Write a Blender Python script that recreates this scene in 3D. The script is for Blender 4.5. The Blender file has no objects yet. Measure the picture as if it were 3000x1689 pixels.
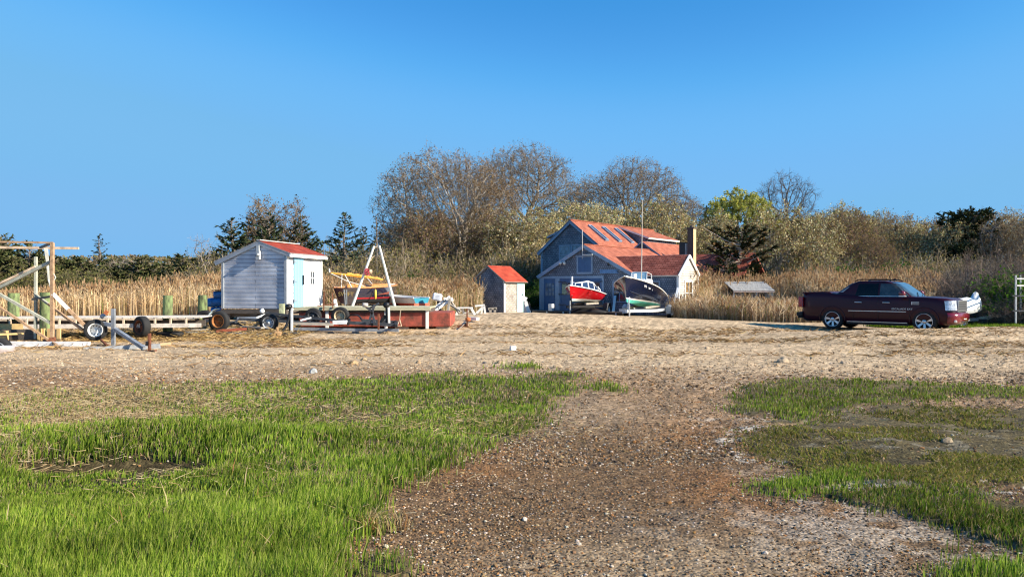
import bpy, bmesh, math, random
import numpy as np
from mathutils import Vector, Matrix, Euler
R = math.radians
random.seed(7)
SC = bpy.context.scene
COL = SC.collection
# ---------------------------------------------------------------- camera
CAM_Z = 1.65
cd = bpy.data.cameras.new("camera"); cam = bpy.data.objects.new("camera", cd); COL.objects.link(cam)
cam.location = (0, 0, CAM_Z); cam.rotation_euler = (R(90), 0, 0)
cd.sensor_width = 36; cd.lens = 26; cd.clip_start = 0.05; cd.clip_end = 4000
SC.camera = cam
# ---------------------------------------------------------------- sky and sun
SUN_AZ = math.atan2(0.93, -0.37)          # clockwise from +Y
SUN_EL = R(27)
w = bpy.data.worlds.new("World"); SC.world = w; w.use_nodes = True
nt = w.node_tree; nt.nodes.clear()
sky = nt.nodes.new("ShaderNodeTexSky"); sky.sky_type = 'NISHITA'; sky.sun_disc = False
sky.sun_elevation = SUN_EL; sky.sun_rotation = SUN_AZ
sky.air_density = 0.85; sky.dust_density = 0.10; sky.ozone_density = 3.5; sky.altitude = 0
k1 = nt.nodes.new("ShaderNodeVectorMath"); k1.operation = 'SCALE'; k1.inputs['Scale'].default_value = .176
hs = nt.nodes.new("ShaderNodeRGBCurve")
for ch, pts in ((0, [(0, 0), (.122, .025), (.20, .088), (.267, .155), (.53, .195), (1, .20)]), (1, [(0, 0), (.314, .31), (.45, .455), (.571, .475), (1, .475)]), (2, [(0, 0), (.61, .76), (.75, .87), (.913, .86), (1, .82)])):
    cv = hs.mapping.curves[ch]; cv.points[0].location = pts[0]; cv.points[1].location = pts[-1]
    for p in pts[1:-1]: cv.points.new(*p)
hs.mapping.extend = 'HORIZONTAL'; hs.mapping.update()
k2 = nt.nodes.new("ShaderNodeVectorMath"); k2.operation = 'SCALE'; k2.inputs['Scale'].default_value = 1 / .176
bg = nt.nodes.new("ShaderNodeBackground"); bg.inputs['Strength'].default_value = 0.085
ow = nt.nodes.new("ShaderNodeOutputWorld")
nt.links.new(sky.outputs[0], k1.inputs[0]); nt.links.new(k1.outputs[0], hs.inputs['Color']); nt.links.new(hs.outputs[0], k2.inputs[0]); nt.links.new(k2.outputs[0], bg.inputs['Color'])
nt.links.new(bg.outputs[0], ow.inputs[0])
sl = bpy.data.lights.new("sun", 'SUN'); sl.energy = 4.6; sl.angle = R(0.5); sl.color = (1.0, 0.90, 0.74)
sun = bpy.data.objects.new("sun", sl); COL.objects.link(sun)
sd = Vector((math.sin(SUN_AZ) * math.cos(SUN_EL), math.cos(SUN_AZ) * math.cos(SUN_EL), math.sin(SUN_EL)))
sun.rotation_euler = sd.to_track_quat('Z', 'Y').to_euler()
SC.view_settings.view_transform = 'Standard'; SC.view_settings.look = 'None'
SC.view_settings.exposure = 1.13; SC.view_settings.gamma = 1.0
SC.cycles.max_bounces = 6; SC.cycles.diffuse_bounces = 3; SC.cycles.glossy_bounces = 3
SC.cycles.transmission_bounces = 4; SC.cycles.transparent_max_bounces = 6
SC.cycles.use_adaptive_sampling = True; SC.cycles.adaptive_threshold = 0.02
SC.cycles.pixel_filter_type = 'BLACKMAN_HARRIS'; SC.cycles.filter_width = 1.2
# ---------------------------------------------------------------- calibration helpers
F = 2167.0; HY = 844.5                    # focal length and horizon row of the 3000 px wide photograph
def at(px, py, Y): return Vector(((px - 1500) / F * Y, Y, CAM_Z - (py - HY) / F * Y))
def gx(px, Y): return (px - 1500) / F * Y
def gp(px, py):                           # ground point seen at a pixel, flat ground
    Y = CAM_Z * F / (py - HY); return ((px - 1500) / F * Y, Y)
def sstep(a, b, x):
    t = np.clip((x - a) / (b - a), 0, 1); return t * t * (3 - 2 * t)
# ---------------------------------------------------------------- noise
def _h(ix, iy, s):
    n = (ix.astype(np.int64) * 374761393 + iy.astype(np.int64) * 668265263 + s * 982451653) & 0xffffffff
    n = ((n ^ (n >> 13)) * 1274126177) & 0xffffffff
    n = (n ^ (n >> 16)) & 0xffffffff
    return n / 4294967295.0
def vnoise(x, y, s=0):
    x = np.asarray(x, float); y = np.asarray(y, float)
    ix = np.floor(x); iy = np.floor(y); fx = x - ix; fy = y - iy
    fx = fx * fx * (3 - 2 * fx); fy = fy * fy * (3 - 2 * fy)
    a = _h(ix, iy, s); b = _h(ix + 1, iy, s); c = _h(ix, iy + 1, s); d = _h(ix + 1, iy + 1, s)
    return (a * (1 - fx) + b * fx) * (1 - fy) + (c * (1 - fx) + d * fx) * fy
def fbm(x, y, s=0, o=4):
    r = 0; a = .5; t = 0
    for k in range(o):
        r = r + a * vnoise(x * 2 ** k + 17.3 * k, y * 2 ** k - 9.1 * k, s + k); t += a; a *= .5
    return r / t
def blob(x, y, c, rx, ry):
    return np.exp(-(((x - c[0]) / rx) ** 2 + ((y - c[1]) / ry) ** 2))
HOLE = gp(330, 1365)
def H(x, y):                              # ground height everywhere
    x = np.asarray(x, float); y = np.asarray(y, float)
    z = 0.30 * np.exp(-((y - 25 - .08 * (x - 14)) / 2.2) ** 2) * sstep(7.5, 13, x)
    A = np.interp(x, [-9, -5, -2, 0, 4.5, 7, 10, 13], [.10, .36, .52, .54, .42, .27, .15, .05])
    z = z + A * sstep(26, 31.5, y) * (1 - .62 * sstep(34, 40, y)) + .05 * sstep(22.8, 25, y) * (1 - sstep(-3, -1.5, x)) * (1 - sstep(27, 31, y)) + 0.36 * sstep(25.3, 27.5, y) * (1 - sstep(-8.6, -7.6, x))
    z = z + 2.4 * sstep(58, 130, y)
    z = z + (fbm(x * .35, y * .35, 3) - .5) * .16 * sstep(3, 10, y) * (1 - .6 * sstep(30, 36, y))
    z = z + (fbm(x * 1.7, y * 1.7, 11, 3) - .5) * .06 * (1 - sstep(10, 18, y) * .55)
    g = inside_soft(x, y)
    z = z + g * .025 * (.4 + fbm(x * 2.3, y * 2.3, 21, 3))
    z = z - .24 * blob(x, y, HOLE, .85, .32) - .08 * blob(x, y, gp(2380, 1350), .5, .6)
    z = z + .12 * blob(x, y, gp(500, 1300), 1.9, .5)
    return z
# ---------------------------------------------------------------- grass patches (outlines on the ground)
def outline(pts): return [gp(*p) for p in pts]
P_LEFT = outline([(-900, 1175), (0, 1162), (100, 1150), (400, 1135), (700, 1128), (1000, 1120), (1200, 1112), (1310, 1098), (1400, 1110),
    (1500, 1118), (1560, 1112), (1650, 1098), (1705, 1098), (1715, 1112), (1650, 1150), (1600, 1180), (1560, 1205), (1590, 1235), (1480, 1290), (1410, 1330),
    (1300, 1360), (1200, 1380), (1170, 1425), (1080, 1440), (1105, 1490), (1060, 1540), (1010, 1580), (985, 1640), (950, 1700), (930, 1900), (-900, 1900)])
P_R1 = outline([(2160, 1165), (2200, 1138), (2300, 1122), (2600, 1118), (2800, 1128), (3000, 1128), (3700, 1130), (3700, 1180), (3000, 1168), (2850, 1165), (2700, 1180),
    (2500, 1200), (2440, 1215), (2400, 1240), (2280, 1250), (2330, 1215), (2200, 1222), (2160, 1200)])
P_R2 = outline([(2170, 1290), (2250, 1265), (2400, 1245), (2500, 1210), (2700, 1200), (3000, 1205), (3600, 1205), (3600, 1450), (3000, 1400), (2800, 1430), (2560, 1420), (2450, 1385), (2350, 1350), (2250, 1330)])
P_R3 = outline([(2240, 1425), (2400, 1392), (2530, 1368), (2520, 1395), (2430, 1440), (2280, 1442)])
P_R4 = outline([(2440, 1455), (2600, 1430), (2800, 1432), (3000, 1470), (3500, 1560), (3500, 1700), (3000, 1595), (2850, 1570), (2700, 1515), (2550, 1482)])
P_R5 = outline([(2760, 1700), (2790, 1655), (2900, 1640), (3100, 1650), (3400, 1720), (3400, 1900), (2740, 1900)])
P_T1 = outline([(1480, 1082), (1530, 1070), (1575, 1075), (1580, 1085), (1500, 1090)])
P_T2 = outline([(1750, 1140), (1775, 1128), (1800, 1132), (1800, 1145)])
P_T3 = outline([(1000, 1700), (1060, 1655), (1150, 1640), (1210, 1665), (1220, 1720)])
PATCHES = [P_LEFT, P_R1, P_R2, P_R3, P_R4, P_R5, P_T1, P_T2, P_T3]
def inpoly(x, y, poly):
    r = np.zeros(x.shape, bool); n = len(poly); j = n - 1
    for i in range(n):
        xi, yi = poly[i]; xj, yj = poly[j]
        if yi != yj:
            c = ((yi > y) != (yj > y)) & (x < (xj - xi) * (y - yi) / (yj - yi) + xi); r ^= c
        j = i
    return r
def edge_jit(x, y):
    k = np.clip(y / 12, .25, 1.2)
    return x + (fbm(x * 3, y * 3, 31, 5) - .5) * .9 * k, y + (fbm(x * 3, y * 3, 37, 5) - .5) * 1.1 * k
def inside(x, y, poly=None):
    jx, jy = edge_jit(x, y)
    if poly is not None: return inpoly(jx, jy, poly)
    r = np.zeros(x.shape, bool)
    for p in PATCHES: r |= inpoly(jx, jy, p)
    return r
def inside_soft(x, y):
    x = np.asarray(x, float); y = np.asarray(y, float)
    if x.ndim == 0: return 0.0
    return inside(x, y).astype(float)
def hz(x, y):
    return float(H(np.array([x]), np.array([y]))[0])
# ---------------------------------------------------------------- materials
MATS = {}
def mat(name, col, rough=.7, metal=0, var=.18, scale=6, bump=.0, bscale=30, col2=None, spec=.4, coat=0, trans=0, stretch=None):
    if name in MATS: return MATS[name]
    m = bpy.data.materials.new(name); m.use_nodes = True; t = m.node_tree; b = t.nodes["Principled BSDF"]
    b.inputs['Roughness'].default_value = rough; b.inputs['Metallic'].default_value = metal
    b.inputs['Specular IOR Level'].default_value = spec; b.inputs['Coat Weight'].default_value = coat
    b.inputs['Coat Roughness'].default_value = .04; b.inputs['Transmission Weight'].default_value = trans
    tc = t.nodes.new("ShaderNodeTexCoord"); no = t.nodes.new("ShaderNodeTexNoise"); no.inputs['Scale'].default_value = scale
    no.inputs['Detail'].default_value = 5; no.inputs['Roughness'].default_value = .65
    src = tc.outputs['Object']
    if stretch:
        mp = t.nodes.new("ShaderNodeMapping"); mp.inputs['Scale'].default_value = stretch; t.links.new(src, mp.inputs[0]); src = mp.outputs[0]
    t.links.new(src, no.inputs['Vector'])
    cr = t.nodes.new("ShaderNodeValToRGB"); e = cr.color_ramp.elements
    c2 = col2 or tuple(c * (1 - var) for c in col)
    e[0].position = .35; e[0].color = (*c2, 1); e[1].position = .62; e[1].color = (*[min(1, c * (1 + var * .35)) for c in col], 1)
    t.links.new(no.outputs[0], cr.inputs[0]); t.links.new(cr.outputs[0], b.inputs['Base Color'])
    if bump:
        n2 = t.nodes.new("ShaderNodeTexNoise"); n2.inputs['Scale'].default_value = bscale; n2.inputs['Detail'].default_value = 4
        t.links.new(src, n2.inputs['Vector'])
        bp = t.nodes.new("ShaderNodeBump"); bp.inputs['Strength'].default_value = bump; bp.inputs['Distance'].default_value = .02
        t.links.new(n2.outputs[0], bp.inputs['Height']); t.links.new(bp.outputs[0], b.inputs['Normal'])
    MATS[name] = m; return m
def shingle(name, c1, c2, mortar, bw=.16, rh=.13, bump=.5, rough=.85, ms=.012):
    if name in MATS: return MATS[name]
    m = bpy.data.materials.new(name); m.use_nodes = True; t = m.node_tree; b = t.nodes["Principled BSDF"]; b.inputs['Roughness'].default_value = rough
    b.inputs['Specular IOR Level'].default_value = .2
    uv = t.nodes.new("ShaderNodeUVMap"); br = t.nodes.new("ShaderNodeTexBrick")
    br.offset = .5; br.squash = 1; br.inputs['Scale'].default_value = 1; br.inputs['Brick Width'].default_value = bw; br.inputs['Row Height'].default_value = rh
    br.inputs['Mortar Size'].default_value = ms; br.inputs['Mortar Smooth'].default_value = .3; br.inputs['Bias'].default_value = 0
    br.inputs['Color1'].default_value = (*c1, 1); br.inputs['Color2'].default_value = (*c2, 1); br.inputs['Mortar'].default_value = (*mortar, 1)
    t.links.new(uv.outputs[0], br.inputs['Vector'])
    no = t.nodes.new("ShaderNodeTexNoise"); no.inputs['Scale'].default_value = 1.6; no.inputs['Detail'].default_value = 6; t.links.new(uv.outputs[0], no.inputs['Vector'])
    mx = t.nodes.new("ShaderNodeMix"); mx.data_type = 'RGBA'; mx.blend_type = 'MULTIPLY'; mx.inputs[0].default_value = .8
    cr = t.nodes.new("ShaderNodeValToRGB"); e = cr.color_ramp.elements; e[0].position = .3; e[0].color = (.50, .50, .52, 1); e[1].position = .68; e[1].color = (1.18, 1.14, 1.08, 1)
    t.links.new(no.outputs[0], cr.inputs[0]); t.links.new(br.outputs[0], mx.inputs[6]); t.links.new(cr.outputs[0], mx.inputs[7]); t.links.new(mx.outputs[2], b.inputs['Base Color'])
    bp = t.nodes.new("ShaderNodeBump"); bp.invert = True; bp.inputs['Strength'].default_value = bump; bp.inputs['Distance'].default_value = .02
    t.links.new(br.outputs['Fac'], bp.inputs['Height']); t.links.new(bp.outputs[0], b.inputs['Normal'])
    MATS[name] = m; return m
def leafmat(name, translucent=.35, rough=.8):   # colour comes from each blade's or leaf's own attribute
    if name in MATS: return MATS[name]
    m = bpy.data.materials.new(name); m.use_nodes = True; t = m.node_tree; t.nodes.clear()
    a = t.nodes.new("ShaderNodeAttribute"); a.attribute_name = "Col"
    d = t.nodes.new("ShaderNodeBsdfDiffuse"); d.inputs['Roughness'].default_value = .5; t.links.new(a.outputs[0], d.inputs['Color'])
    o = t.nodes.new("ShaderNodeOutputMaterial")
    if translucent:
        tr = t.nodes.new("ShaderNodeBsdfTranslucent"); t.links.new(a.outputs[0], tr.inputs['Color'])
        mx = t.nodes.new("ShaderNodeMixShader"); mx.inputs[0].default_value = translucent
        t.links.new(d.outputs[0], mx.inputs[1]); t.links.new(tr.outputs[0], mx.inputs[2]); t.links.new(mx.outputs[0], o.inputs[0])
    else: t.links.new(d.outputs[0], o.inputs[0])
    MATS[name] = m; return m
# ---------------------------------------------------------------- objects and tags
def tag(o, label=None, cat=None, group=None, kind=None):
    if label: o['label'] = label
    if cat: o['category'] = cat
    if group: o['group'] = group
    if kind: o['kind'] = kind
    return o
def thing(name, label, cat, loc=(0, 0, 0), rz=0, group=None):
    o = bpy.data.objects.new(name, None); COL.objects.link(o); o.location = loc; o.rotation_euler = (0, 0, rz)
    o.empty_display_size = .2
    return tag(o, label, cat, group)
def dup(root, loc=None, rz=None, label=None, scale=None, group=None):
    r = root.copy(); COL.objects.link(r)
    if loc is not None: r.location = loc
    if rz is not None: r.rotation_euler = (0, 0, rz)
    if scale is not None: r.scale = scale if hasattr(scale, '__len__') else (scale,) * 3
    if label: r['label'] = label
    if group: r['group'] = group
    for ch in list(root.children):
        c = ch.copy(); COL.objects.link(c); c.parent = r
        for g in list(ch.children):
            d = g.copy(); COL.objects.link(d); d.parent = c
    return r
def npmesh(name, V, Fc, cols=None, mats=(), smooth=False):
    me = bpy.data.meshes.new(name); V = np.ascontiguousarray(V, np.float32); Fc = np.ascontiguousarray(Fc, np.int32); k = Fc.shape[1]
    me.vertices.add(len(V)); me.vertices.foreach_set("co", V.ravel()); me.loops.add(Fc.size); me.loops.foreach_set("vertex_index", Fc.ravel())
    me.polygons.add(len(Fc)); me.polygons.foreach_set("loop_start", np.arange(0, Fc.size, k, dtype=np.int32))
    me.polygons.foreach_set("use_smooth", np.full(len(Fc), smooth, bool))
    if cols is not None:
        a = me.color_attributes.new("Col", 'FLOAT_COLOR', 'POINT'); c = np.ones((len(V), 4), np.float32); c[:, :3] = cols; a.data.foreach_set("color", c.ravel())
    for m in mats: me.materials.append(m)
    me.update(calc_edges=True); return me
def npobj(name, V, Fc, cols=None, mats=(), smooth=False, parent=None):
    o = bpy.data.objects.new(name, npmesh(name, V, Fc, cols, mats, smooth)); COL.objects.link(o)
    if parent: o.parent = parent
    return o
class MB:
    def __init__(s): s.v = []; s.f = []; s.m = []; s.u = []; s.s = []
    def add(s, vs, fs, mi=0, uv=None, sm=False):
        b = len(s.v); s.v += [tuple(p) for p in vs]
        for k, f in enumerate(fs):
            s.f.append([b + i for i in f]); s.m.append(mi); s.u.append(uv[k] if uv else None); s.s.append(sm)
        return s
    def box(s, c, d, mi=0, rot=None):
        hx, hy, hz_ = d[0] / 2, d[1] / 2, d[2] / 2; M = Euler(rot).to_matrix() if rot else None; vs = []
        for sx, sy, sz in ((-1, -1, -1), (1, -1, -1), (1, 1, -1), (-1, 1, -1), (-1, -1, 1), (1, -1, 1), (1, 1, 1), (-1, 1, 1)):
            p = Vector((sx * hx, sy * hy, sz * hz_))
            if M: p = M @ p
            vs.append((p.x + c[0], p.y + c[1], p.z + c[2]))
        s.add(vs, [(0, 3, 2, 1), (4, 5, 6, 7), (0, 1, 5, 4), (1, 2, 6, 5), (2, 3, 7, 6), (3, 0, 4, 7)], mi); return s
    def span(s, a, b, mi=0):                                   # box from its two corners
        return s.box([(a[i] + b[i]) / 2 for i in range(3)], [abs(b[i] - a[i]) for i in range(3)], mi)
    def beam(s, p0, p1, wd, h=None, mi=0, up=(0, 0, 1)):
        p0 = Vector(p0); p1 = Vector(p1); h = h or wd; d = (p1 - p0).normalized(); u = Vector(up)
        if abs(d.dot(u)) > .98: u = Vector((0, 1, 0))
        a = d.cross(u).normalized() * wd / 2; b = a.cross(d).normalized() * h / 2
        vs = [p0 - a - b, p0 + a - b, p0 + a + b, p0 - a + b, p1 - a - b, p1 + a - b, p1 + a + b, p1 - a + b]
        s.add(vs, [(0, 1, 2, 3), (7, 6, 5, 4), (0, 4, 5, 1), (1, 5, 6, 2), (2, 6, 7, 3), (3, 7, 4, 0)], mi); return s
    def tube(s, pts, r, n=8, mi=0, cap=True):
        pts = [Vector(p) for p in pts]; k = len(pts); rs = r if hasattr(r, '__len__') else [r] * k; vs = []; ref = None
        for i, p in enumerate(pts):
            d = (pts[min(i + 1, k - 1)] - pts[max(i - 1, 0)]).normalized()
            if ref is None: ref = Vector((0, 0, 1)) if abs(d.z) < .9 else Vector((1, 0, 0))
            a = (ref - d * ref.dot(d)).normalized(); ref = a; b = d.cross(a)
            for j in range(n):
                t = 2 * math.pi * j / n; vs.append(p + (a * math.cos(t) + b * math.sin(t)) * rs[i])
        fs = [(i * n + j, i * n + (j + 1) % n, (i + 1) * n + (j + 1) % n, (i + 1) * n + j) for i in range(k - 1) for j in range(n)]
        s.add(vs, fs, mi, sm=True)
        if cap:
            s.add(vs[:n], [tuple(range(n))[::-1]], mi); s.add(vs[-n:], [tuple(range(n))], mi)
        return s
    def lathe(s, prof, c=(0, 0, 0), ax=(0, 0, 1), n=24, mi=0, sm=True):   # profile of (radius, distance along the axis)
        ax = Vector(ax).normalized(); a = ax.orthogonal().normalized(); b = ax.cross(a); c = Vector(c); vs = []
        for r, h in prof:
            for j in range(n):
                t = 2 * math.pi * j / n; vs.append(c + ax * h + (a * math.cos(t) + b * math.sin(t)) * r)
        fs = [(i * n + j, i * n + (j + 1) % n, (i + 1) * n + (j + 1) % n, (i + 1) * n + j) for i in range(len(prof) - 1) for j in range(n)]
        s.add(vs, fs, mi, sm=sm); return s
    def poly(s, pts, mi=0, uv=None): s.add(pts, [tuple(range(len(pts)))], mi, [uv] if uv else None); return s
    def slab(s, pts, th, mi=0, uvs=None, me=None):             # polygon with a thickness below it
        pts = [Vector(p) for p in pts]; n = (pts[1] - pts[0]).cross(pts[2] - pts[0]).normalized()
        if n.z < 0: pts = pts[::-1]; n = -n; uvs = uvs[::-1] if uvs else None
        lo = [p - n * th for p in pts]; k = len(pts)
        s.add(pts, [tuple(range(k))], mi, [uvs] if uvs else None)
        me = mi if me is None else me
        s.add(lo, [tuple(range(k))[::-1]], me)
        s.add(pts + lo, [(i, i + k, (i + 1) % k + k, (i + 1) % k) for i in range(k)], me); return s
    def courses(s, o, ud, nd, z0, z1, xl, xr, step=.13, th=.022, mi=0, jit=0):   # lapped boards or shingles on a wall of any outline
        o = Vector(o); ud = Vector(ud); nd = Vector(nd); z = z0
        while z < z1 - 1e-4:
            zt = min(z + step, z1); a0, b0, a1, b1 = xl(z), xr(z), xl(zt), xr(zt)
            P = lambda u, zz, t: o + ud * u + Vector((0, 0, zz)) + nd * t
            vs = [P(a0, z, 0), P(b0, z, 0), P(b1, zt, 0), P(a1, zt, 0), P(a0, z, th), P(b0, z, th), P(b1, zt, .004), P(a1, zt, .004)]
            q = [(a0, z), (b0, z), (b1, zt), (a1, zt)]
            s.add(vs, [(4, 5, 6, 7), (0, 1, 5, 4), (1, 2, 6, 5), (3, 0, 4, 7), (0, 3, 2, 1)], mi, [q, [(0, z)] * 4, [(b0, z), (b1, zt), (b1, zt), (b0, z)], [(a0, z)] * 4, q])
            z = zt
        return s
    def build(s, name, mats, parent=None, bevel=0, flipfix=True):
        me = bpy.data.meshes.new(name); me.from_pydata(s.v, [], s.f)
        mats = mats if isinstance(mats, (list, tuple)) else [mats]
        for m in mats: me.materials.append(m)
        me.polygons.foreach_set("material_index", s.m); me.polygons.foreach_set("use_smooth", s.s)
        ul = me.uv_layers.new(name="UVMap"); k = 0
        for f, u in zip(s.f, s.u):
            for j in range(len(f)):
                if u: ul.data[k].uv = u[j]
                k += 1
        if flipfix:
            bm = bmesh.new(); bm.from_mesh(me); bmesh.ops.recalc_face_normals(bm, faces=bm.faces); bm.to_mesh(me); bm.free()
        me.update(); o = bpy.data.objects.new(name, me); COL.objects.link(o)
        if parent: o.parent = parent
        if bevel:
            b = o.modifiers.new("bevel", 'BEVEL'); b.width = bevel; b.segments = 1; b.limit_method = 'ANGLE'
        return o
# ================================================================ GROUND
rng = np.random.default_rng(5)
def ground():
    tt = np.sinh(np.linspace(-2.0, 2.0, 1101)) / np.sinh(2.0) * 3.0
    a = np.concatenate([np.linspace(-3, 3.4, 20)[:-1], 1.65 * F / np.linspace(1.65 * F / 3.4, 1.65 * F / 62, 620), np.geomspace(64, 1500, 50)])
    Y, T = np.meshgrid(a, tt, indexing='ij'); X = T * (Y + 3.4) 
    X[0:19] = T[0:19] * (6.4)
    z = H(X, Y)
    gr = inside(X, Y)
    u = rng.random(X.shape)
    near = 1 - sstep(13, 30, Y)
    mud = blob(X, Y, gp(2300, 1400), .9, 1.2) + blob(X, Y, gp(2500, 1560), 1.2, .8) + blob(X, Y, gp(1650, 1180), .8, 1.6)
    amp = (.013 + .006 * sstep(5, 10, Y) - .013 * sstep(13, 20, Y)) * (1 - .6 * np.clip(mud, 0, 1)); amp = np.where(gr, .012, amp)
    z = z + (u - .5) * amp * np.clip(Y / 7, .6, 1.6)
    # what the ground is made of
    sand = np.array([.57, .435, .285]); grav = np.array([.165, .108, .062]); mid = np.array([.30, .205, .125])
    n1 = fbm(X * .8, Y * .8, 41, 4); n2 = fbm(X * .25, Y * .9, 43, 4); n3 = fbm(X * 5, Y * 5, 47, 2)
    k = sstep(11.8, 17.5, Y + (n1 - .5) * 5 + X * .08)[..., None]; k0 = sstep(7.0, 10.5, Y + (n1 - .5) * 4)[..., None]
    c = grav * (1 - k0) + mid * k0; c = c * (1 - k) + sand * k
    c = c * (1 - .22 * sstep(.5, .7, n2) * sstep(15, 20, Y))[..., None]
    rust = np.clip(blob(X, Y, gp(1450, 1350), .55, .9) + 1.0 * blob(X, Y, gp(2130, 1330), .55, 1.9) + .5 * blob(X, Y, gp(2130, 1440), .5, .6), 0, 1) * sstep(.35, .6, n1)
    c = c * (1 - rust[..., None] * .8) + np.array([.27, .125, .045]) * rust[..., None] * .8
    pale = np.clip(blob(X, Y, gp(2400, 1560), 1.1, .55) + blob(X, Y, gp(2700, 1590), .9, .4) + .9 * blob(X, Y, gp(2290, 1400), .35, .9) + .8 * blob(X, Y, gp(2620, 1245), 1.5, .5) + .7 * blob(X, Y, gp(2900, 1330), .9, .5), 0, 1) * sstep(.45, .60, n3 * .6 + n1 * .4)
    c = c * (1 - pale[..., None] * .6) + np.array([.42, .37, .31]) * pale[..., None] * .6
    tan = np.clip(blob(X, Y, gp(2050, 1640), 1.0, .45) + .6 * blob(X, Y, gp(1700, 1660), .9, .3) + .8 * blob(X, Y, gp(1700, 1200), 1.0, 1.6), 0, 1)
    c = c * (1 - tan[..., None] * .6) + np.array([.36, .28, .19]) * tan[..., None] * .6
    dk = np.clip(blob(X, Y, gp(2385, 1340), .40, .9) + .55 * sstep(.5, .62, fbm(X * 2.6, Y * 3.2, 53, 3)) * (X > 2.6) * (Y > 4.6) * (Y < 10.5), 0, 1)[..., None] * .72
    c = c * (1 - dk) + np.array([.045, .036, .024]) * dk
    wh = (sstep(.60, .66, fbm(X * 4.5, Y * 6.5, 57, 3)) * (X > 2.2) * (Y > 4.8) * (Y < 10.5) * np.clip(1.5 * blob(X, Y, gp(2600, 1330), 2.2, 1.9), 0, 1))[..., None] * .8
    c = c * (1 - wh) + np.array([.60, .56, .50]) * wh
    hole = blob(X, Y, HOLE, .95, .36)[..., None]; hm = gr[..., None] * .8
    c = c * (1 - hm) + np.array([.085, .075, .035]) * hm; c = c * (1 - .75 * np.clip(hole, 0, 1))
    far = sstep(44, 52, Y)[..., None]; c = c * (1 - far) + np.array([.11, .09, .055]) * far
    sp = (.60 + .65 * rng.random(X.shape) ** 1.3)[..., None]; sp = 1 + (sp - 1) * (1 - .5 * far); c = c * sp
    nr, nc = X.shape; V = np.stack([X, Y, z], -1).reshape(-1, 3)
    i = np.arange((nr - 1) * (nc - 1)); r = i // (nc - 1); q = i % (nc - 1); b = r * nc + q
    Fc = np.stack([b, b + 1, b + nc + 1, b + nc], 1)
    m = bpy.data.materials.new("shore_ground"); m.use_nodes = True; t = m.node_tree; bs = t.nodes["Principled BSDF"]; bs.inputs['Roughness'].default_value = .9; bs.inputs['Specular IOR Level'].default_value = .15
    at_ = t.nodes.new("ShaderNodeAttribute"); at_.attribute_name = "Col"; tc = t.nodes.new("ShaderNodeTexCoord")
    vo = t.nodes.new("ShaderNodeTexVoronoi"); vo.inputs['Scale'].default_value = 38; vo.feature = 'F1'; t.links.new(tc.outputs['Object'], vo.inputs['Vector'])
    v2 = t.nodes.new("ShaderNodeTexVoronoi"); v2.inputs['Scale'].default_value = 13; t.links.new(tc.outputs['Object'], v2.inputs['Vector'])
    sepc = t.nodes.new("ShaderNodeSeparateColor"); t.links.new(vo.outputs['Color'], sepc.inputs[0])
    s2 = t.nodes.new("ShaderNodeSeparateColor"); t.links.new(v2.outputs['Color'], s2.inputs[0])
    ad = t.nodes.new("ShaderNodeMath"); ad.operation = 'MULTIPLY_ADD'; ad.inputs[1].default_value = .55; ad.inputs[2].default_value = .0; t.links.new(sepc.outputs[0], ad.inputs[0])
    a2 = t.nodes.new("ShaderNodeMath"); a2.operation = 'MULTIPLY_ADD'; a2.inputs[1].default_value = .45; t.links.new(s2.outputs[0], a2.inputs[0]); t.links.new(ad.outputs[0], a2.inputs[2])
    cr = t.nodes.new("ShaderNodeValToRGB"); e = cr.color_ramp.elements; e[0].position = .1; e[0].color = (.45, .42, .40, 1); e[1].position = .9; e[1].color = (1.45, 1.40, 1.32, 1)
    t.links.new(a2.outputs[0], cr.inputs[0]); mx = t.nodes.new("ShaderNodeMix"); mx.data_type = 'RGBA'; mx.blend_type = 'MULTIPLY'; mx.inputs[0].default_value = .9
    t.links.new(at_.outputs[0], mx.inputs[6]); t.links.new(cr.outputs[0], mx.inputs[7]); t.links.new(mx.outputs[2], bs.inputs['Base Color'])
    bp = t.nodes.new("ShaderNodeBump"); bp.inputs['Strength'].default_value = .7; bp.inputs['Distance'].default_value = .012; bp.invert = True
    t.links.new(vo.outputs['Distance'], bp.inputs['Height']); t.links.new(bp.outputs[0], bs.inputs['Normal'])
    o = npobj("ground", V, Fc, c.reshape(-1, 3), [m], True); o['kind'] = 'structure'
ground()
# ---------------------------------------------------------------- blades, ribbons
def blades(B, h, wd, yaw, lean, curl, c0, c1=None):
    """B roots (N,3); lean (N,2) sideways travel of the tip as a share of h; two-part blade ending in a point"""
    n = len(B); h = np.broadcast_to(h, n); wd = np.broadcast_to(wd, n)
    s = np.stack([np.cos(yaw), np.sin(yaw), np.zeros(n)], 1) * (wd / 2)[:, None]
    up = np.zeros((n, 3)); up[:, 2] = 1; L = np.zeros((n, 3)); L[:, :2] = lean
    mid = B + (up * .58 + L * .35) * h[:, None]; tip = B + (up * (1 - curl)[:, None] + L) * h[:, None]
    V = np.stack([B - s, B + s, mid - s * .8, mid + s * .8, tip], 1).reshape(-1, 3)
    i = np.arange(n)[:, None] * 5; T = np.concatenate([i + np.array([0, 1, 3]), i + np.array([0, 3, 2]), i + np.array([2, 3, 4])], 0)
    c1 = c0 if c1 is None else c1
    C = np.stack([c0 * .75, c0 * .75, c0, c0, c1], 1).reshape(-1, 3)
    return V, T, C
def quads(Cn, A, B_, col):
    """flat leaves: centres (N,3), half axes A and B_ (N,3)"""
    n = len(Cn); V = np.stack([Cn - A, Cn + B_, Cn + A, Cn - B_], 1).reshape(-1, 3)
    i = np.arange(n)[:, None] * 4; T = np.concatenate([i + np.array([0, 1, 2]), i + np.array([0, 2, 3])], 0)
    return V, T, np.repeat(col, 4, 0)
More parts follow.
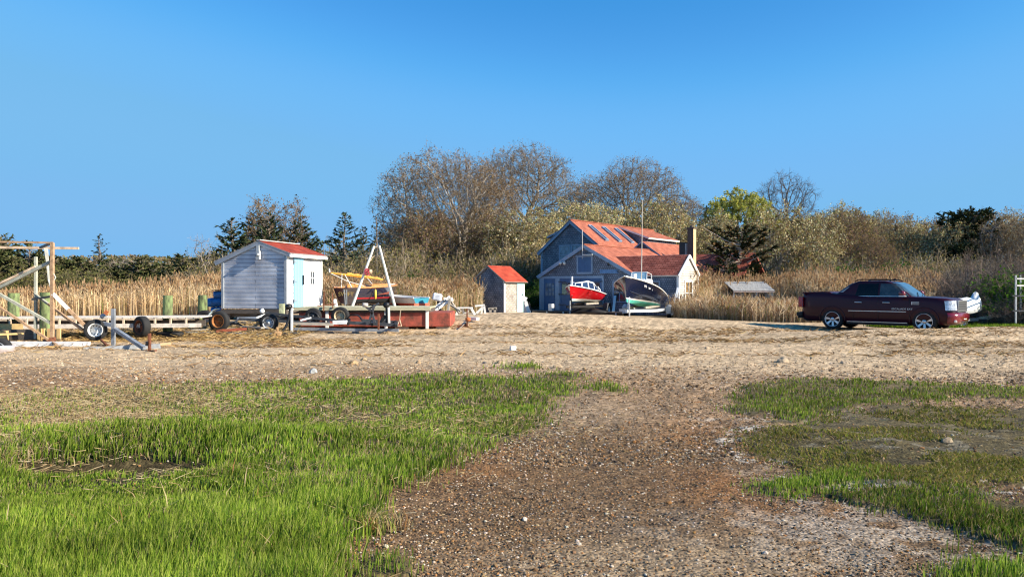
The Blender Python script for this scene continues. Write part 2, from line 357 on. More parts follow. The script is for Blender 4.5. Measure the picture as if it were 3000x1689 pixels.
def ribbon(P0, P1, w0, w1, c):
    n = len(P0); d = P1 - P0; r = rng.normal(size=(n, 3)); s = np.cross(d, r); s /= np.linalg.norm(s, axis=1)[:, None] + 1e-9
    w0 = np.broadcast_to(w0, n)[:, None]; w1 = np.broadcast_to(w1, n)[:, None]
    V = np.stack([P0 - s * w0 / 2, P0 + s * w0 / 2, P1 + s * w1 / 2, P1 - s * w1 / 2], 1).reshape(-1, 3)
    i = np.arange(n)[:, None] * 4; T = np.concatenate([i + np.array([0, 1, 2]), i + np.array([0, 2, 3])], 0)
    return V, T, np.repeat(c, 4, 0)
def merge(parts):
    V = []; T = []; C = []; b = 0
    for v, t, c in parts:
        V.append(v); T.append(t + b); C.append(c); b += len(v)
    return np.concatenate(V), np.concatenate(T), np.concatenate(C)
def pick(cols, n, var=.15):
    c = np.array(cols)[rng.integers(0, len(cols), n)]; return c * (1 + (rng.random((n, 1)) - .5) * 2 * var) * (1 + (rng.random((n, 3)) - .5) * var * .5)
# ================================================================ GRASS
def sample(poly, dens_fn, nmax):
    P = np.array(poly); x0, y0 = P.min(0) - .4; x1, y1 = P.max(0) + .4
    # more candidates close to the camera: draw in 1/y
    y0 = max(y0, 2.6); out = []
    n = int(nmax); iy = rng.random(n); y = 1 / (1 / y0 + (1 / y1 - 1 / y0) * iy); x = (rng.random(n) * 2 - 1) * 1.25 * y
    j = .02 + .012 * y; k = inside(x + rng.normal(size=n) * j, y + rng.normal(size=n) * j * 1.5, poly) & (rng.random(n) < dens_fn(x, y)); return x[k], y[k]
def grass():
    parts = []; straw = []
    green = [(.18, .28, .03), (.24, .33, .04), (.11, .20, .02), (.27, .36, .05), (.07, .13, .015), (.32, .37, .09)]
    olive = [(.14, .16, .03), (.19, .19, .05), (.11, .13, .025), (.22, .19, .07)]
    dry = [(.36, .27, .14), (.44, .34, .19), (.28, .20, .10), (.50, .41, .26)]
    n3 = lambda x, y: fbm(x * 2.1, y * 2.1, 61, 3)
    def add(poly, nmax, hfn, dens, cols, wk=1.0, dryshare=0.0, lean=.13):
        x, y = sample(poly, dens, nmax); n = len(x)
        h = hfn(x, y) * (.6 + .7 * rng.random(n)); wd = wk * (.0036 + .0010 * y) * (.7 + .6 * rng.random(n))
        B = np.stack([x, y, H(x, y) - .01], 1)
        ln = rng.normal(size=(n, 2)) * lean + np.array([.06, .02]); cl = rng.random(n) * .15
        c = pick(cols, n); tone = (.45 + 1.1 * fbm(x * 1.3, y * 1.9, 71, 4))[:, None]; c = c * tone
        if dryshare is not None:
            dsh = dryshare(x, y) if callable(dryshare) else np.full(n, dryshare)
            k = rng.random(n) < dsh; c[k] = pick(dry, int(k.sum())); h = np.where(k, h * .8, h); ln[k] *= 2.4
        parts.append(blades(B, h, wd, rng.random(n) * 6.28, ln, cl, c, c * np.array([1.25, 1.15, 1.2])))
    holed = lambda x, y: (1 - np.clip(2.6 * blob(x, y, HOLE, .85, .30), 0, 1)) * (1 - np.clip(.8 * blob(x, y, gp(130, 1430), .3, .2), 0, 1))
    bare = lambda x, y: sstep(.24, .42, fbm(x * 1.6, y * 2.2, 83, 3))
    back = lambda x, y: sstep(7.0, 8.6, y + .30 * x + 1.2 + (n3(x, y) - .5) * 4.5)      # 1 on the shorter, strawy far part
    hl = lambda x, y: (.135 * (1 - back(x, y)) + .075 * back(x, y)) * (.55 + .9 * n3(x, y)) * (1 + .35 * sstep(5.6, 4.6, y)) * (1 - .72 * np.clip(blob(x, y, gp(300, 1440), 1.0, .55), 0, 1)) * (1 + .45 * blob(x, y, gp(560, 1290), 1.7, .45))
    def dl(x, y): 
        b = back(x, y); left = sstep(-3.2, -5.4, x) * b
        return .12 + .08 * b + .60 * left + .30 * sstep(.55, .72, fbm(x * 1.2, y * 1.8, 89, 3))
    add(P_LEFT, 900000, hl, lambda x, y: holed(x, y) * (.12 + .88 * bare(x, y)), green, 1.0, dl)
    add(P_R1, 150000, lambda x, y: .068 * (.4 + n3(x, y)), lambda x, y: (.10 + .8 * bare(x, y)), green + olive, 1.0, .18)
    add(P_R2, 330000, lambda x, y: .045 * (.5 + n3(x, y)), lambda x, y: .95 * sstep(.38, .54, fbm(x * 1.6, y * 2.6, 87, 4)), olive + [(.20, .25, .04), (.32, .24, .07), (.24, .22, .05)], 1.1, .22, .5)
    add(P_R3, 200000, lambda x, y: .065 * (.5 + n3(x, y)), lambda x, y: .7 * bare(x, y), green, .9, .08)
    add(P_R4, 260000, lambda x, y: .070 * (.4 + n3(x, y)), lambda x, y: .75 * bare(x, y), green[1:3] + [green[4]] * 2 + olive, .9, .16, .22)
    add(P_R5, 200000, lambda x, y: .10 * (.5 + n3(x, y)), lambda x, y: .5 * bare(x, y), green, .9, .08)
    add(P_T1, 90000, lambda x, y: .09 + 0 * x, lambda x, y: .5 * bare(x, y), green, 1, .1)
    add(P_T2, 90000, lambda x, y: .09 + 0 * x, lambda x, y: .9 + 0 * x, green, 1, .1)
    add(P_T3, 120000, lambda x, y: .08 + 0 * x, lambda x, y: .35 * bare(x, y), green, .8, .3)
    for (px, py, m, hh, rad) in ((1085, 1560, 120, .15, .05), (1155, 1545, 70, .12, .06), (420, 1560, 14, .30, .12), (800, 1640, 26, .22, .3), (1240, 1400, 30, .08, .15), (140, 1600, 24, .24, .5), (620, 1500, 30, .2, .5)):
        cx, cy = gp(px, py); x = cx + rng.normal(size=m) * rad; y = cy + rng.normal(size=m) * rad; ln = rng.normal(size=(m, 2)) * .4
        parts.append(blades(np.stack([x, y, H(x, y)], 1), hh * (.5 + .7 * rng.random(m)), .010, rng.random(m) * 6.28, ln, rng.random(m) * .2, pick([(.55, .44, .25), (.44, .33, .17), (.40, .22, .09), (.30, .34, .08)], m)))
    # green strip in front of the thicket, right of the truck
    n = 26000; x = 15 + rng.random(n) * 16; y = 27.2 + rng.random(n) * 4.5
    k = fbm(x * .6, y * .8, 91, 3) > .30; x = x[k]; y = y[k]; n = len(x); k = ~((np.abs((x - 14.9) * .707 - (y - 28.9) * -.707) < 1.2) & (x < 18.3)); x = x[k]; y = y[k]; n = len(x)
    c = pick(green[:4], n); parts.append(blades(np.stack([x, y, H(x, y)], 1), .16 + .12 * rng.random(n), .03, rng.random(n) * 6.28, rng.normal(size=(n, 2)) * .3, rng.random(n) * .2, c))
    V, T, C = merge(parts); o = npobj("grass", V, T, C, [leafmat("grass_blades", .4)]); tag(o, "bright green marsh grass growing in uneven patches on the shore", "grass", kind="stuff")
    # dead stalks lying about in the grass and wrack lines on the sand
    ps = []
    def lay(x, y, ln, wd, cols, lift=.03):
        n = len(x); a = rng.normal(size=n) * .7 + (rng.random(n) < .5) * 3.14; ph = rng.random(n) * .35; L = ln * (.5 + rng.random(n))
        d = np.stack([np.cos(a) * np.cos(ph), np.sin(a) * np.cos(ph), np.sin(ph)], 1) * L[:, None]
        P0 = np.stack([x, y, H(x, y) + lift * rng.random(n)], 1); P1 = P0 + d * .5 + rng.normal(size=(n, 3)) * L[:, None] * .06; P1[:, 2] = np.maximum(P1[:, 2], P0[:, 2]); P2 = P1 + d * .5
        c = pick(cols, n); ps.append(ribbon(P0, P1, wd, wd, c)); ps.append(ribbon(P1, P2, wd, wd * .5, c))
    for (px, py, rx, ry, m, hh) in ((1230, 1250, .9, .5, 1300, .03), (190, 1275, .7, .5, 420, .07), (90, 1350, .4, .4, 380, .06), (650, 1395, .9, .2, 300, .05), (250, 1190, 2.4, 1.0, 4800, .03), (100, 1200, 2.2, .9, 3600, .03),
                                 (1120, 1405, .35, .15, 60, .05), (760, 1440, .5, .5, 90, .06), (300, 1560, 1, .4, 60, .12), (1085, 1545, .12, .08, 60, .1), (300, 1700, .9, .3, 30, .1)):
        cx, cy = gp(px, py); x = cx + rng.normal(size=m) * rx; y = cy + rng.normal(size=m) * ry; k = y > 3; lay(x[k], y[k], .13, .0025 + .00045 * cy, dry, hh)
    n = 15000; y = 15.5 + rng.random(n) * 13; x = (rng.random(n) * 2 - 1) * .8 * y; band = fbm(x * .16 + 3, y * 1.1, 97, 3)
    k = rng.random(n) < sstep(.52, .66, band) * (.35 + .65 * (y > 19)); lay(x[k], y[k], .30, .022, [(.30, .19, .09), (.20, .12, .06), (.42, .29, .14)], .02)
    n = 3400; x = gx(450, 26) + (rng.random(n)) * 9.5 - 4; y = 22.8 + rng.random(n) * 4.2; lay(x, y, .34, .02, [(.40, .27, .11), (.50, .36, .17), (.25, .16, .07)], .06)
    V, T, C = merge(ps); o = npobj("dry_straw", V, T, C, [leafmat("straw", .15)]); tag(o, "tan dead stalks and tide wrack strewn over grass and sand", "straw", kind="stuff")
grass()
# ================================================================ PEBBLES
def ico():
    t = (1 + 5 ** .5) / 2; v = np.array([(-1, t, 0), (1, t, 0), (-1, -t, 0), (1, -t, 0), (0, -1, t), (0, 1, t), (0, -1, -t), (0, 1, -t), (t, 0, -1), (t, 0, 1), (-t, 0, -1), (-t, 0, 1)], float); v /= np.linalg.norm(v[0])
    f = np.array([(0, 11, 5), (0, 5, 1), (0, 1, 7), (0, 7, 10), (0, 10, 11), (1, 5, 9), (5, 11, 4), (11, 10, 2), (10, 7, 6), (7, 1, 8), (3, 9, 4), (3, 4, 2), (3, 2, 6), (3, 6, 8), (3, 8, 9), (4, 9, 5), (2, 4, 11), (6, 2, 10), (8, 6, 7), (9, 8, 1)])
    return v, f
IV, IF = ico()
def pebbles():
    VV = []; FF = []; CC = []; b = 0
    cols = [(.26, .165, .09), (.17, .10, .055), (.36, .25, .14), (.11, .075, .05), (.52, .44, .35), (.33, .17, .07), (.07, .055, .045), (.22, .18, .14), (.18, .115, .065)]
    for (n, ya, yb, s0, s1, prob) in ((150000, 3.2, 9, .0045, .012, .95), (80000, 7, 15, .007, .018, .85), (52000, 12, 27, .010, .030, .6)):
        y = 1 / (1 / ya + (1 / yb - 1 / ya) * rng.random(n)); x = (rng.random(n) * 2 - 1) * .85 * y
        g = inside(x, y); nz = fbm(x * 1.3, y * 1.3, 101, 3); soft = blob(x, y, gp(2400, 1560), 1.2, .6) + blob(x, y, gp(2050, 1640), 1.1, .5) + .8 * blob(x, y, gp(1700, 1200), 1.1, 1.8)
        k = (rng.random(n) < np.where(g, .04, prob) * (.35 + .9 * nz) * (1 - .75 * np.clip(soft, 0, 1))); x = x[k]; y = y[k]; m = len(x)
        s = s0 + (s1 - s0) * rng.random(m) ** 3 * (1 + 1.2 * (rng.random(m) < .02)); sc = s[:, None] * (np.array([1, 1, .62]) + (rng.random((m, 3)) - .5) * .6)
        a = rng.random(m) * 6.28; V = IV[None] * sc[:, None, :] * (1 + (rng.random((m, 12, 1)) - .5) * .35)
        ca, sa = np.cos(a)[:, None], np.sin(a)[:, None]; X = V[..., 0] * ca - V[..., 1] * sa + x[:, None]; Yv = V[..., 0] * sa + V[..., 1] * ca + y[:, None]; Z = V[..., 2] + (H(x, y) + sc[:, 2] * .35)[:, None]
        VV.append(np.stack([X, Yv, Z], -1).reshape(-1, 3)); FF.append((IF[None] + (np.arange(m) * 12)[:, None, None]).reshape(-1, 3) + b); b += m * 12
        c = pick(cols, m, .2); lift = sstep(13, 18, y)[:, None]; c = c * (1 - lift) + (c * .45 + np.array([.32, .25, .165])) * lift
        CC.append(np.repeat(c, 12, 0))
    o = npobj("pebbles", np.concatenate(VV), np.concatenate(FF), np.concatenate(CC), [leafmat("pebble_stone", 0)], False)
    tag(o, "small rounded brown and tan pebbles scattered over the gravel", "pebbles", kind="stuff")
pebbles()
def rock(px, py, s, col, label, seed):
    r = random.Random(seed); x, y = gp(px, py); bm = bmesh.new(); bmesh.ops.create_icosphere(bm, subdivisions=2, radius=1)
    for v in bm.verts:
        n = v.co.normalized(); k = 1 + .22 * math.sin(3.1 * n.x + seed) * math.cos(2.3 * n.y + seed * 2) + (r.random() - .5) * .16
        v.co = Vector((n.x * s * k, n.y * s * .8 * k, max(-.2, n.z) * s * .75 * k))
    me = bpy.data.meshes.new("rock"); bm.to_mesh(me); bm.free(); me.materials.append(mat("rock_%d" % seed, col, .9, var=.3, scale=9, bump=.6, bscale=25))
    o = bpy.data.objects.new("rock", me); COL.objects.link(o); o.location = (x, y, hz(x, y)); o.rotation_euler.z = r.random() * 6
    tag(o, label, "rock", "loose rocks on the gravel")
for i, a in enumerate([
    (2293, 1060, .12, (.36, .28, .19), "largest tan rock on the gravel, below and left of the truck"),
    (1036, 1068, .085, (.40, .27, .15), "orange tan angular rock left of the row of rocks beyond the left grass"),
    (1065, 1057, .07, (.42, .30, .18), "flat tan rock just behind the orange tan angular rock"),
    (1226, 1066, .06, (.38, .26, .15), "tan rock third from the left in the row beyond the left grass"),
    (1293, 1070, .05, (.30, .24, .17), "low brown rock in the middle of the row beyond the left grass"),
    (1420, 1067, .05, (.20, .17, .14), "small dark upright rock left of the tuft beyond the left grass"),
    (1464, 1067, .07, (.34, .25, .15), "brown rock touching the small tuft beyond the left grass"),
    (1632, 1078, .08, (.44, .32, .20), "pale tan rock right of the small tuft beyond the left grass"),
    (918, 1098, .09, (.40, .40, .38), "light grey flat rock at the far edge of the left grass"),
    (2072, 1024, .07, (.40, .30, .20), "brown pointed rock in the sand below the weathered hut"),
    (2775, 1300, .05, (.30, .23, .15), "tan rock among the muddy grass on the right"),
    (1937, 1068, .05, (.42, .34, .24), "small tan rock on the gravel right of the bare path head"),
    (2470, 1064, .06, (.38, .30, .22), "small brown rock right of the largest tan rock"),
    (1700, 1046, .045, (.12, .10, .09), "small blackish rock alone in the middle of the gravel"),
    (1538, 1522, .020, (.60, .54, .46), "bright white shell-like stone low in the gravel path"),
    (480, 1152, .04, (.48, .42, .33), "pale small rock at the far left edge of the grass")]):
    rock(a[0], a[1], a[2] * 1.25, a[3], a[4], i + 3)
# ================================================================ REEDS
def reeds(name, label, cells, dens, h0, cols, green=.0, wd=.022, plume=.6, hvar=.18, lean=.07, hf=None):
    """cells: list of (x0,x1,y0,y1) strips, lifted off the ground by the height noise"""
    parts = []
    for (poly, n) in cells:
        P = np.array(poly); a = P.min(0); b = P.max(0); x = a[0] + rng.random(n) * (b[0] - a[0]); y = a[1] + rng.random(n) * (b[1] - a[1])
        k = inpoly(x, y, poly) & (rng.random(n) < .35 + .9 * fbm(x * .9, y * .9, 111, 3)); x = x[k]; y = y[k]; m = len(x)
        h = h0 * (1 + hvar * rng.normal(size=m)) * (.78 + .44 * fbm(x * .35, y * .35, 113, 3))
        if hf: h = h * hf(x, y)
        B = np.stack([x, y, H(x, y) - .02], 1); ln = rng.normal(size=(m, 2)) * lean + np.array([-.02, 0])
        c = pick(cols, m, .2); g = rng.random(m) < green; c[g] = pick([(.20, .24, .05), (.15, .19, .04)], int(g.sum()))
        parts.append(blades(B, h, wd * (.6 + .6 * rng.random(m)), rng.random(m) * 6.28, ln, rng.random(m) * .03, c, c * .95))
        tip = B + np.stack([ln[:, 0] * h, ln[:, 1] * h, h], 1)
        for r_ in range(3):                         # narrow leaves hanging off each stem
            t = .25 + .6 * rng.random(m); Q = B * (1 - t)[:, None] + tip * t[:, None]; a_ = rng.random(m) * 6.28; L = (.14 + .22 * rng.random(m)) * h / h0 * 1.2
            d = np.stack([np.cos(a_) * .75, np.sin(a_) * .75, .35 + rng.random(m) * .7], 1) * L[:, None]; kk = rng.random(m) < .8
            parts.append(ribbon(Q[kk], (Q + d)[kk], wd * .8, wd * .3, c[kk] * (.8 + .35 * rng.random((int(kk.sum()), 1)))))
        kk = rng.random(m) < plume; q = tip[kk]; mm = len(q)
        if mm:
            pc = pick([(.42, .27, .14), (.50, .35, .20), (.35, .22, .12)], mm, .15); a_ = rng.random(mm) * 6.28
            A = np.stack([np.cos(a_) * .03, np.sin(a_) * .03, np.full(mm, .12)], 1) * (.7 + .7 * rng.random((mm, 1))); Bq = np.stack([-np.sin(a_) * .03, np.cos(a_) * .03, np.zeros(mm)], 1) * (.7 + .6 * rng.random((mm, 1)))
            parts.append(quads(q, A, Bq, pc)); parts.append(quads(q - np.array([0, 0, .06]), A * .8, np.cross(A, Bq) / .12, pc * .9))
    V, T, C = merge(parts); o = npobj(name, V, T, C, [leafmat("reed_stalks", .4)]); tag(o, label, "reeds", kind="stuff"); return o
TAN = [(.86, .67, .41), (.74, .56, .33), (.92, .75, .50), (.62, .46, .26), (.88, .73, .49)]
TAN2 = [(.80, .63, .41), (.66, .51, .32), (.88, .73, .51), (.52, .39, .24), (.44, .35, .24)]
reeds("reeds", "golden reed bed behind the dock, left of the white shed", [([(-36, 36), (-34, 52), (-12, 50), (-10.5, 40), (-10.6, 33.5), (-26, 30)], 62000)], 1, 1.75, TAN, .02, .026, .45, .10, hf=lambda x, y: .50 + .42 * sstep(-25, -14, x) + .22 * sstep(34, 48, y) * sstep(-24, -14, x))
reeds("reeds", "sparse reeds behind the dark wooden boat, right of the white shed", [([(-10.5, 38.5), (-10, 48), (-2.4, 48), (-2.6, 44.4), (-3.4, 39.5), (-4.4, 37.5)], 12000), ([(-3.2, 42.0), (-3.2, 43.8), (-1.75, 43.5), (-1.7, 42.6)], 900)], 1, 1.5, TAN2, .12, .03, .55, .15, .08, hf=lambda x, y: 1.0 + .12 * sstep(40, 46, y))
reeds("reeds", "tall reed bed behind the truck and round the weathered hut", [([(10.2, 43), (9.5, 50), (22, 52), (29, 51), (23, 40), (18.8, 33), (17, 33.5), (15, 36.2), (11.6, 39.5)], 60000)], 1, 2.5, TAN2 + TAN, .05, .03, .6, .14, .08, hf=lambda x, y: np.where((np.abs(x - 13.6) < 2.4) & (y < 42.4), .45, 1.0) * (.60 + .22 * sstep(34, 43, y)))
reeds("reeds", "low bushy tan reeds in front of the pale gabled wing and weathered hut", [([(8.6, 36.6), (8.4, 40.2), (11, 41), (16.5, 38), (14.8, 34.2), (11.5, 34.9)], 12000)], 1, .78, TAN2 + [(.36, .22, .13)], .05, .024, .25, .22, .16)
# ================================================================ TREES
def colonize(A, root, trunk, step, infl, kill, iters=90, up=.05, seed=0):
    r = np.random.default_rng(seed); N = [np.array(root, float)]; par = [-1]
    k = int(trunk / step)
    for i in range(k): N.append(N[-1] + np.array([r.normal() * .06, r.normal() * .06, 1]) * step); par.append(len(N) - 2)
    N = list(N); nd = np.full(len(A), 1e9); ni = np.zeros(len(A), int); done = 0; alive = np.ones(len(A), bool)
    for it in range(iters):
        nw = np.array(N[done:]); 
        if len(nw) == 0: break
        ai = np.where(alive)[0]
        if len(ai) == 0: break
        D = np.linalg.norm(A[ai][:, None] - nw[None], axis=2); m = D.argmin(1); dm = D[np.arange(len(ai)), m]
        b = dm < nd[ai]; nd[ai[b]] = dm[b]; ni[ai[b]] = m[b] + done; done = len(N)
        alive &= nd > kill
        act = np.where(alive & (nd < infl))[0]
        if len(act) == 0: break
        NA = np.array(N); dv = A[act] - NA[ni[act]]; dv /= np.linalg.norm(dv, axis=1)[:, None]
        S = np.zeros_like(NA); np.add.at(S, ni[act], dv); idx = np.unique(ni[act]); d = S[idx]; d /= np.linalg.norm(d, axis=1)[:, None] + 1e-9
        d[:, 2] += up; d += r.normal(size=d.shape) * .16; d /= np.linalg.norm(d, axis=1)[:, None]
        for j, q in zip(idx, d): N.append(NA[j] + q * step); par.append(int(j))
    return np.array(N), np.array(par)
def radii(N, par, tip, root_r):
    n = len(N); a = np.zeros(n); ch = np.zeros(n, int)
    for i in range(n - 1, 0, -1):
        if ch[i] == 0: a[i] = 1
        a[par[i]] += a[i]; ch[par[i]] += 1
    rr = tip * a ** .5; s = root_r / rr[0]; rr = np.where(rr > tip * 1.01, tip + (rr - tip) * (root_r - tip) / max(1e-6, rr[0] - tip), tip)
    return rr, ch, a
def prisms(P0, P1, r0, r1, c, n=4):
    m = len(P0); d = P1 - P0; L = np.linalg.norm(d, axis=1)[:, None] + 1e-9; d = d / L
    ref = np.where(np.abs(d[:, 2:3]) < .9, np.array([[0, 0, 1.]]), np.array([[1., 0, 0]])); a = np.cross(d, ref); a /= np.linalg.norm(a, axis=1)[:, None] + 1e-9; b = np.cross(d, a)
    V = []
    P0 = P0 - d * np.minimum(r0[:, None] * .5, L * .3)
    for P, r in ((P0, r0), (P1, r1)):
        for j in range(n):
            t = 2 * math.pi * j / n; V.append(P + (a * math.cos(t) + b * math.sin(t)) * r[:, None])
    V = np.stack(V, 1).reshape(-1, 3); i = np.arange(m)[:, None] * 2 * n; T = []
    for j in range(n):
        k = (j + 1) % n; T.append(i + np.array([j, k, n + k])); T.append(i + np.array([j, n + k, n + j]))
    return V, np.concatenate(T), np.repeat(c, 2 * n, 0)
BARK = leafmat("bark", 0); TWIG = leafmat("twigs", 0); LEAF = leafmat("tree_leaves", .35); NEEDLE = leafmat("needles", .12)
def tree(name, label, loc, ells, seed, root_r=.35, trunk=1.8, step=.5, natt=1500, tipr=.016, bark=(.40, .35, .29), tw=[(.20, .16, .13), (.27, .21, .16)], twl=.7, ntw=4, leaf=None,
         nleaf=0, lsize=.09, shell=.5, infl=5, twr=.018, hang=0, group=None, up=.05, cat="tree"):
    """ells: crown volume as ellipsoids (x, y, z, rx, ry, rz) about the foot; leaf: list of colours"""
    r = np.random.default_rng(seed); A = []
    tot = sum(e[3] * e[4] * e[5] for e in ells)
    for e in ells:
        k = int(natt * (e[3] * e[4] * e[5]) / tot); q = r.normal(size=(k, 3)); q /= np.linalg.norm(q, axis=1)[:, None]; rad = (shell + (1 - shell) * r.random(k)) if shell < 1 else 1
        q = q * np.where(r.random(k) < .75, rad, r.random(k) ** .4)[:, None]; q[:, 2] = np.where(q[:, 2] < -.35, -q[:, 2] * .8, q[:, 2])
        q *= (1 + .13 * (r.random((k, 1)) - .5)); A.append(q * np.array(e[3:6]) + np.array(e[:3]))
    A = np.concatenate(A)
    N, par = colonize(A, (0, 0, -.3), trunk + .3, step, infl, step * 1.35, seed=seed, up=up)
    rr, ch, desc = radii(N, par, tipr, root_r)
    i = np.arange(1, len(N)); P0 = N[par[i]]; P1 = N[i]; r0 = np.minimum(rr[par[i]], rr[i] * 1.35); r1 = rr[i]
    root = thing(name, label, cat, loc, r.random() * 0, group)
    lightness = .65 + .35 * np.clip(r1 / .12, 0, 1); c = np.array(bark)[None] * lightness[:, None] * (.8 + .4 * r.random((len(i), 1)))
    V, T, C = prisms(P0, P1, r0, r1, c, 5); npobj("trunk", V, T, C, [BARK], True, root)
    # twigs: fans on the thin branches
    fine = np.where((rr < tipr * 3.0) & (np.arange(len(N)) > 3))[0]; par_d = N[fine] - N[par[fine]]; par_d /= np.linalg.norm(par_d, axis=1)[:, None] + 1e-9
    parts = []; ends = []
    for q in range(ntw):
        d = par_d + r.normal(size=par_d.shape) * .55; d[:, 2] += .12 - hang; d /= np.linalg.norm(d, axis=1)[:, None]; L = twl * (.4 + .8 * r.random((len(fine), 1)))
        a = N[fine]; b = a + d * L * .5; d2 = d + r.normal(size=d.shape) * .35; d2 /= np.linalg.norm(d2, axis=1)[:, None]; e = b + d2 * L * .5
        cc = pick(tw, len(fine), .2); parts.append(ribbon(a, b, twr, twr * .8, cc)); parts.append(ribbon(b, e, twr * .8, twr * .5, cc)); ends += [b, e]
        if q % 2 == 0:
            d3 = d + r.normal(size=d.shape) * .7; parts.append(ribbon(b, b + d3 * L * .3, twr * .7, twr * .4, cc)); ends.append(b + d3 * L * .3)
    if nleaf:
        E = np.concatenate(ends); j = r.integers(0, len(E), nleaf); ctr = E[j] + r.normal(size=(nleaf, 3)) * .10
        a_ = r.normal(size=(nleaf, 3)); a_ /= np.linalg.norm(a_, axis=1)[:, None]; b_ = np.cross(a_, r.normal(size=(nleaf, 3))); b_ /= np.linalg.norm(b_, axis=1)[:, None]; s = lsize * (.5 + r.random((nleaf, 1)))
        tone = (.35 + 1.3 * fbm(ctr[:, 0] * 1.1 + 5, ctr[:, 2] * 1.1 + ctr[:, 1] * .8, seed, 3))[:, None]
        LV, LT, LC = quads(ctr, a_ * s, b_ * s * .6, pick(leaf, nleaf, .2) * tone)
        tV, tT, tC = merge(parts); k = len(tV)
        me = np.concatenate([tV, LV]); TT = np.concatenate([tT, LT + k]); CC = np.concatenate([tC, LC])
        o = npobj("crown", me, TT, CC, [LEAF], False, root)
    else:
        V, T, C = merge(parts); npobj("crown", V, T, C, [TWIG], False, root)
    return root
def conifer(name, label, loc, hgt, rad, seed, cols=[(.035, .055, .028), (.055, .078, .036), (.085, .10, .05)], shape=1.0, base=.08, nb=150, flat=0, dead=.15, group=None, npc=55, lean=0, bark=(.20, .16, .13)):
    r = np.random.default_rng(seed); root = thing(name, label, "tree", loc, 0, group)
    nz = 12; tz = np.linspace(-.2, hgt * .97, nz); tx = np.cumsum(r.normal(size=nz) * .05) + lean * np.linspace(0, 1, nz) ** 2; ty = np.cumsum(r.normal(size=nz) * .05)
    S = np.stack([tx, ty, tz], 1); tr = np.linspace(.02 * hgt + .04, .02, nz)
    parts = [prisms(S[:-1], S[1:], tr[:-1], tr[1:], np.tile(np.array(bark), (nz - 1, 1)), 6)]; crown = []
    for b in range(nb):
        t = base + (1 - base) * (b + r.random()) / nb; z = t * hgt * .98; o = np.array([np.interp(z, tz, tx), np.interp(z, tz, ty), z]); a = b * 2.4 + r.normal() * .5
        if flat: prof = np.sqrt(max(0, 1 - ((t - (.72 if base < .35 else .66)) / .34) ** 2)) * (.75 + .35 * r.random()) if t > .4 else .35 * r.random()
        else: prof = (1 - t) ** shape * (.65 + .5 * r.random()) + .03
        L = rad * prof * (1 if r.random() > .12 else 1.25); rise = .25 - .35 * (1 - t) + r.normal() * .1
        if L < .12: L = .12
        k = 5; P = [o]
        for q in range(k): P.append(P[-1] + np.array([math.cos(a), math.sin(a), rise + .10 * q]) * L / k + r.normal(size=3) * .03)
        P = np.array(P); w = np.linspace(.018 * L + .012, .008, k + 1)
        isdead = r.random() < dead; cb = np.tile(np.array(bark) * (1.6 if isdead else 1), (k, 1)); parts.append(prisms(P[:-1], P[1:], w[:-1], w[1:], cb, 3))
        if isdead:
            m = 10; tt = r.random(m) * k; i0 = tt.astype(int); Q = P[i0] + (P[i0 + 1] - P[i0]) * (tt - i0)[:, None]; crown.append(ribbon(Q, Q + r.normal(size=(m, 3)) * L * .16, .012, .006, np.tile(np.array([.26, .23, .20]), (m, 1)))); continue
        m = max(6, int(npc * L / rad)); tt = (.15 + .85 * r.random(m) ** .7) * k * .999; i0 = tt.astype(int); Q = P[i0] + (P[i0 + 1] - P[i0]) * (tt - i0)[:, None]
        side = r.normal(size=(m, 3)) * np.array([1, 1, .45]); bd = np.array([math.cos(a), math.sin(a), .25]); ax = bd[None] * .8 + side * .7; ax /= np.linalg.norm(ax, axis=1)[:, None]
        Ls = (.10 + .16 * r.random((m, 1))) * (.6 + .5 * L / rad) * rad / 2.2; nn = np.cross(ax, r.normal(size=(m, 3)) * .5 + np.array([0, 0, 1])); nn /= np.linalg.norm(nn, axis=1)[:, None] + 1e-9
        c = pick(cols, m, .3); crown.append(quads(Q + ax * Ls * .6, ax * Ls, nn * Ls * .36, c))
    V, T, C = merge(parts); npobj("trunk", V, T, C, [BARK], True, root); V, T, C = merge(crown); npobj("crown", V, T, C, [NEEDLE], False, root); return root
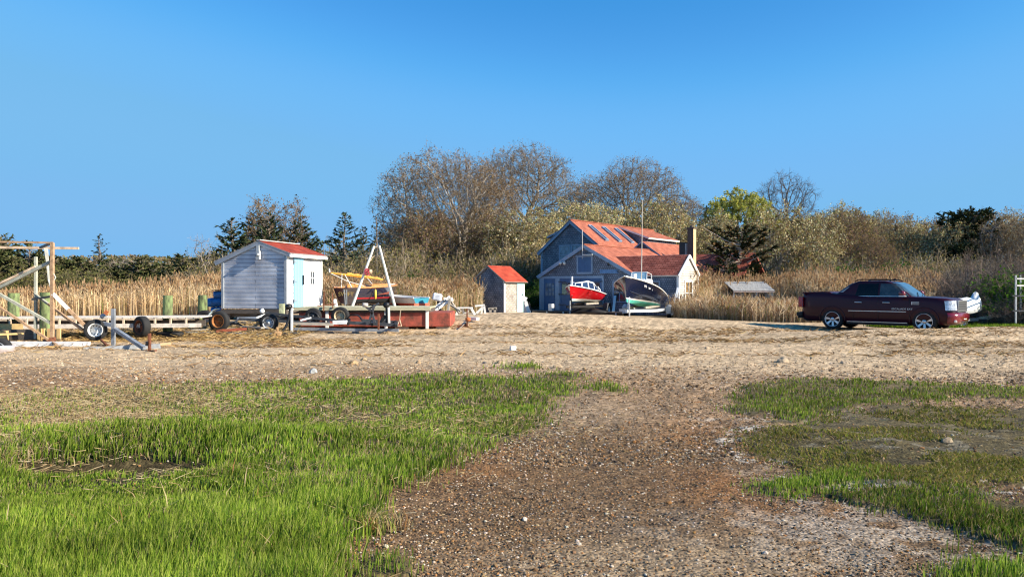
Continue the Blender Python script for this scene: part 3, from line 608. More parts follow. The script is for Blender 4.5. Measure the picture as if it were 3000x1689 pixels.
def shrub(name, label, loc, hgt, rad, seed, ns=90, tw=[(.20, .15, .11), (.27, .21, .16), (.14, .11, .09)], leaf=None, nleaf=0, lsize=.06, w0=.022, group=None, sub=9, cat="shrub"):
    r = np.random.default_rng(seed); root = thing(name, label, cat, loc, 0, group); P = []; W = []
    a = r.random(ns) * 6.28; ro = rad * .55 * r.random(ns) ** .5; o = np.stack([np.cos(a) * ro, np.sin(a) * ro, np.full(ns, -.1)], 1)
    Hh = hgt * (.45 + .6 * r.random(ns)) * (1 - .35 * ro / rad); d = np.stack([np.cos(a) * .35, np.sin(a) * .35, np.ones(ns)], 1) + r.normal(size=(ns, 3)) * .22; seg = []; cur = o; k = 6; cols = pick(tw, ns, .25)
    pts = [cur]
    for q in range(k):
        d = d + r.normal(size=d.shape) * .22; d[:, 2] = np.maximum(d[:, 2], .15); dd = d / np.linalg.norm(d, axis=1)[:, None]; nx = cur + dd * (Hh / k)[:, None]
        wq = w0 * (1 - q / k * .75) * (.6 + .9 * r.random(ns)); seg.append(prisms(cur, nx, wq, wq * .85, cols, 3)); cur = nx; pts.append(cur)
    PT = np.stack(pts, 1); crown = []; ends = []
    for q in range(sub):
        t = .25 + .74 * r.random(ns); f = t * k * .999; i0 = f.astype(int); Q = PT[np.arange(ns), i0] * (1 - (f - i0))[:, None] + PT[np.arange(ns), i0 + 1] * (f - i0)[:, None]
        v = r.normal(size=(ns, 3)) + np.array([0, 0, .7]); v /= np.linalg.norm(v, axis=1)[:, None]; L = hgt * .16 * (.5 + r.random((ns, 1))); m1 = Q + v * L * .5; e = m1 + (v + r.normal(size=v.shape) * .5) * L * .5
        crown.append(ribbon(Q, m1, .016, .012, cols)); crown.append(ribbon(m1, e, .012, .006, cols)); ends += [m1, e, e]
        for _ in range(2):
            e2 = m1 + r.normal(size=v.shape) * L * .3; crown.append(ribbon(m1, e2, .010, .006, cols)); ends.append(e2)
    V, T, C = merge(seg); npobj("stem", V, T, C, [BARK], False, root)
    if nleaf:
        E = np.concatenate(ends); j = r.integers(0, len(E), nleaf); ctr = E[j] + r.normal(size=(nleaf, 3)) * .08; a_ = r.normal(size=(nleaf, 3)); a_ /= np.linalg.norm(a_, axis=1)[:, None]; b_ = np.cross(a_, r.normal(size=(nleaf, 3))); b_ /= np.linalg.norm(b_, axis=1)[:, None]; s = lsize * (.5 + r.random((nleaf, 1)))
        crown.append(quads(ctr, a_ * s, b_ * s * .6, pick(leaf, nleaf, .25)))
    V, T, C = merge(crown); npobj("foliage", V, T, C, [LEAF if nleaf else TWIG], False, root); return root
def foot(px, Y): x = gx(px, Y); return (x, Y, hz(x, Y))
GREYTW = [(.23, .18, .145), (.30, .235, .18), (.18, .145, .12)]
BRN = [(.26, .17, .09), (.30, .20, .10), (.22, .15, .10)]
# --- the big bare trees
tree("oak_tree", "largest bare tree with pale forked trunk and wide brown crown left of the boathouse", foot(1345, 66), [(-1.2, 0, 8.6, 6.5, 5.5, 5.0), (2.4, 0, 8.6, 3.6, 4, 4.2), (-5.2, 0, 5.6, 2.3, 3, 2.2), (0, 0, 6, 3.5, 3.5, 2.6)], 3, .46, 1.9, .42, 4300,
     bark=(.50, .44, .36), tw=GREYTW + BRN, ntw=6, leaf=BRN + [(.36, .24, .10), (.30, .22, .14), (.34, .27, .19)], nleaf=32000, lsize=.055, twl=.75, infl=6)
tree("bare_tree", "tallest bare grey tree, its dome rising just right behind the largest tree", foot(1545, 76), [(-.3, 0, 11.2, 5.4, 5, 4.6), (3.6, 0, 9.4, 3.6, 4, 3.0), (-3.8, 0, 9.6, 3.0, 4, 3.4)], 5, .38, 3.6, .46, 3600, bark=(.33, .28, .23), tw=GREYTW + BRN[:1], ntw=9, twl=.85, leaf=[(.32, .25, .17), (.26, .20, .14), (.38, .31, .20)], nleaf=15000, lsize=.06, infl=7)
tree("bare_tree", "wide bare grey tree with domed crown above the boathouse roof", foot(1862, 78), [(0, 0, 10.3, 5.0, 5, 4.6), (-4.2, 0, 9.6, 3.2, 4, 3.4), (4.0, 0, 8.8, 3.0, 4, 2.8)], 8, .36, 3.4, .46, 3600, bark=(.34, .29, .24), tw=GREYTW + BRN[:1], ntw=9, twl=.85, leaf=[(.32, .26, .19), (.26, .21, .15), (.38, .32, .22)], nleaf=15000, lsize=.06, infl=7)
tree("bare_tree", "smaller bare tree sloping down to the right of the wide one above the roof", foot(2000, 82), [(0, 0, 8.0, 3.6, 3.5, 3.2), (2.4, 0, 7.6, 1.9, 2.4, 2.2)], 9, .24, 2.6, .45, 1500, bark=(.33, .28, .23), tw=GREYTW, ntw=6, infl=6)
tree("bare_tree", "fan shaped leafless dark tree standing alone against the sky above the chimney's right", foot(2300, 84), [(0, 0, 10.4, 3.6, 3.5, 3.7), (0, 0, 8, 2.5, 2.5, 2.5)], 12, .26, 4.4, .40, 2200, bark=(.20, .18, .17), tw=[(.16, .15, .16), (.20, .18, .18)], ntw=5, infl=6, up=.15)
YG = [(.48, .46, .09), (.40, .41, .09), (.56, .54, .18), (.28, .30, .08)]
tree("leafing_tree", "yellow green newly leafed tree behind the boathouse, brightest crown of all", foot(2165, 80), [(0, 0, 8.7, 3.8, 3.2, 2.8), (-2.6, 0, 7.8, 1.8, 2, 2.2), (3.0, 0, 7.2, 1.8, 2, 2.0)], 15, .26, 4.8, .5, 1300, leaf=YG, nleaf=17000, lsize=.10, infl=7, tw=BRN, ntw=3)
CREAM = [(.74, .60, .34), (.54, .43, .22), (.38, .29, .14), (.84, .74, .50), (.20, .14, .08)]
LGREEN = [(.40, .41, .15), (.60, .56, .30), (.26, .26, .10), (.74, .68, .44), (.18, .14, .07)]
OLV = [(.38, .27, .12), (.48, .35, .17), (.28, .20, .09), (.58, .46, .27), (.16, .11, .06)]
b1 = tree("budding_tree", "cream budding tree behind the boathouse's front gable, left of the skylit roof", foot(1590, 62), [(0, 0, 5.0, 3.0, 2.6, 2.6), (-2, 0, 3.8, 1.8, 2, 2), (2.2, 0, 4.6, 1.8, 2, 1.9)], 21, .17, .8, .42, 900, leaf=CREAM + LGREEN[:3], nleaf=13000, lsize=.066, tw=BRN + GREYTW, ntw=4, bark=(.36, .31, .24))
b2 = tree("budding_tree", "olive brown budding tree with dark bare fork, beside the flat topped cedar", foot(2285, 58), [(0, 0, 5.2, 3.6, 2.8, 3.0), (-2.4, 0, 3.8, 1.8, 2, 2.2), (2.6, 0, 4.2, 2.0, 2, 2.2)], 24, .20, .9, .42, 1000, leaf=LGREEN * 2 + OLV * 2, nleaf=12500, lsize=.07, tw=BRN + GREYTW, ntw=4, bark=(.30, .26, .20))
b3 = tree("budding_tree", "light green budding tree leaning between the largest tree and the boathouse", foot(1500, 60), [(0, 0, 5.0, 2.4, 2.4, 2.6), (1.6, 0, 6.2, 1.8, 2, 1.8)], 27, .16, 1.0, .42, 800, leaf=LGREEN + OLV, nleaf=7000, lsize=.066, tw=BRN + GREYTW, ntw=4, bark=(.42, .37, .29))
def put(src, px, Y, s, rz, label, sz=None): return dup(src, foot(px, Y), rz, label, (s, s, (sz or s) * (1.12 if src.name.startswith("budding") else 1.06)))
put(b1, 1760, 66, 1.05, 1.4, "yellowish budding tree seen right over the boathouse ridge"); put(b1, 1680, 70, 1.12, 2.6, "cream crowned budding tree above the peak of the taller gable")
put(b2, 1930, 66, 1.05, 2.0, "olive brown budding tree between the skylit roof and the tall chimney"); put(b1, 2020, 70, .92, 3.6, "tan budding tree right behind the top of the tall chimney")
put(b2, 2110, 66, .90, 4.2, "olive budding tree under the yellow green crown"); put(b2, 1850, 72, 1.02, 5.4, "brownish budding tree low behind the shed dormer")
put(b3, 2400, 64, .92, 1.0, "pale green budding tree on the right flank of the olive brown one"); put(b3, 1640, 64, .80, 3.0, "small green budding tree rising at the taller gable's left eave")
put(b2, 2470, 70, 1.02, 1.5, "olive brown budding tree behind the truck's bed"); put(b1, 2560, 76, 1.05, 4.6, "pale budding tree top between two bare crowns right of centre"); put(b2, 2680, 68, .86, 3.3, "small olive budding tree above the truck's windshield"); put(b3, 2760, 64, .8, 5.1, "small green budding tree left of the dome pine"); put(b2, 2960, 66, .92, 2.2, "olive budding tree right of the dome pine"); put(b2, 1420, 70, .98, 4.4, "olive budding tree low behind the small red roofed shed"); put(b3, 1215, 64, .72, .9, "small green budding tree under the largest tree's left limbs")
put(b2, 2235, 72, .82, .8, "rusty olive budding tree behind the flat topped cedar")
# --- medium bare and brown trees
RB = [(.24, .15, .11), (.28, .18, .13), (.20, .15, .12)]
m1 = tree("round_tree", "bare brown tree with pale twiggy top, right of the reddish brown one", foot(2620, 72), [(0, 0, 5.8, 3.4, 3, 3.1), (2.6, 0, 4.6, 2.2, 2.4, 2.3), (-2.4, 0, 4.6, 1.8, 2, 2.2)], 31, .22, 1.0, .42, 1700, bark=(.26, .22, .18), tw=[(.28, .24, .20), (.22, .18, .14), (.30, .22, .13)], ntw=6, leaf=BRN + [(.36, .30, .18), (.40, .36, .24)], nleaf=9000, lsize=.06)
m2 = tree("round_tree", "reddish brown bare tree behind the truck's bed", foot(2480, 66), [(0, 0, 5.5, 2.9, 2.8, 2.9), (-1.5, 0, 3.8, 2.2, 2, 2.0), (2.0, 0, 3.8, 2.0, 2, 2.0)], 33, .18, .8, .4, 1500, bark=(.30, .25, .21), tw=RB, ntw=5, leaf=RB + [(.28, .22, .08), (.34, .24, .10), (.22, .20, .08)], nleaf=12000, lsize=.065)
put(m1, 2460, 84, 1.08, 2.2, "rounded bare crown topping the reddish brown tree from behind"); put(m2, 2720, 78, .95, 1.1, "hazy purplish bare tree between the pale twiggy tree and the dark pine")
put(m2, 2800, 70, .92, 3.1, "low reddish bare tree in front of the dark pine's left side"); put(m1, 2930, 62, .86, 4.0, "tangled bare tree right of the dark pine at the picture's right")
put(m1, 3060, 58, .86, .6, "bare twiggy tree cut by the right edge of the view"); put(m2, 2560, 60, .66, 5.0, "small brown bare tree above the truck's cab")
put(m2, 1250, 62, .92, .4, "brown twiggy tree low under the largest tree's left limbs"); put(m2, 1440, 62, .85, 2.7, "brown twiggy tree right behind the small red roofed shed"); put(m1, 1170, 70, .80, 1.9, "bare bushy tree right of the slim conifer pair")
put(m2, 1320, 74, .95, 4.1, "dim brown tree behind the largest tree's trunk"); put(m1, 1010, 66, .52, 4.1, "low bare tree in front of the paired conifers"); put(m1, 3180, 66, .9, 2.0, "bare tree farthest to the right beyond the rack")
# --- left group: conifers with bare heads among them
c1 = conifer("cedar_tree", "broad dark cedar right behind the white shed's ridge", foot(795, 52), 6.6, 2.6, 41, shape=.75, nb=170, dead=.2)
c2 = conifer("spruce_tree", "layered blue green conifer with upswept arms between white shed and A frame", foot(1012, 54), 6.9, 2.5, 43, cols=[(.045, .07, .05), (.065, .09, .06), (.09, .11, .07)], shape=.8, nb=120, dead=.06, npc=60)
c3 = conifer("spruce_tree", "slim open conifer behind the A frame poles", foot(1103, 56), 7.0, 1.45, 45, cols=[(.025, .042, .030), (.04, .058, .035)], shape=.7, nb=70, dead=.1, npc=36)
c4 = conifer("cedar_tree", "low ragged cedar at the far left behind the rusty frame", foot(110, 54), 3.9, 2.0, 47, cols=[(.07, .09, .035), (.10, .115, .045), (.14, .13, .06)], shape=.5, nb=120, dead=.2)
def putc(src, px, Y, s, sz, rz, label, group=None): return dup(src, foot(px, Y), rz, label, (s, s, sz), group)
putc(c1, 690, 56, 1.15, 1.0, 1.0, "dark cedar left of the white shed's roof, its top leaning left"); putc(c1, 885, 58, 1.1, 1.05, 2.0, "pointed cedar over the white shed's red roof"); putc(c1, 745, 60, 1.25, 1.15, 3.4, "dense brownish cedar under the twin bare heads")
putc(c2, 925, 60, .7, .72, 1.1, "small conifer filling the gap right of the white shed"); putc(c2, 1062, 60, .8, .92, 2.1, "shorter conifer leaning on the layered blue green one"); putc(c2, 960, 58, .55, .55, 4.4, "stunted conifer at the foot of the layered one's left")
sp = conifer("spruce_tree", "lone spire topped conifer standing above the left tree line", foot(290, 62), 5.9, 1.9, 49, cols=[(.03, .048, .03), (.045, .06, .035)], shape=.9, nb=80, dead=.12, npc=40)
putc(sp, 378, 60, .62, .62, 1.2, "short spire right of the lone spire topped conifer"); putc(sp, 412, 58, .5, .56, 2.2, "tiny spire second right of the lone conifer"); putc(sp, 480, 62, .6, .60, 3.2, "small dark conifer midway along the left tree line")
GRP = "cedars in the low left tree line"; same = "low dark cedar in the tree line behind the golden reed bed"
r_ = random.Random(3)
for i, px in enumerate((-330, -290, -250, -210, -170, -135, -100, -65, -30, 5, 30, 70, 140, 170, 200, 230, 262, 318, 335, 365, 400, 440, 470, 505, 525, 545, 575, 600, 625, 640, 660)):
    s = .78 + .3 * r_.random(); putc(c4, px + r_.uniform(-12, 12), 50 + 7 * r_.random(), s * 1.1, s * (1.25 if px < 120 else .9), r_.random() * 6, same, GRP)
c4['group'] = GRP
tree("bare_tree", "twin bare heads rising out of the cedars behind the white shed", foot(805, 58), [(-1.0, 0, 6.8, 1.4, 1.2, 1.5), (1.5, 0, 6.9, 1.0, 1, 1.3), (.1, 0, 5.0, 2.6, 2, 2.0)], 52, .17, 1.6, .36, 1500, bark=(.42, .34, .25), tw=[(.30, .20, .14), (.36, .25, .17), (.24, .17, .12)], ntw=7, twl=.6, leaf=[(.26, .18, .10), (.20, .15, .09)], nleaf=6000, lsize=.06)
t6 = tree("bare_tree", "thin pale bare sapling standing above the reeds left of the white shed", foot(590, 52), [(0, 0, 3.9, 1.1, 1.1, 1.3), (.1, 0, 2.6, .9, .9, .8)], 54, .07, 1.2, .3, 300, tipr=.01, bark=(.36, .32, .29), tw=[(.30, .27, .26)], ntw=3, twl=.4, twr=.013)
dup(t6, foot(640, 56), 2, "fainter bare sapling right of the thin pale one", (.9, .9, .82)); dup(t6, foot(2740, 74), 1, "wispy bare tip poking out above the hazy purplish tree", (1.3, 1.3, 1.45))
dup(t6, foot(2905, 60), 3, "bare spindly twigs just right above the dark pine's dome", (.9, .9, 1.42)); dup(t6, foot(350, 54), 4, "grey dead snag beside the lone spire topped conifer", (.8, .8, .68)); dup(t6, foot(395, 56), 5.5, "grey dead snag among the tiny spires", (.8, .8, .72))
# --- flat topped cedar and dome pine
DK = [(.018, .028, .014), (.03, .042, .02), (.05, .055, .025)]
ft = conifer("cedar_tree", "flat topped dark cedar with bleached trunk right of the tall chimney", foot(2168, 50), 5.6, 2.1, 61, cols=DK + [(.12, .08, .035)], base=.32, nb=70, flat=1, dead=.14, lean=.3, bark=(.40, .34, .28), npc=80)
conifer("cedar_tree", "low black green cedar covering the cottage roof's right end", foot(2105, 46), 3.6, 1.6, 63, cols=DK, shape=.5, nb=130, dead=.12, npc=60)
conifer("cedar_tree", "dark low cedar filling under the flat topped one", foot(2190, 52), 3.6, 2.4, 65, cols=DK, shape=.45, nb=120, dead=.12, npc=55)
dome = conifer("pine_tree", "dark dome shaped pine rising over the thicket at right", foot(2845, 64), 8.3, 2.4, 67, cols=[(.03, .045, .02), (.045, .06, .026), (.065, .075, .035)], base=.36, nb=240, flat=1, dead=.05, npc=80)
putc(dome, 2345, 76, .85, 1.0, 1.3, "dark pine below the fan shaped leafless tree"); putc(dome, 2810, 60, .62, .62, 2.3, "smaller dark pine lump at the dome pine's left foot")
# --- thickets and shrubs
s1 = shrub("thicket", "tangled brown thicket behind the covered boat, right of the truck", foot(2905, 33), 3.4, 2.6, 71, 260, sub=12)
s2 = shrub("leafy_shrub", "bright green leafy shrub over the rack at the right edge", foot(2990, 31.5), 2.9, 1.5, 73, 70, leaf=[(.09, .20, .02), (.13, .26, .03), (.06, .13, .02)], nleaf=9000, lsize=.055)
s3 = shrub("leafy_shrub", "dark green holly behind the A frame's right pole", foot(1205, 52), 3.0, 2.4, 75, 90, leaf=[(.05, .11, .02), (.08, .16, .03), (.035, .07, .015)], nleaf=9000, lsize=.07)
s4 = shrub("thicket", "pale brown thicket behind the orange sail boom", foot(960, 50), 3.4, 2.8, 77, 240, tw=[(.34, .26, .17), (.26, .20, .12), (.20, .16, .10), (.44, .38, .30)], leaf=[(.20, .18, .06), (.28, .22, .09), (.14, .14, .05), (.34, .27, .14)], nleaf=5000, lsize=.06, sub=9)
s5 = shrub("thicket", "olive scrub in front of the cedars at far left", foot(200, 50), 3.3, 3.0, 79, 120, tw=[(.17, .14, .09), (.22, .18, .11)], leaf=[(.15, .15, .05), (.11, .11, .04), (.19, .17, .07)], nleaf=6500, lsize=.07, sub=9)
def puts(src, px, Y, s, sz, rz, label, group=None): return dup(src, foot(px, Y), rz, label, (s, s, sz), group)
puts(s1, 2800, 37, 1.0, 1.0, 1, "brown thicket above the covered boat's tip"); puts(s1, 2990, 35, 1.05, 1.1, 2, "brown thicket behind the white rack"); puts(s1, 3110, 33, 1.0, 1.0, 3, "brown thicket beyond the rack's right side")
puts(s1, 2930, 41, 1.1, 1.35, 4, "tall thicket between the dome pine and the leafy shrub"); puts(s1, 3060, 44, 1.2, 1.4, 5.1, "tall thicket above the bright leafy shrub"); puts(s1, 2830, 47, 1.1, 1.15, .4, "brown scrub along the right end of the tall reeds")
puts(s2, 3060, 31, 1.1, 1.0, 2, "bright green leafy shrub just outside the rack"); puts(s1, 2985, 30.4, .62, .55, 1.4, "low brown twiggy brush under the bright green shrub")
for px, Y, s, sz, l in ((2560, 51, 1.5, 1.25, "large light green shrub rising above the reeds right of the olive tree"), (2700, 52, 1.1, .95, "dull green shrub above the reeds over the truck's hood"), (2420, 52, 1.1, .95, "green shrub above the reeds left of the large light green one"), (1050, 50, .8, .62, "green holly clump behind the dark boat's boom"), (1300, 54, 1.0, .85, "green holly under the largest tree's trunk, left side"), (1405, 54, .8, .7, "green holly just left of the small red roofed shed"), (1530, 52, .7, .85, "green shrub in the dark gap beside the boathouse"), (455, 52, .9, .62, "green shrub at the back of the golden reeds, mid left"), (400, 50, .8, .55, "rounded green shrub left of its twin behind the golden reeds"), (2540, 56, 1.1, 1.0, "light green shrub above the truck's roof"), (2590, 60, 1.0, 1.1, "green shrub right of the light green one above the truck"), (20, 52, .8, .6, "green shrub behind the leftmost dock post"), (2470, 56, 1.0, .85, "green shrub over the truck's bed"), (2330, 54, 1.0, .7, "green undergrowth below the olive brown budding tree"), (880, 50, .9, .6, "green undergrowth hidden right of the white shed")):
    puts(s3, px, Y, s, sz, px * .01, l)
for px, Y, s, sz, l in ((1090, 52, 1.1, 1.15, "brown thicket under the slim conifer"), (1170, 56, 1.2, 1.35, "dense brown thicket left under the largest tree"), (1260, 56, 1.1, 1.1, "brown brush in front of the largest tree's left side"), (1370, 58, 1.2, 1.2, "brown brush around the foot of the largest tree"), (1460, 56, 1.1, 1.25, "brush rising behind the small red roofed shed"), (1540, 58, 1.2, 1.5, "shadowy brush between small shed and boathouse"), (630, 50, 1.0, .9, "brown scrub left of the white shed"), (700, 50, 1.1, 1.1, "brown scrub right behind the white shed's left eave"), (850, 52, 1.0, 1.2, "brown scrub behind the white shed's right end"), (2390, 56, 1.2, 1.2, "brown scrub under the pale green budding tree"), (2450, 62, 1.3, 1.2, "brown scrub over the truck's tail"), (2650, 60, 1.3, 1.25, "brown scrub above the truck's windshield"), (2720, 58, 1.3, 1.25, "brown scrub above the truck's hood"), (2780, 54, 1.1, 1.2, "brown scrub at the left foot of the dome pine")):
    puts(s4, px, Y, s * 1.05, sz * 1.25, px * .013, l)
for px, Y, s, sz, l in ((-280, 50, 1.1, 1, "olive scrub far outside left"), (-140, 51, 1.1, .95, "olive scrub just outside the left edge"), (60, 50, 1.1, 1.0, "olive scrub behind the rusty frame"), (290, 50, 1.05, .92, "olive scrub below the lone spire topped conifer"), (345, 53, 1.0, .85, "olive scrub left of the rounded green shrubs"), (520, 54, 1.1, .85, "olive scrub in the middle of the left tree line"), (575, 52, 1.0, .85, "olive scrub beneath the pale sapling"), (130, 54, 1.2, 1.05, "olive scrub behind the leaning planks of the frame")):
    puts(s5, px, Y, s * 1.1, sz * 1.0, px * .017, l)
GB = "brown brush filling in under the trees"
for i, px in enumerate(list(range(940, 1640, 52)) + list(range(2060, 3200, 58)) + list(range(640, 940, 60))):
    r2 = random.Random(px); dup(s4 if i % 3 else s1, foot(px + r2.uniform(-15, 15), 60 + r2.random() * 9), r2.random() * 6, "leafless brown brush filling in under the trees", (1.35, 1.35, 1.25 + .5 * r2.random()), GB)
# far-off wood that closes the horizon behind everything
def farwood():
    parts = []; n = 70000; x = -150 + rng.random(n) * 330; y = 92 + rng.random(n) * 26; g = H(x, y); hh = (6.4 + 4.8 * fbm(x * .09, y * .02, 131, 3)) * (1 - .60 * (1 - sstep(-22, -12, x)))
    t = rng.random(n) ** .8; z = g + hh * t; B = np.stack([x, y, z], 1); a = rng.normal(size=(n, 3)); a /= np.linalg.norm(a, axis=1)[:, None]; b = np.cross(a, rng.normal(size=(n, 3))); b /= np.linalg.norm(b, axis=1)[:, None]; s = .16 + .26 * rng.random((n, 1))
    parts.append(quads(B, a * s, b * s * .5, pick([(.22, .17, .10), (.17, .16, .07), (.27, .21, .13), (.12, .11, .05)], n, .3)))
    n = 3500; x = -150 + rng.random(n) * 330; y = 95 + rng.random(n) * 30; g = H(x, y); P0 = np.stack([x, y, g], 1); P1 = P0 + np.stack([rng.normal(size=n) * .8, rng.normal(size=n) * .5, (3 + 2 * rng.random(n)) * (1 - .6 * (1 - sstep(-22, -12, x)))], 1); parts.append(ribbon(P0, P1, .2, .06, pick([(.2, .17, .14)], n)))
    V, T, C = merge(parts); o = npobj("woods", V, T, C, [LEAF]); tag(o, "dim brown and green far-off woods behind the nearer trees", "woods", kind="stuff")
farwood()
# ================================================================ BUILDING MATERIALS
M_grey = shingle("shade_blued_cedar_shingle", (.18, .205, .25), (.29, .315, .37), (.05, .058, .08), .14, .13)  # weathered cedar with the blue of the shaded walls mixed into its colour
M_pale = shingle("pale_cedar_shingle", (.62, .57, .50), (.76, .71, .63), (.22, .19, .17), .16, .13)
M_tan = shingle("sunlit_tan_cedar_shingle", (.46, .41, .36), (.62, .56, .50), (.16, .13, .11), .14, .12)  # lighter copy of the cedar, coloured for the small shed's sunlit side
M_white = shingle("white_painted_shingle", (.74, .74, .74), (.86, .86, .86), (.42, .42, .44), .42, .155, .25, ms=.006)
M_clap = shingle("shade_tinted_white_clapboard", (.52, .55, .63), (.63, .66, .73), (.12, .14, .19), 2.9, .155, .3, ms=.010)  # white siding with the gable's bluish shade put into its colour
M_red = shingle("red_roof_shingle", (.36, .115, .070), (.44, .155, .100), (.23, .07, .045), .25, .14, .35, ms=.010)
M_red2 = shingle("brick_red_roof_shingle", (.33, .085, .055), (.50, .16, .11), (.16, .045, .03), .30, .16, .5, ms=.022)
M_deep = shingle("deep_red_roof_shingle", (.30, .045, .025), (.37, .065, .038), (.20, .03, .02), .3, .14, .3, ms=.010)
M_scar = shingle("scarlet_roof_shingle", (.40, .055, .030), (.47, .08, .042), (.30, .042, .025), .3, .14, .3, ms=.008)
M_trim = mat("grey_blue_trim", (.26, .34, .44), .6, var=.12, scale=3)
M_wtrim = mat("white_trim", (.80, .78, .74), .5, var=.08, scale=3)
M_bdoor = mat("shade_darkened_blue_door", (.055, .125, .25), .5, var=.15, scale=4)  # door blue darkened in its colour for the shaded facade
M_ldoor = mat("light_blue_door", (.26, .52, .68), .45, var=.06, scale=2, stretch=(6, 1, .4))
M_glass = mat("window_glass", (.03, .04, .055), .08, var=.3, spec=.8)
M_pane = mat("pale_window_glass", (.16, .22, .28), .12, var=.5, scale=3, spec=.8)
M_black = mat("black_metal", (.018, .018, .02), .4, var=.4)
M_brick = mat("dark_chimney_brick", (.10, .075, .065), .9, var=.4, scale=18, bump=.4)
M_litface = mat("sunlit_chimney_face", (.60, .46, .24), .85, var=.2, scale=8)  # sunlight on the tall chimney's right side, painted as a tan face
M_dwood = mat("dark_weathered_timber", (.12, .10, .085), .9, var=.4, scale=5, stretch=(1, 1, 8), bump=.4)
M_gwood = mat("grey_weathered_wood", (.36, .32, .27), .9, var=.35, scale=4, stretch=(1, 6, 6), bump=.5)
M_ywood = mat("fresh_yellow_timber", (.62, .42, .18), .8, var=.25, scale=4, bump=.3)
def win(par, o, ud, nd, u, z, wd, h, nx=2, ny=2, fm=None, gm=None, t=.06, name="window"):
    """window with casing, sash bars and pane on a wall; u, z is its lower left corner"""
    fm = fm or M_trim; gm = gm or M_glass; o = Vector(o); ud = Vector(ud); nd = Vector(nd); P = lambda a, b, c: o + ud * a + nd * c + Vector((0, 0, b))
    m = MB(); f = .075
    for (a, b, c, d) in ((u - f, z - f, u + wd + f, z), (u - f, z + h, u + wd + f, z + h + f), (u - f, z, u, z + h), (u + wd, z, u + wd + f, z + h)):
        q = [P(a, b, .0), P(c, b, .0), P(c, d, .0), P(a, d, .0), P(a, b, t), P(c, b, t), P(c, d, t), P(a, d, t)]
        m.add(q, [(0, 3, 2, 1), (4, 5, 6, 7), (0, 1, 5, 4), (1, 2, 6, 5), (2, 3, 7, 6), (3, 0, 4, 7)])
    for i in range(1, nx): m.beam(P(u + wd * i / nx, z, t - .02), P(u + wd * i / nx, z + h, t - .02), .035, .025, up=nd)
    for i in range(1, ny): m.beam(P(u, z + h * i / ny, t - .018), P(u + wd, z + h * i / ny, t - .018), .045, .025, up=nd)
    w_ = m.build(name, fm, par)
    g = MB(); g.add([P(u, z, .03), P(u + wd, z, .03), P(u + wd, z + h, .03), P(u, z + h, .03), P(u, z, .01), P(u + wd, z, .01), P(u + wd, z + h, .01), P(u, z + h, .01)], [(0, 1, 2, 3), (7, 6, 5, 4), (0, 4, 5, 1), (1, 5, 6, 2), (2, 6, 7, 3), (3, 7, 4, 0)])
    g.build("pane", gm, w_); return w_
def gable(z0, a, b, px_, ze_l, ze_r, zp):          # edges of a gable wall as functions of height
    xl = lambda z: a if z <= ze_l else a + (px_ - a) * min(1, (z - ze_l) / (zp - ze_l))
    xr = lambda z: b if z <= ze_r else b - (b - px_) * min(1, (z - ze_r) / (zp - ze_r))
    return xl, xr
def roofslab(m, ridge0, ridge1, eave1, eave0, th=.09, mi=0, me=1):
    r0, r1, e1, e0 = map(Vector, (ridge0, ridge1, eave1, eave0)); ax = (r1 - r0).normalized(); sl = (e0 - r0); sl = (sl - ax * sl.dot(ax)).normalized()
    uv = lambda p: ((Vector(p) - r0).dot(ax), (Vector(p) - r0).dot(sl)); m.slab([r0, r1, e1, e0], th, mi, [uv(r0), uv(r1), uv(e1), uv(e0)], me)
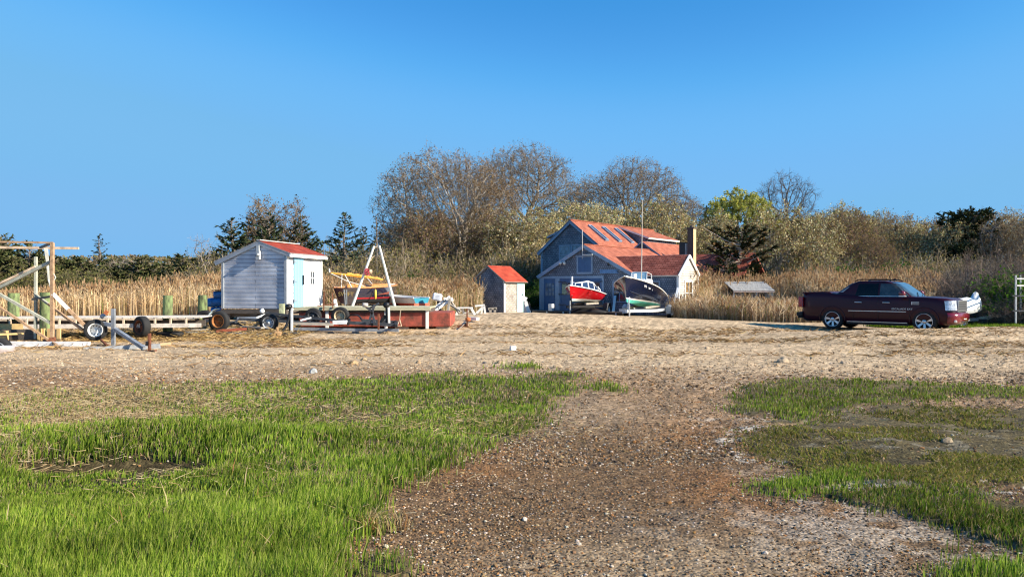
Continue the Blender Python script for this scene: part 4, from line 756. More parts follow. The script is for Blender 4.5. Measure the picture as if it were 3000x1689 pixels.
# ================================================================ BOATHOUSE
def boathouse():
    T = thing("boathouse", "grey shingled boathouse with red roofs, skylights and blue doors behind the two trailered boats", "boathouse", (4.44, 45, hz(4.44, 44)), math.atan2(-.63, .78))
    X = Vector((1, 0, 0)); Yv = Vector((0, 1, 0)); FN = Vector((0, -1, 0)); RN = Vector((1, 0, 0)); EZ = 2.35; PZ = 4.12
    # garage gable
    m = MB(); xl, xr = gable(0, -3.35, 3.35, 0, EZ + .05, EZ + .05, PZ - .06)
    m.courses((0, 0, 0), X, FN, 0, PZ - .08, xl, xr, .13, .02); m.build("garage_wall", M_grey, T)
    s = MB(); s.span((-3.35, .02, -.3), (-3.30, 8, EZ)); s.span((3.30, 2.6, -.3), (3.35, 8, EZ)); s.build("side_wall", M_grey, T)
    r = MB(); roofslab(r, (0, -.18, PZ + .06), (0, 8, PZ + .06), (-3.58, 8, EZ - .06), (-3.58, -.18, EZ - .06)); roofslab(r, (0, -.18, PZ + .061), (0, 8, PZ + .061), (3.58, 8, EZ - .06), (3.58, -.18, EZ - .06))
    r.beam((0, -.19, PZ + .07), (0, 8.0, PZ + .07), .16, .04, 0); r.build("garage_roof", [M_red, M_trim], T)
    t = MB()
    for sx in (-1, 1): t.beam((0, -.15, PZ - .08), (sx * 3.5, -.15, EZ - .16), .05, .17)
    t.span((-3.42, -.06, -.1), (-3.22, 0.04, EZ)); t.span((-3.2, -.055, 2.12), (1.35, .03, 2.26)); t.span((-3.2, -.05, -.05), (-3.08, .03, 2.12)); t.span((-2.18, -.05, -.05), (-1.86, .03, 2.12)); t.span((1.22, -.05, -.05), (1.36, .03, 2.12))
    t.build("trim", M_trim, T)
    d = MB(); d.span((-3.08, -.035, .0), (-2.18, .0, 2.12)); d.span((-2.98, -.05, .15), (-2.68, -.03, .85)); d.span((-2.58, -.05, .15), (-2.28, -.03, .85)); dr = d.build("door", M_bdoor, T)
    g = MB()
    for i in range(3):
        for j in range(3): g.span((-2.94 + i * .24, -.055, 1.05 + j * .28), (-2.75 + i * .24, -.034, 1.28 + j * .28))
    g.build("pane", M_pane, dr); k = MB(); k.lathe([(0, 0), (.03, .01), (.03, .05), (0, .06)], (-2.26, -.04, 1.0), (0, -1, 0), 8); k.build("handle", M_black, dr)
    for a, b in ((-1.86, -.33), (-.31, 1.22)):
        d = MB(); d.span((a, -.03, .0), (b, .0, 2.12))
        for z in (.12, 1.0, 1.98): d.span((a + .02, -.052, z - .06), (b - .02, -.03, z + .06))
        for u in (a + .07, b - .07): d.span((u - .06, -.050, .05), (u + .06, -.028, 2.08))
        gd = d.build("garage_door", M_bdoor, T); g = MB()
        for i in range(3): g.span((a + .18 + i * .42, -.045, 1.12), (a + .55 + i * .42, -.028, 1.85))
        g.build("pane", M_glass, gd); h = MB(); hx = a if a < -1 else b
        for z in (.5, 1.15, 1.92): h.beam((hx, -.06, z), (hx + (.5 if a < -1 else -.5), -.06, z), .03, .05, up=(0, 1, 0)); h.lathe([(.06, -.02), (.06, .02)], (hx, -.06, z), (0, -1, 0), 8)
        h.build("hinge", M_black, gd)
    # loft door
    l = MB(); l.span((-.47, -.04, 2.5), (.47, -.02, 3.42)); l.span((-.02, -.047, 2.5), (.02, -.035, 3.42)); lo = l.build("loft_door", M_bdoor, T)
    f = MB(); f.span((-.58, -.06, 2.38), (.58, -.0, 2.5)); f.span((-.58, -.055, 2.5), (-.47, -.0, 3.42)); f.span((.47, -.055, 2.5), (.58, -.0, 3.42)); f.span((-.62, -.09, 3.42), (.62, -.0, 3.5)); f.build("frame", M_trim, lo)
    h = MB(); h.span((.02, -.34, 3.52), (.72, -.05, 3.56)); h.build("hood", M_wtrim, T)
    p = MB(); p.tube([(0, -.28, 3.3), (0, -.30, 5.05)], .03, 6); p.build("pole", mat("grey_pole", (.45, .42, .40), .5), T)
    sb = MB(); sb.span((1.12, -.07, 2.43), (2.30, -.03, 2.58)); sb.span((1.06, -.055, 2.39), (2.36, -.025, 2.43)); sb.span((1.06, -.055, 2.58), (2.36, -.025, 2.62)); sb.build("sign_board", mat("blue_sign", (.12, .24, .42), .5, var=.3, scale=8), T)
    fl = MB(); fl.tube([(-1.45, -.05, 3.18), (-1.45, -.28, 3.12)], .03, 6)
    for q in (-.11, .11): fl.lathe([(.03, 0), (.08, .06), (.09, .16), (0, .15)], (-1.45 + q, -.26, 3.12), (q * 4, -.7, -.6), 12)
    fl.build("floodlight", M_wtrim, T)
    fl = MB(); fl.tube([(1.75, -.03, 3.05), (1.75, -.2, 3.0)], .025, 6); fl.lathe([(.03, 0), (.07, .08), (.07, .16), (0, .16)], (1.75, -.18, 3.02), (.5, -.6, -.7), 10); fl.build("floodlight", M_black, T)
    # wing
    m = MB(); m.courses((0, 0, 0), X, FN, 0, EZ + .02, lambda z: 3.352, lambda z: 6.18, .13, .02); m.build("wing_wall", M_grey, T)
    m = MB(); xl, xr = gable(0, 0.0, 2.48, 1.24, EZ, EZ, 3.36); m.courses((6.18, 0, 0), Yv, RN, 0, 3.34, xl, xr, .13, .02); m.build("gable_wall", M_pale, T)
    m = MB(); m.span((3.4, 2.44, 0), (6.16, 2.48, EZ)); m.build("back_wall", M_grey, T)
    r = MB()
    r.slab([(1.30, 1.24, 3.44), (6.30, 1.24, 3.44), (6.30, -.16, 2.24), (3.52, -.16, 2.24)], .08, 0, [(0, 0), (5, 0), (5, 1.84), (2.2, 1.84)], 1)
    r.slab([(1.30, 1.24, 3.441), (6.30, 1.24, 3.441), (6.30, 2.64, 2.24), (3.52, 2.64, 2.24)], .08, 0, [(0, 0), (5, 0), (5, 1.84), (2.2, 1.84)], 1); r.build("wing_roof", [M_red2, M_wtrim], T)
    t = MB(); t.span((6.10, -.05, 0), (6.24, .06, EZ - .02)); t.span((6.12, 2.42, 0), (6.24, 2.53, EZ - .02)); t.beam((6.27, 1.24, 3.37), (6.27, -.14, 2.18), .05, .15); t.beam((6.271, 1.24, 3.37), (6.271, 2.62, 2.18), .05, .15); t.build("corner_board", M_wtrim, T)
    win(T, (0, 0, 0), X, FN, 4.22, .75, .78, 1.12, 2, 2); win(T, (0, 0, 0), X, FN, 2.05, .75, .78, 1.12, 2, 2)
    win(T, (6.18, 0, 0), Yv, RN, .82, .62, .82, 1.25, 2, 2, M_wtrim, mat("painted_reed_reflection", (.30, .20, .10), .15, var=.7, scale=6, spec=.8))  # brown reflection of the reeds is painted into the pane's colour
    # tall house behind
    cx, y0, y1, hp, hw, ez = -4.62, 5.29, 17.3, 6.24, 2.62, 4.22; sl = (hp - ez) / hw
    m = MB(); xl, xr = gable(0, cx - hw, cx + hw, cx, ez, ez, hp); m.courses((0, y0, 0), X, FN, 0, hp - .05, xl, xr, .14, .02); m.build("house_wall", M_grey, T)
    s = MB(); s.span((cx - hw, y0 + .02, -.2), (cx - hw + .05, y1, ez - .02)); s.span((cx + hw - .05, y0 + .02, 3), (cx + hw, y1, ez - .02)); s.span((cx - hw, y1 - .05, 0), (cx + hw, y1, ez)); s.build("side_wall", M_grey, T)
    w2 = hw + .5; z2 = hp - sl * w2
    r = MB(); roofslab(r, (cx, y0 - .2, hp + .09), (cx, y1, hp + .09), (cx - w2 + .25, y1, z2 + .27), (cx - w2 + .25, y0 - .2, z2 + .27)); roofslab(r, (cx, y0 - .2, hp + .091), (cx, y1, hp + .091), (cx + w2, y1, z2 + .09), (cx + w2, y0 - .2, z2 + .09))
    r.beam((cx, y0 - .21, hp + .10), (cx, y1, hp + .10), .18, .05); r.build("house_roof", [M_red, M_trim], T)
    t = MB(); t.beam((cx, y0 - .17, hp - .06), (cx - w2 + .3, y0 - .17, z2 + .14), .06, .2); t.beam((cx, y0 - .17, hp - .06), (cx + w2, y0 - .17, z2 - .06), .06, .2); t.span((cx - hw - .03, y0 - .05, 0), (cx - hw + .14, y0 + .05, ez)); t.build("rake_board", M_trim, T)
    win(T, (0, y0, 0), X, FN, cx - .95, 3.25, .86, 1.25, 1, 2, gm=M_pane); win(T, (0, y0, 0), X, FN, cx + .10, 3.25, .86, 1.25, 1, 2, gm=M_pane)
    # skylights on the right slope
    nrm = Vector((sl, 0, 1)).normalized(); dn = Vector((1, 0, -sl)).normalized()
    for v in (1.35, 3.15, 4.95):
        P = lambda a, b, h: Vector((cx, y0 + v, hp + .09)) + dn * a + Vector((0, b, 0)) + nrm * h; a0, a1, b0, b1 = .6, 2.45, 0, .46
        m = MB(); q = [(a0, b0), (a1, b0), (a1, b1), (a0, b1)]
        m.add([P(a, b, 0) for a, b in q] + [P(a, b, .12) for a, b in q], [(0, 1, 5, 4), (1, 2, 6, 5), (2, 3, 7, 6), (3, 0, 4, 7), (4, 5, 6, 7)]); sk = m.build("skylight", mat("skylight_curb", (.22, .30, .40), .5), T)
        m = MB(); q = [(a0 + .09, b0 + .09), (a1 - .09, b0 + .09), (a1 - .09, b1 - .09), (a0 + .09, b1 - .09)]; m.add([P(a, b, .126) for a, b in q], [(0, 1, 2, 3)]); m.build("pane", mat("skylight_glass", (.03, .04, .06), .05, spec=.9), sk)
    # shed dormers, right and left
    for sx, ya, yb in ((1, 11.5, 16.6), (-1, 6.1, 10.5)):
        D = MB(); zo = 5.30; xo = cx + sx * 2.75
        D.slab([(cx + sx * .15, ya, hp + .02), (cx + sx * .15, yb, hp + .02), (xo, yb, zo), (xo, ya, zo)], .12, 0, [(0, 0), (yb - ya, 0), (yb - ya, 2.7), (0, 2.7)], 1)
        d_ = D.build("dormer_roof", [M_red, M_trim if sx < 0 else M_wtrim], T)
        W = MB(); xi = cx + sx * 2.45; P3 = [(cx + sx * .3, ya + .14, hp - .10), (xi, ya + .14, zo - .02), (xi, ya + .14, hp - sl * 2.45 + .05)]
        W.add(P3 + [(p[0], p[1] + .05, p[2]) for p in P3], [(0, 1, 2), (5, 4, 3), (0, 3, 4, 1), (1, 4, 5, 2), (2, 5, 3, 0)], 0, [[(p[0], p[2]) for p in P3]] + [[(0, 0)] * 3] + [[(0, 0)] * 4] * 3)
        W.span((xi - .05 * sx, ya + .14, hp - sl * 2.45 - .1), (xi, yb - .1, zo - .05)); W.build("dormer_wall", M_grey, T)
    # second front gable behind the garage
    cx2, y2, p2, w_2 = -1.0, 9.0, 4.86, 2.7; s2 = .70
    m = MB(); xl, xr = gable(0, cx2 - 2.4, cx2 + 2.4, cx2, p2 - s2 * 2.4 - .05, p2 - s2 * 2.4 - .05, p2 - .1); m.courses((0, y2, 0), X, FN, 2.0, p2 - .1, xl, xr, .14, .02); m.build("rear_gable_wall", M_grey, T)
    r = MB(); roofslab(r, (cx2, y2 - .2, p2), (cx2, y2 + 6.6, p2), (cx2 + w_2, y2 + 6.6, p2 - s2 * w_2), (cx2 + w_2, y2 - .2, p2 - s2 * w_2)); roofslab(r, (cx2, y2 - .2, p2 - .001), (cx2, y2 + 6.6, p2 - .001), (cx2 - 2.2, y2 + 6.6, p2 - s2 * 2.2), (cx2 - 2.2, y2 - .2, p2 - s2 * 2.2))
    r.build("rear_roof", [M_red, M_trim], T); m = MB(); m.span((cx2 + 2.35, y2, 0), (cx2 + 2.4, y2 + 6.5, p2 - s2 * 2.4 - .1)); m.span((cx2 - 2.2, y2 + 6.4, 0), (cx2 + 2.4, y2 + 6.45, 3.1)); m.build("rear_wall", M_grey, T)
    # chimneys
    c = MB(); c.span((5.42, 2.72, 0), (5.80, 3.08, 5.02)); c.span((5.38, 2.68, 5.02), (5.84, 3.12, 5.10)); c.tube([(5.6, 2.9, 5.1), (5.6, 2.9, 5.24)], .09, 8, 0); c.add([(5.803, 2.72, 0), (5.803, 3.08, 0), (5.803, 3.08, 5.02), (5.803, 2.72, 5.02)], [(0, 1, 2, 3)], 1); ch = c.build("chimney", [M_brick, M_litface], T)
    c = MB(); c.span((4.92, 2.66, 2), (5.30, 3.0, 4.2)); c.span((4.9, 2.64, 4.2), (5.32, 3.02, 4.24)); c.add([(5.303, 2.67, 2), (5.303, 2.99, 2), (5.303, 2.99, 4.19), (5.303, 2.67, 4.19)], [(0, 1, 2, 3)], 1); c.build("chimney", [M_black, M_wtrim], T)
    # low boardwalk along the front
    return T
BH = boathouse()
def cottage():
    T = thing("cottage", "red roofed cottage half hidden behind the dark cedar, right of the tall chimney", "cottage", (4.44, 45, hz(4.44, 44)), math.atan2(-.63, .78))
    r = MB(); roofslab(r, (1.2, 12.0, 3.95), (6.0, 12.0, 3.95), (6.0, 9.6, 2.15), (1.2, 9.6, 2.15)); roofslab(r, (1.2, 12.0, 3.951), (6.0, 12.0, 3.951), (6.0, 14.4, 2.15), (1.2, 14.4, 2.15)); r.build("roof", [M_red2, M_red2], T)
    r = MB(); roofslab(r, (2.5, 5.0, 3.35), (2.5, 11.2, 3.35), (4.3, 9.75, 2.05), (4.3, 5.0, 2.05)); roofslab(r, (2.5, 5.0, 3.349), (2.5, 11.2, 3.349), (.7, 9.75, 2.05), (.7, 5.0, 2.05)); r.build("porch_roof", [M_red, M_red2], T)
    w_ = MB(); w_.span((1.4, 9.8, -.2), (5.8, 14.2, 2.2)); w_.span((.9, 5.2, -.2), (4.1, 9.9, 2.1)); w_.build("wall", M_grey, T)
cottage()
# ================================================================ SMALL SHINGLED SHED (red roof)
def small_shed():
    rz = math.atan2(-.63, .78); u = Vector((.78, -.63, 0)); C = Vector((-.47, 44, 0)); L, D = 2.41, 1.94; O = C - u * L
    T = thing("shed", "small grey shingled shed with red roof and pale blue door left of the boathouse", "shed", (O.x, O.y, hz(O.x, O.y) - .03), rz); ez, pz = 1.98, 2.82
    m = MB(); xl, xr = gable(0, 0, L, L / 2, ez, ez, pz); m.courses((0, 0, 0), (1, 0, 0), (0, -1, 0), 0, pz - .03, xl, xr, .12, .02); m.build("gable_wall", M_grey, T)
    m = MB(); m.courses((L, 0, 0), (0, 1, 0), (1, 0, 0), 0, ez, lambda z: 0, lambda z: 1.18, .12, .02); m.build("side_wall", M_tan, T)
    m = MB(); m.span((0, 0.01, 0), (.04, D, ez)); m.span((0, D - .04, 0), (L, D, ez)); m.build("back_wall", M_grey, T)
    r = MB(); k = (pz - ez) / (L / 2); e = .22
    roofslab(r, (L / 2, -.12, pz + .06), (L / 2, D + .12, pz + .06), (L + e, D + .12, ez - k * e + .06), (L + e, -.12, ez - k * e + .06), .06); roofslab(r, (L / 2, -.12, pz + .061), (L / 2, D + .12, pz + .061), (-e, D + .12, ez - k * e + .06), (-e, -.12, ez - k * e + .06), .06)
    r.build("roof", [M_scar, mat("grey_fascia", (.38, .34, .30), .8)], T)
    d = MB(); d.span((L + .005, 1.2, .05), (L + .05, 1.84, ez - .10)); dd = d.build("door", mat("mint_blue_door", (.36, .58, .60), .5, var=.1), T)
    d = MB(); d.beam((L + .07, 1.72, .9), (L + .07, 1.72, 1.15), .03); d.build("handle", M_black, dd)
    t = MB(); t.span((L - .02, -.035, 0), (L + .04, .09, ez)); t.build("corner_board", M_wtrim, T); t = MB(); t.span((L - .02, D - .1, 0), (L + .04, D, ez)); t.build("corner_board", M_wtrim, T)
small_shed()
# ================================================================ WHITE SHED
def white_shed():
    Oz = .30; T = thing("shed", "large white shingled shed with light blue door and red roof on the left", "shed", (-11.24, 28.73, Oz), math.atan2(-.26, .966))
    L, D, f = 2.81, 2.6, .58; el, er, pk, px_ = 2.42, 2.66, 3.08, 1.62
    m = MB(); xl, xr = gable(0, 0, L, px_, el, er, pk); m.courses((0, 0, 0), (1, 0, 0), (0, -1, 0), f, pk - .02, xl, xr, .155, .013); m.build("gable_wall", M_clap, T)
    m = MB(); m.courses((L, 0, 0), (0, 1, 0), (1, 0, 0), f, er, lambda z: 0, lambda z: D, .155, .018); m.build("side_wall", M_white, T)
    m = MB(); m.span((0, .02, f), (.05, D, el)); m.span((0, D - .05, f), (L, D, el)); m.build("back_wall", M_white, T)
    r = MB(); kl = (pk - el) / px_; kr = (pk - er) / (L - px_); e = .30
    roofslab(r, (px_, -.08, pk + .10), (px_, D + .12, pk + .10), (L + e - .1, D + .12, er - kr * (e - .1) + .10), (L + e - .1, -.08, er - kr * (e - .1) + .10), .05)
    roofslab(r, (px_, -.08, pk + .101), (px_, D + .12, pk + .101), (-e - .05, D + .12, el - kl * e + .10), (-e - .05, -.08, el - kl * e + .10), .05); r.build("roof", [M_deep, mat("grey_drip_edge", (.32, .32, .33), .7)], T)
    rc = MB(); rc.beam((px_ + .02, -.09, pk + .12), (px_ + .02, D + .13, pk + .12), .16, .03); rc.build("ridge_cap", mat("pale_ridge_cap", (.62, .58, .55), .7), T)
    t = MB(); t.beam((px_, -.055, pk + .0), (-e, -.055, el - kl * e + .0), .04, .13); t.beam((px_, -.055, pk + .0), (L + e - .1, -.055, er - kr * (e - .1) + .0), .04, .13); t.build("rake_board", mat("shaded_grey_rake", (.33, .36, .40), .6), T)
    t = MB(); t.span((L + e - .15, -.09, er - kr * (e - .1) - .05), (L + e - .09, D + .13, er - kr * (e - .1) + .045)); t.build("fascia", M_wtrim, T)
    t = MB(); t.span((-.03, -.045, f), (.07, .05, el)); t.build("corner_board", mat("shade_greyed_corner_board", (.36, .39, .42)), T); t = MB(); t.span((L - .09, -.048, f), (L + .0, .03, er - .04)); t.build("corner_board", mat("shade_greyed_corner_board", (.36, .39, .42), .6), T)  # gable-side boards carry the shade in their grey, unlike the white sunlit ones
    t = MB(); t.span((L + .0, -.045, f), (L + .035, .10, er - .04)); t.span((L + .0, D - .12, f), (L + .035, D, er - .04)); t.span((L, .02, f - .06), (L + .05, D, f + .04)); t.build("white_corner_board", M_wtrim, T)
    d = MB(); d.span((L + .01, .44, f + .05), (L + .06, 1.10, er - .06))
    dd = d.build("door", M_ldoor, T); g = MB()
    for y in (.55, .66, .77, .88, .99): g.span((L + .058, y - .003, f + .06), (L + .064, y + .003, er - .07))
    g.build("door_groove", mat("groove_blue", (.14, .30, .42)), dd)
    h = MB()
    for z in (.85, 1.6, 2.35): h.span((L + .06, .44, z), (L + .08, .62, z + .05)); h.span((L + .05, .40, z - .04), (L + .08, .45, z + .09))
    h.build("hinge", mat("grey_hinge", (.25, .33, .40), .5), dd); h = MB(); h.span((L + .07, 1.00, 1.5), (L + .11, 1.06, 1.85)); h.lathe([(0, 0), (.035, .01), (0, .05)], (L + .08, 1.03, 1.85), (1, 0, 0), 8); h.build("handle", M_black, dd)
    win(T, (L, 0, 0), (0, 1, 0), (1, 0, 0), 1.62, 1.52, .30, .50, 2, 2, M_wtrim)
    b = MB(); b.span((px_ - .06, -.12, pk - .36), (px_ + .06, -.02, pk - .08)); b.span((px_ - .04, -.16, pk - .62), (px_ + .10, -.04, pk - .30), 0); b.lathe([(.03, 0), (.08, .10), (.0, .10)], (px_ + .04, -.14, pk - .40), (.2, -.3, -1), 10); b.build("gable_lamp", mat("grey_lamp", (.45, .47, .48), .5), T)
    s = MB(); s.span((-.05, -.06, f - .20), (L + .02, .12, f - .03)); s.span((-.05, D - .15, f - .20), (L, D, f - .03)); s.span((.05, .1, f - .34), (L - .1, .3, f - .20)); s.span((L - .2, .1, f - .20), (L, D - .1, f - .03)); s.build("sill_beam", M_dwood, T)
    for a in (.2, 1.4, 2.55):
        for b_ in (.1, 2.3): s = MB(); s.span((a - .13, b_ - .13, -.4), (a + .13, b_ + .13, f - .2)); s.build("support_block", M_dwood, T)
white_shed()
# ================================================================ WEATHERED HUT
def hut():
    x, y = gx(2190, 42), 42; T = thing("hut", "low weathered hut with pale grey board roof standing in the reeds", "hut", (x, y, hz(x, y)), R(-12)); T.scale = (.80, .9, 1)
    r = MB(); r.slab([(-1.55, .9, 2.02), (1.25, .9, 2.02), (1.75, -.7, 1.50), (-1.0, -.7, 1.50)], .05, 0); r.build("roof", mat("silver_board_roof", (.34, .33, .315), .8, var=.3, scale=3, stretch=(7, .6, 1), bump=.4), T)
    w_ = MB()
    for i in range(18): u = -1.0 + i * .15; w_.span((u, -.5, 0), (u + .13, -.46, 1.42 + (i % 3) * .02), 0) if i not in (5, 6, 7, 12, 13) else None
    w_.build("front_wall", M_gwood, T); w_ = MB(); w_.span((-1.3, .75, 0), (1.4, .8, 1.9)); w_.span((-1.32, -.5, 0), (-1.28, .8, 1.45)); w_.span((1.5, -.5, 0), (1.54, .8, 1.45)); w_.build("back_wall", M_dwood, T)
    for u in (-.98, .55, 1.55): p = MB(); p.span((u - .06, -.66, 0), (u + .06, -.54, 1.48)); p.build("post", mat("pale_post", (.55, .50, .43), .8), T)
    e = MB(); e.span((-1.0, -.72, 1.40), (1.72, -.66, 1.47)); e.build("eave_board", mat("pinkish_eave", (.60, .46, .38), .8), T)
hut()
# ================================================================ TRUCK
def truck():
    p0 = (gx(2467, 30.0), 30.0); hd = Vector((.707, -.707)); ox = Vector(p0) + hd * 1.48
    T = thing("pickup_truck", "dark maroon pickup truck with chrome wheels parked on the sand at right", "pickup truck", (ox.x, ox.y, .03), R(-45))
    PNT = mat("maroon_paint", (.034, .004, .011), .35, var=.05, spec=.2, coat=.2); CHR = mat("chrome", (.62, .62, .63), .28, metal=.8, var=.05); TY = mat("tyre_rubber", (.02, .02, .021), .85, var=.2)
    GL = mat("dark_tinted_glass", (.006, .007, .008), .08, var=.1, spec=.25); WS = mat("windshield_glass", (.05, .075, .085), .04, var=.6, scale=2.2, spec=1.0, coat=.5); PLA = mat("black_plastic", (.012, .012, .013), .6)
    sgn = lambda v: -1 if v < 0 else 1
    def sup(xc, a, b, n, k, NN=72):
        t = 2 * math.pi * k / NN; c, s_ = math.cos(t), math.sin(t); return xc + a * sgn(c) * abs(c) ** (2 / n), b * sgn(s_) * abs(s_) ** (2 / n)
    def top(x):                                       # height of hood, beltline and bed rail along the truck
        P = [(-2.9, 1.36), (-2.75, 1.40), (-1.6, 1.43), (-1.2, 1.36), (-.6, 1.30), (1.0, 1.28), (1.4, 1.29), (2.0, 1.275), (2.5, 1.235), (2.72, 1.18), (2.85, 1.10)]
        for (a, b), (c, d) in zip(P, P[1:]):
            if x <= c: return b + (d - b) * max(0, (x - a)) / (c - a)
        return P[-1][1]
    NN = 72; m = MB(); rows = []
    lev = [(.0, .30, .85, 2.70, -.02), (.12, .36, .95, 2.80, 0), (.30, .50, .985, 2.84, 0), (.5, .70, 1.0, 2.81, -.01), (.62, .82, 1.0, 2.80, -.02), (.78, .98, .995, 2.79, -.03), (.9, 1.1, .975, 2.77, -.04), (1.0, 0, .945, 2.74, -.05)]
    for t, z, b, a, xc in lev:
        row = []
        for k in range(NN):
            x, y = sup(xc, a, b, 8, k); zt = top(x); zz = .28 + (zt - .28) * ((z - .28) / 1.02 if z else 1) if t < 1 else zt
            if t < 1: zz = .28 + (zt - .28) * {0: .02, .12: .09, .30: .22, .5: .42, .62: .56, .78: .72, .9: .86}[t]
            row.append((x, y, zz))
        rows.append(row)
    for s_ in (.96, .75, .4, .02):
        row = []
        for k in range(NN):
            x, y = sup(-.05, 2.74 * s_, .945 * (s_ if s_ < .9 else .97), 8 if s_ > .5 else 5, k); row.append((x, y, top(x) + .045 * (1 - (y / .95) ** 2) + (.01 if s_ < .97 else 0)))
        rows.append(row)
    V = [p for r_ in rows for p in r_]; Fs = [(i * NN + k, i * NN + (k + 1) % NN, (i + 1) * NN + (k + 1) % NN, (i + 1) * NN + k) for i in range(len(rows) - 1) for k in range(NN)]
    Fs.append(tuple(range(NN))[::-1]); Fs.append(tuple((len(rows) - 1) * NN + k for k in range(NN))); m.add(V, Fs, 0, sm=True); body = m.build("body", [PNT, PLA], T)
    cut = MB()
    for ax in (-1.48, 1.822): cut.lathe([(.0, -1.3), (.475, -1.3), (.475, 1.3), (0, 1.3)], (ax, 0, .43), (0, 1, 0), 40, 1)
    ct = cut.build("cutter", [PNT, PLA]); bo = body.modifiers.new("arches", 'BOOLEAN'); bo.operation = 'DIFFERENCE'; bo.object = ct; bo.solver = 'EXACT'
    bpy.context.view_layer.update(); dg = bpy.context.evaluated_depsgraph_get(); me = bpy.data.meshes.new_from_object(body.evaluated_get(dg)); body.modifiers.clear(); body.data = me; bpy.data.objects.remove(ct)
    # arches keep the dark liner
    for p in me.polygons:
        c = p.center; inr = any((c.x - ax) ** 2 + (c.z - .43) ** 2 < .478 ** 2 for ax in (-1.48, 1.822))
        if inr and abs(c.y) < .97: p.material_index = 1
        if abs(p.normal.z) > .95 and c.z > .9: p.use_smooth = True
    # cabin
    Z = [1.27, 1.45, 1.65, 1.80, 1.875, 1.905]
    def gh(z):                                        # rear end, front end, half width, squareness
        t = (z - 1.27) / .61
        rear = -1.66 + .84 * t if t < .9 else -.90 + (t - .9) * 2.0; front = 1.52 - .78 * t if t < .9 else .818 - (t - .9) * 2.4; hw_ = .935 - .19 * t ** 1.4; return rear, front, hw_, 7
    m = MB(); rows = []
    for z in Z:
        a, b, hw_, n = gh(z); rows.append([(*sup((a + b) / 2, (b - a) / 2, hw_, n, k), z) for k in range(NN)])
    a, b, hw_, n = gh(1.905)
    for s_ in (.8, .4, .02): rows.append([(*sup((a + b) / 2, (b - a) / 2 * s_, hw_ * s_, n if s_ > .5 else 4, k), 1.905 + .03 * (1 - s_)) for k in range(NN)])
    V = [p for r_ in rows for p in r_]; Fs = [(i * NN + k, i * NN + (k + 1) % NN, (i + 1) * NN + (k + 1) % NN, (i + 1) * NN + k) for i in range(len(rows) - 1) for k in range(NN)]; Fs.append(tuple((len(rows) - 1) * NN + k for k in range(NN)))
    m.add(V, Fs, 0, sm=True); m.build("cabin", PNT, T)
    def side(x, z, o=.006, sd=-1):
        a, b, hw_, n = gh(z); c = (a + b) / 2; q = min(.999, abs(x - c) / ((b - a) / 2)); return (x, sd * (hw_ * (1 - q ** n) ** (1 / n) + o), z)
    def panel(name, pts, mt, o=.006, sd=-1, nx=10, nz=6):
        m = MB(); (x0b, x1b, zb), (x0t, x1t, zt) = pts; g = []
        for j in range(nz + 1):
            t = j / nz; z = zb + (zt - zb) * t; xa = x0b + (x0t - x0b) * t; xb = x1b + (x1t - x1b) * t; g += [side(xa + (xb - xa) * i / nx, z, o, sd) for i in range(nx + 1)]
        m.add(g, [(j * (nx + 1) + i, j * (nx + 1) + i + 1, (j + 1) * (nx + 1) + i + 1, (j + 1) * (nx + 1) + i) for j in range(nz) for i in range(nx)], 0, sm=True); return m.build(name, mt, T)
    for sd in (-1, 1):
        panel("rear_window", ((-.62, .20, 1.345), (-.52, .20, 1.80)), GL, .007, sd); panel("front_window", ((.27, 1.18, 1.345), (.27, .76, 1.80)), mat("side_glass", (.045, .05, .048), .05, var=.8, scale=2.5, spec=.8), .007, sd)
        panel("sail_window", ((-1.24, -1.10, 1.47), (-.93, -.88, 1.68)), mat("sail_glass", (.34, .30, .27), .12, var=.1), .008, sd, 3, 4); panel("belt_trim", ((-.62, 1.22, 1.315), (-.62, 1.22, 1.335)), CHR, .012, sd, 12, 1)
    g = []; m = MB()
    for j in range(9):
        z = 1.325 + (1.845 - 1.325) * j / 8; a, b, hw_, n = gh(z)
        for i in range(17): y = (-1 + 2 * i / 16) * (hw_ - .06); q = abs(y) / hw_; g.append(((a + b) / 2 + (b - a) / 2 * (1 - q ** n) ** (1 / n) + .008, y, z + .004))
    m.add(g, [(j * 17 + i, j * 17 + i + 1, (j + 1) * 17 + i + 1, (j + 1) * 17 + i) for j in range(8) for i in range(16)], 0, sm=True); ws = m.build("windshield", WS, T)
    m = MB(); m.tube([(1.50, -.5, 1.335), (1.30, .05, 1.47)], .012, 5); m.tube([(1.52, .15, 1.335), (1.32, .65, 1.46)], .012, 5); m.build("wiper", PLA, ws)
    # roof rails
    for sd in (-1, 1): m = MB(); m.tube([(-.72, sd * .66, 1.90), (-.6, sd * .68, 1.965), (.45, sd * .68, 1.965), (.6, sd * .66, 1.90)], .022, 8); m.build("roof_rail", PLA, T)
    m = MB(); m.add([(.45, -.02, 1.93), (.65, -.02, 1.93), (.65, .02, 1.93), (.45, .02, 1.93), (.48, -.01, 2.0), (.54, -.01, 2.0), (.54, .01, 2.0), (.48, .01, 2.0)], [(0, 3, 2, 1), (4, 5, 6, 7), (0, 1, 5, 4), (1, 2, 6, 5), (2, 3, 7, 6), (3, 0, 4, 7)]); m.build("antenna", PLA, T)
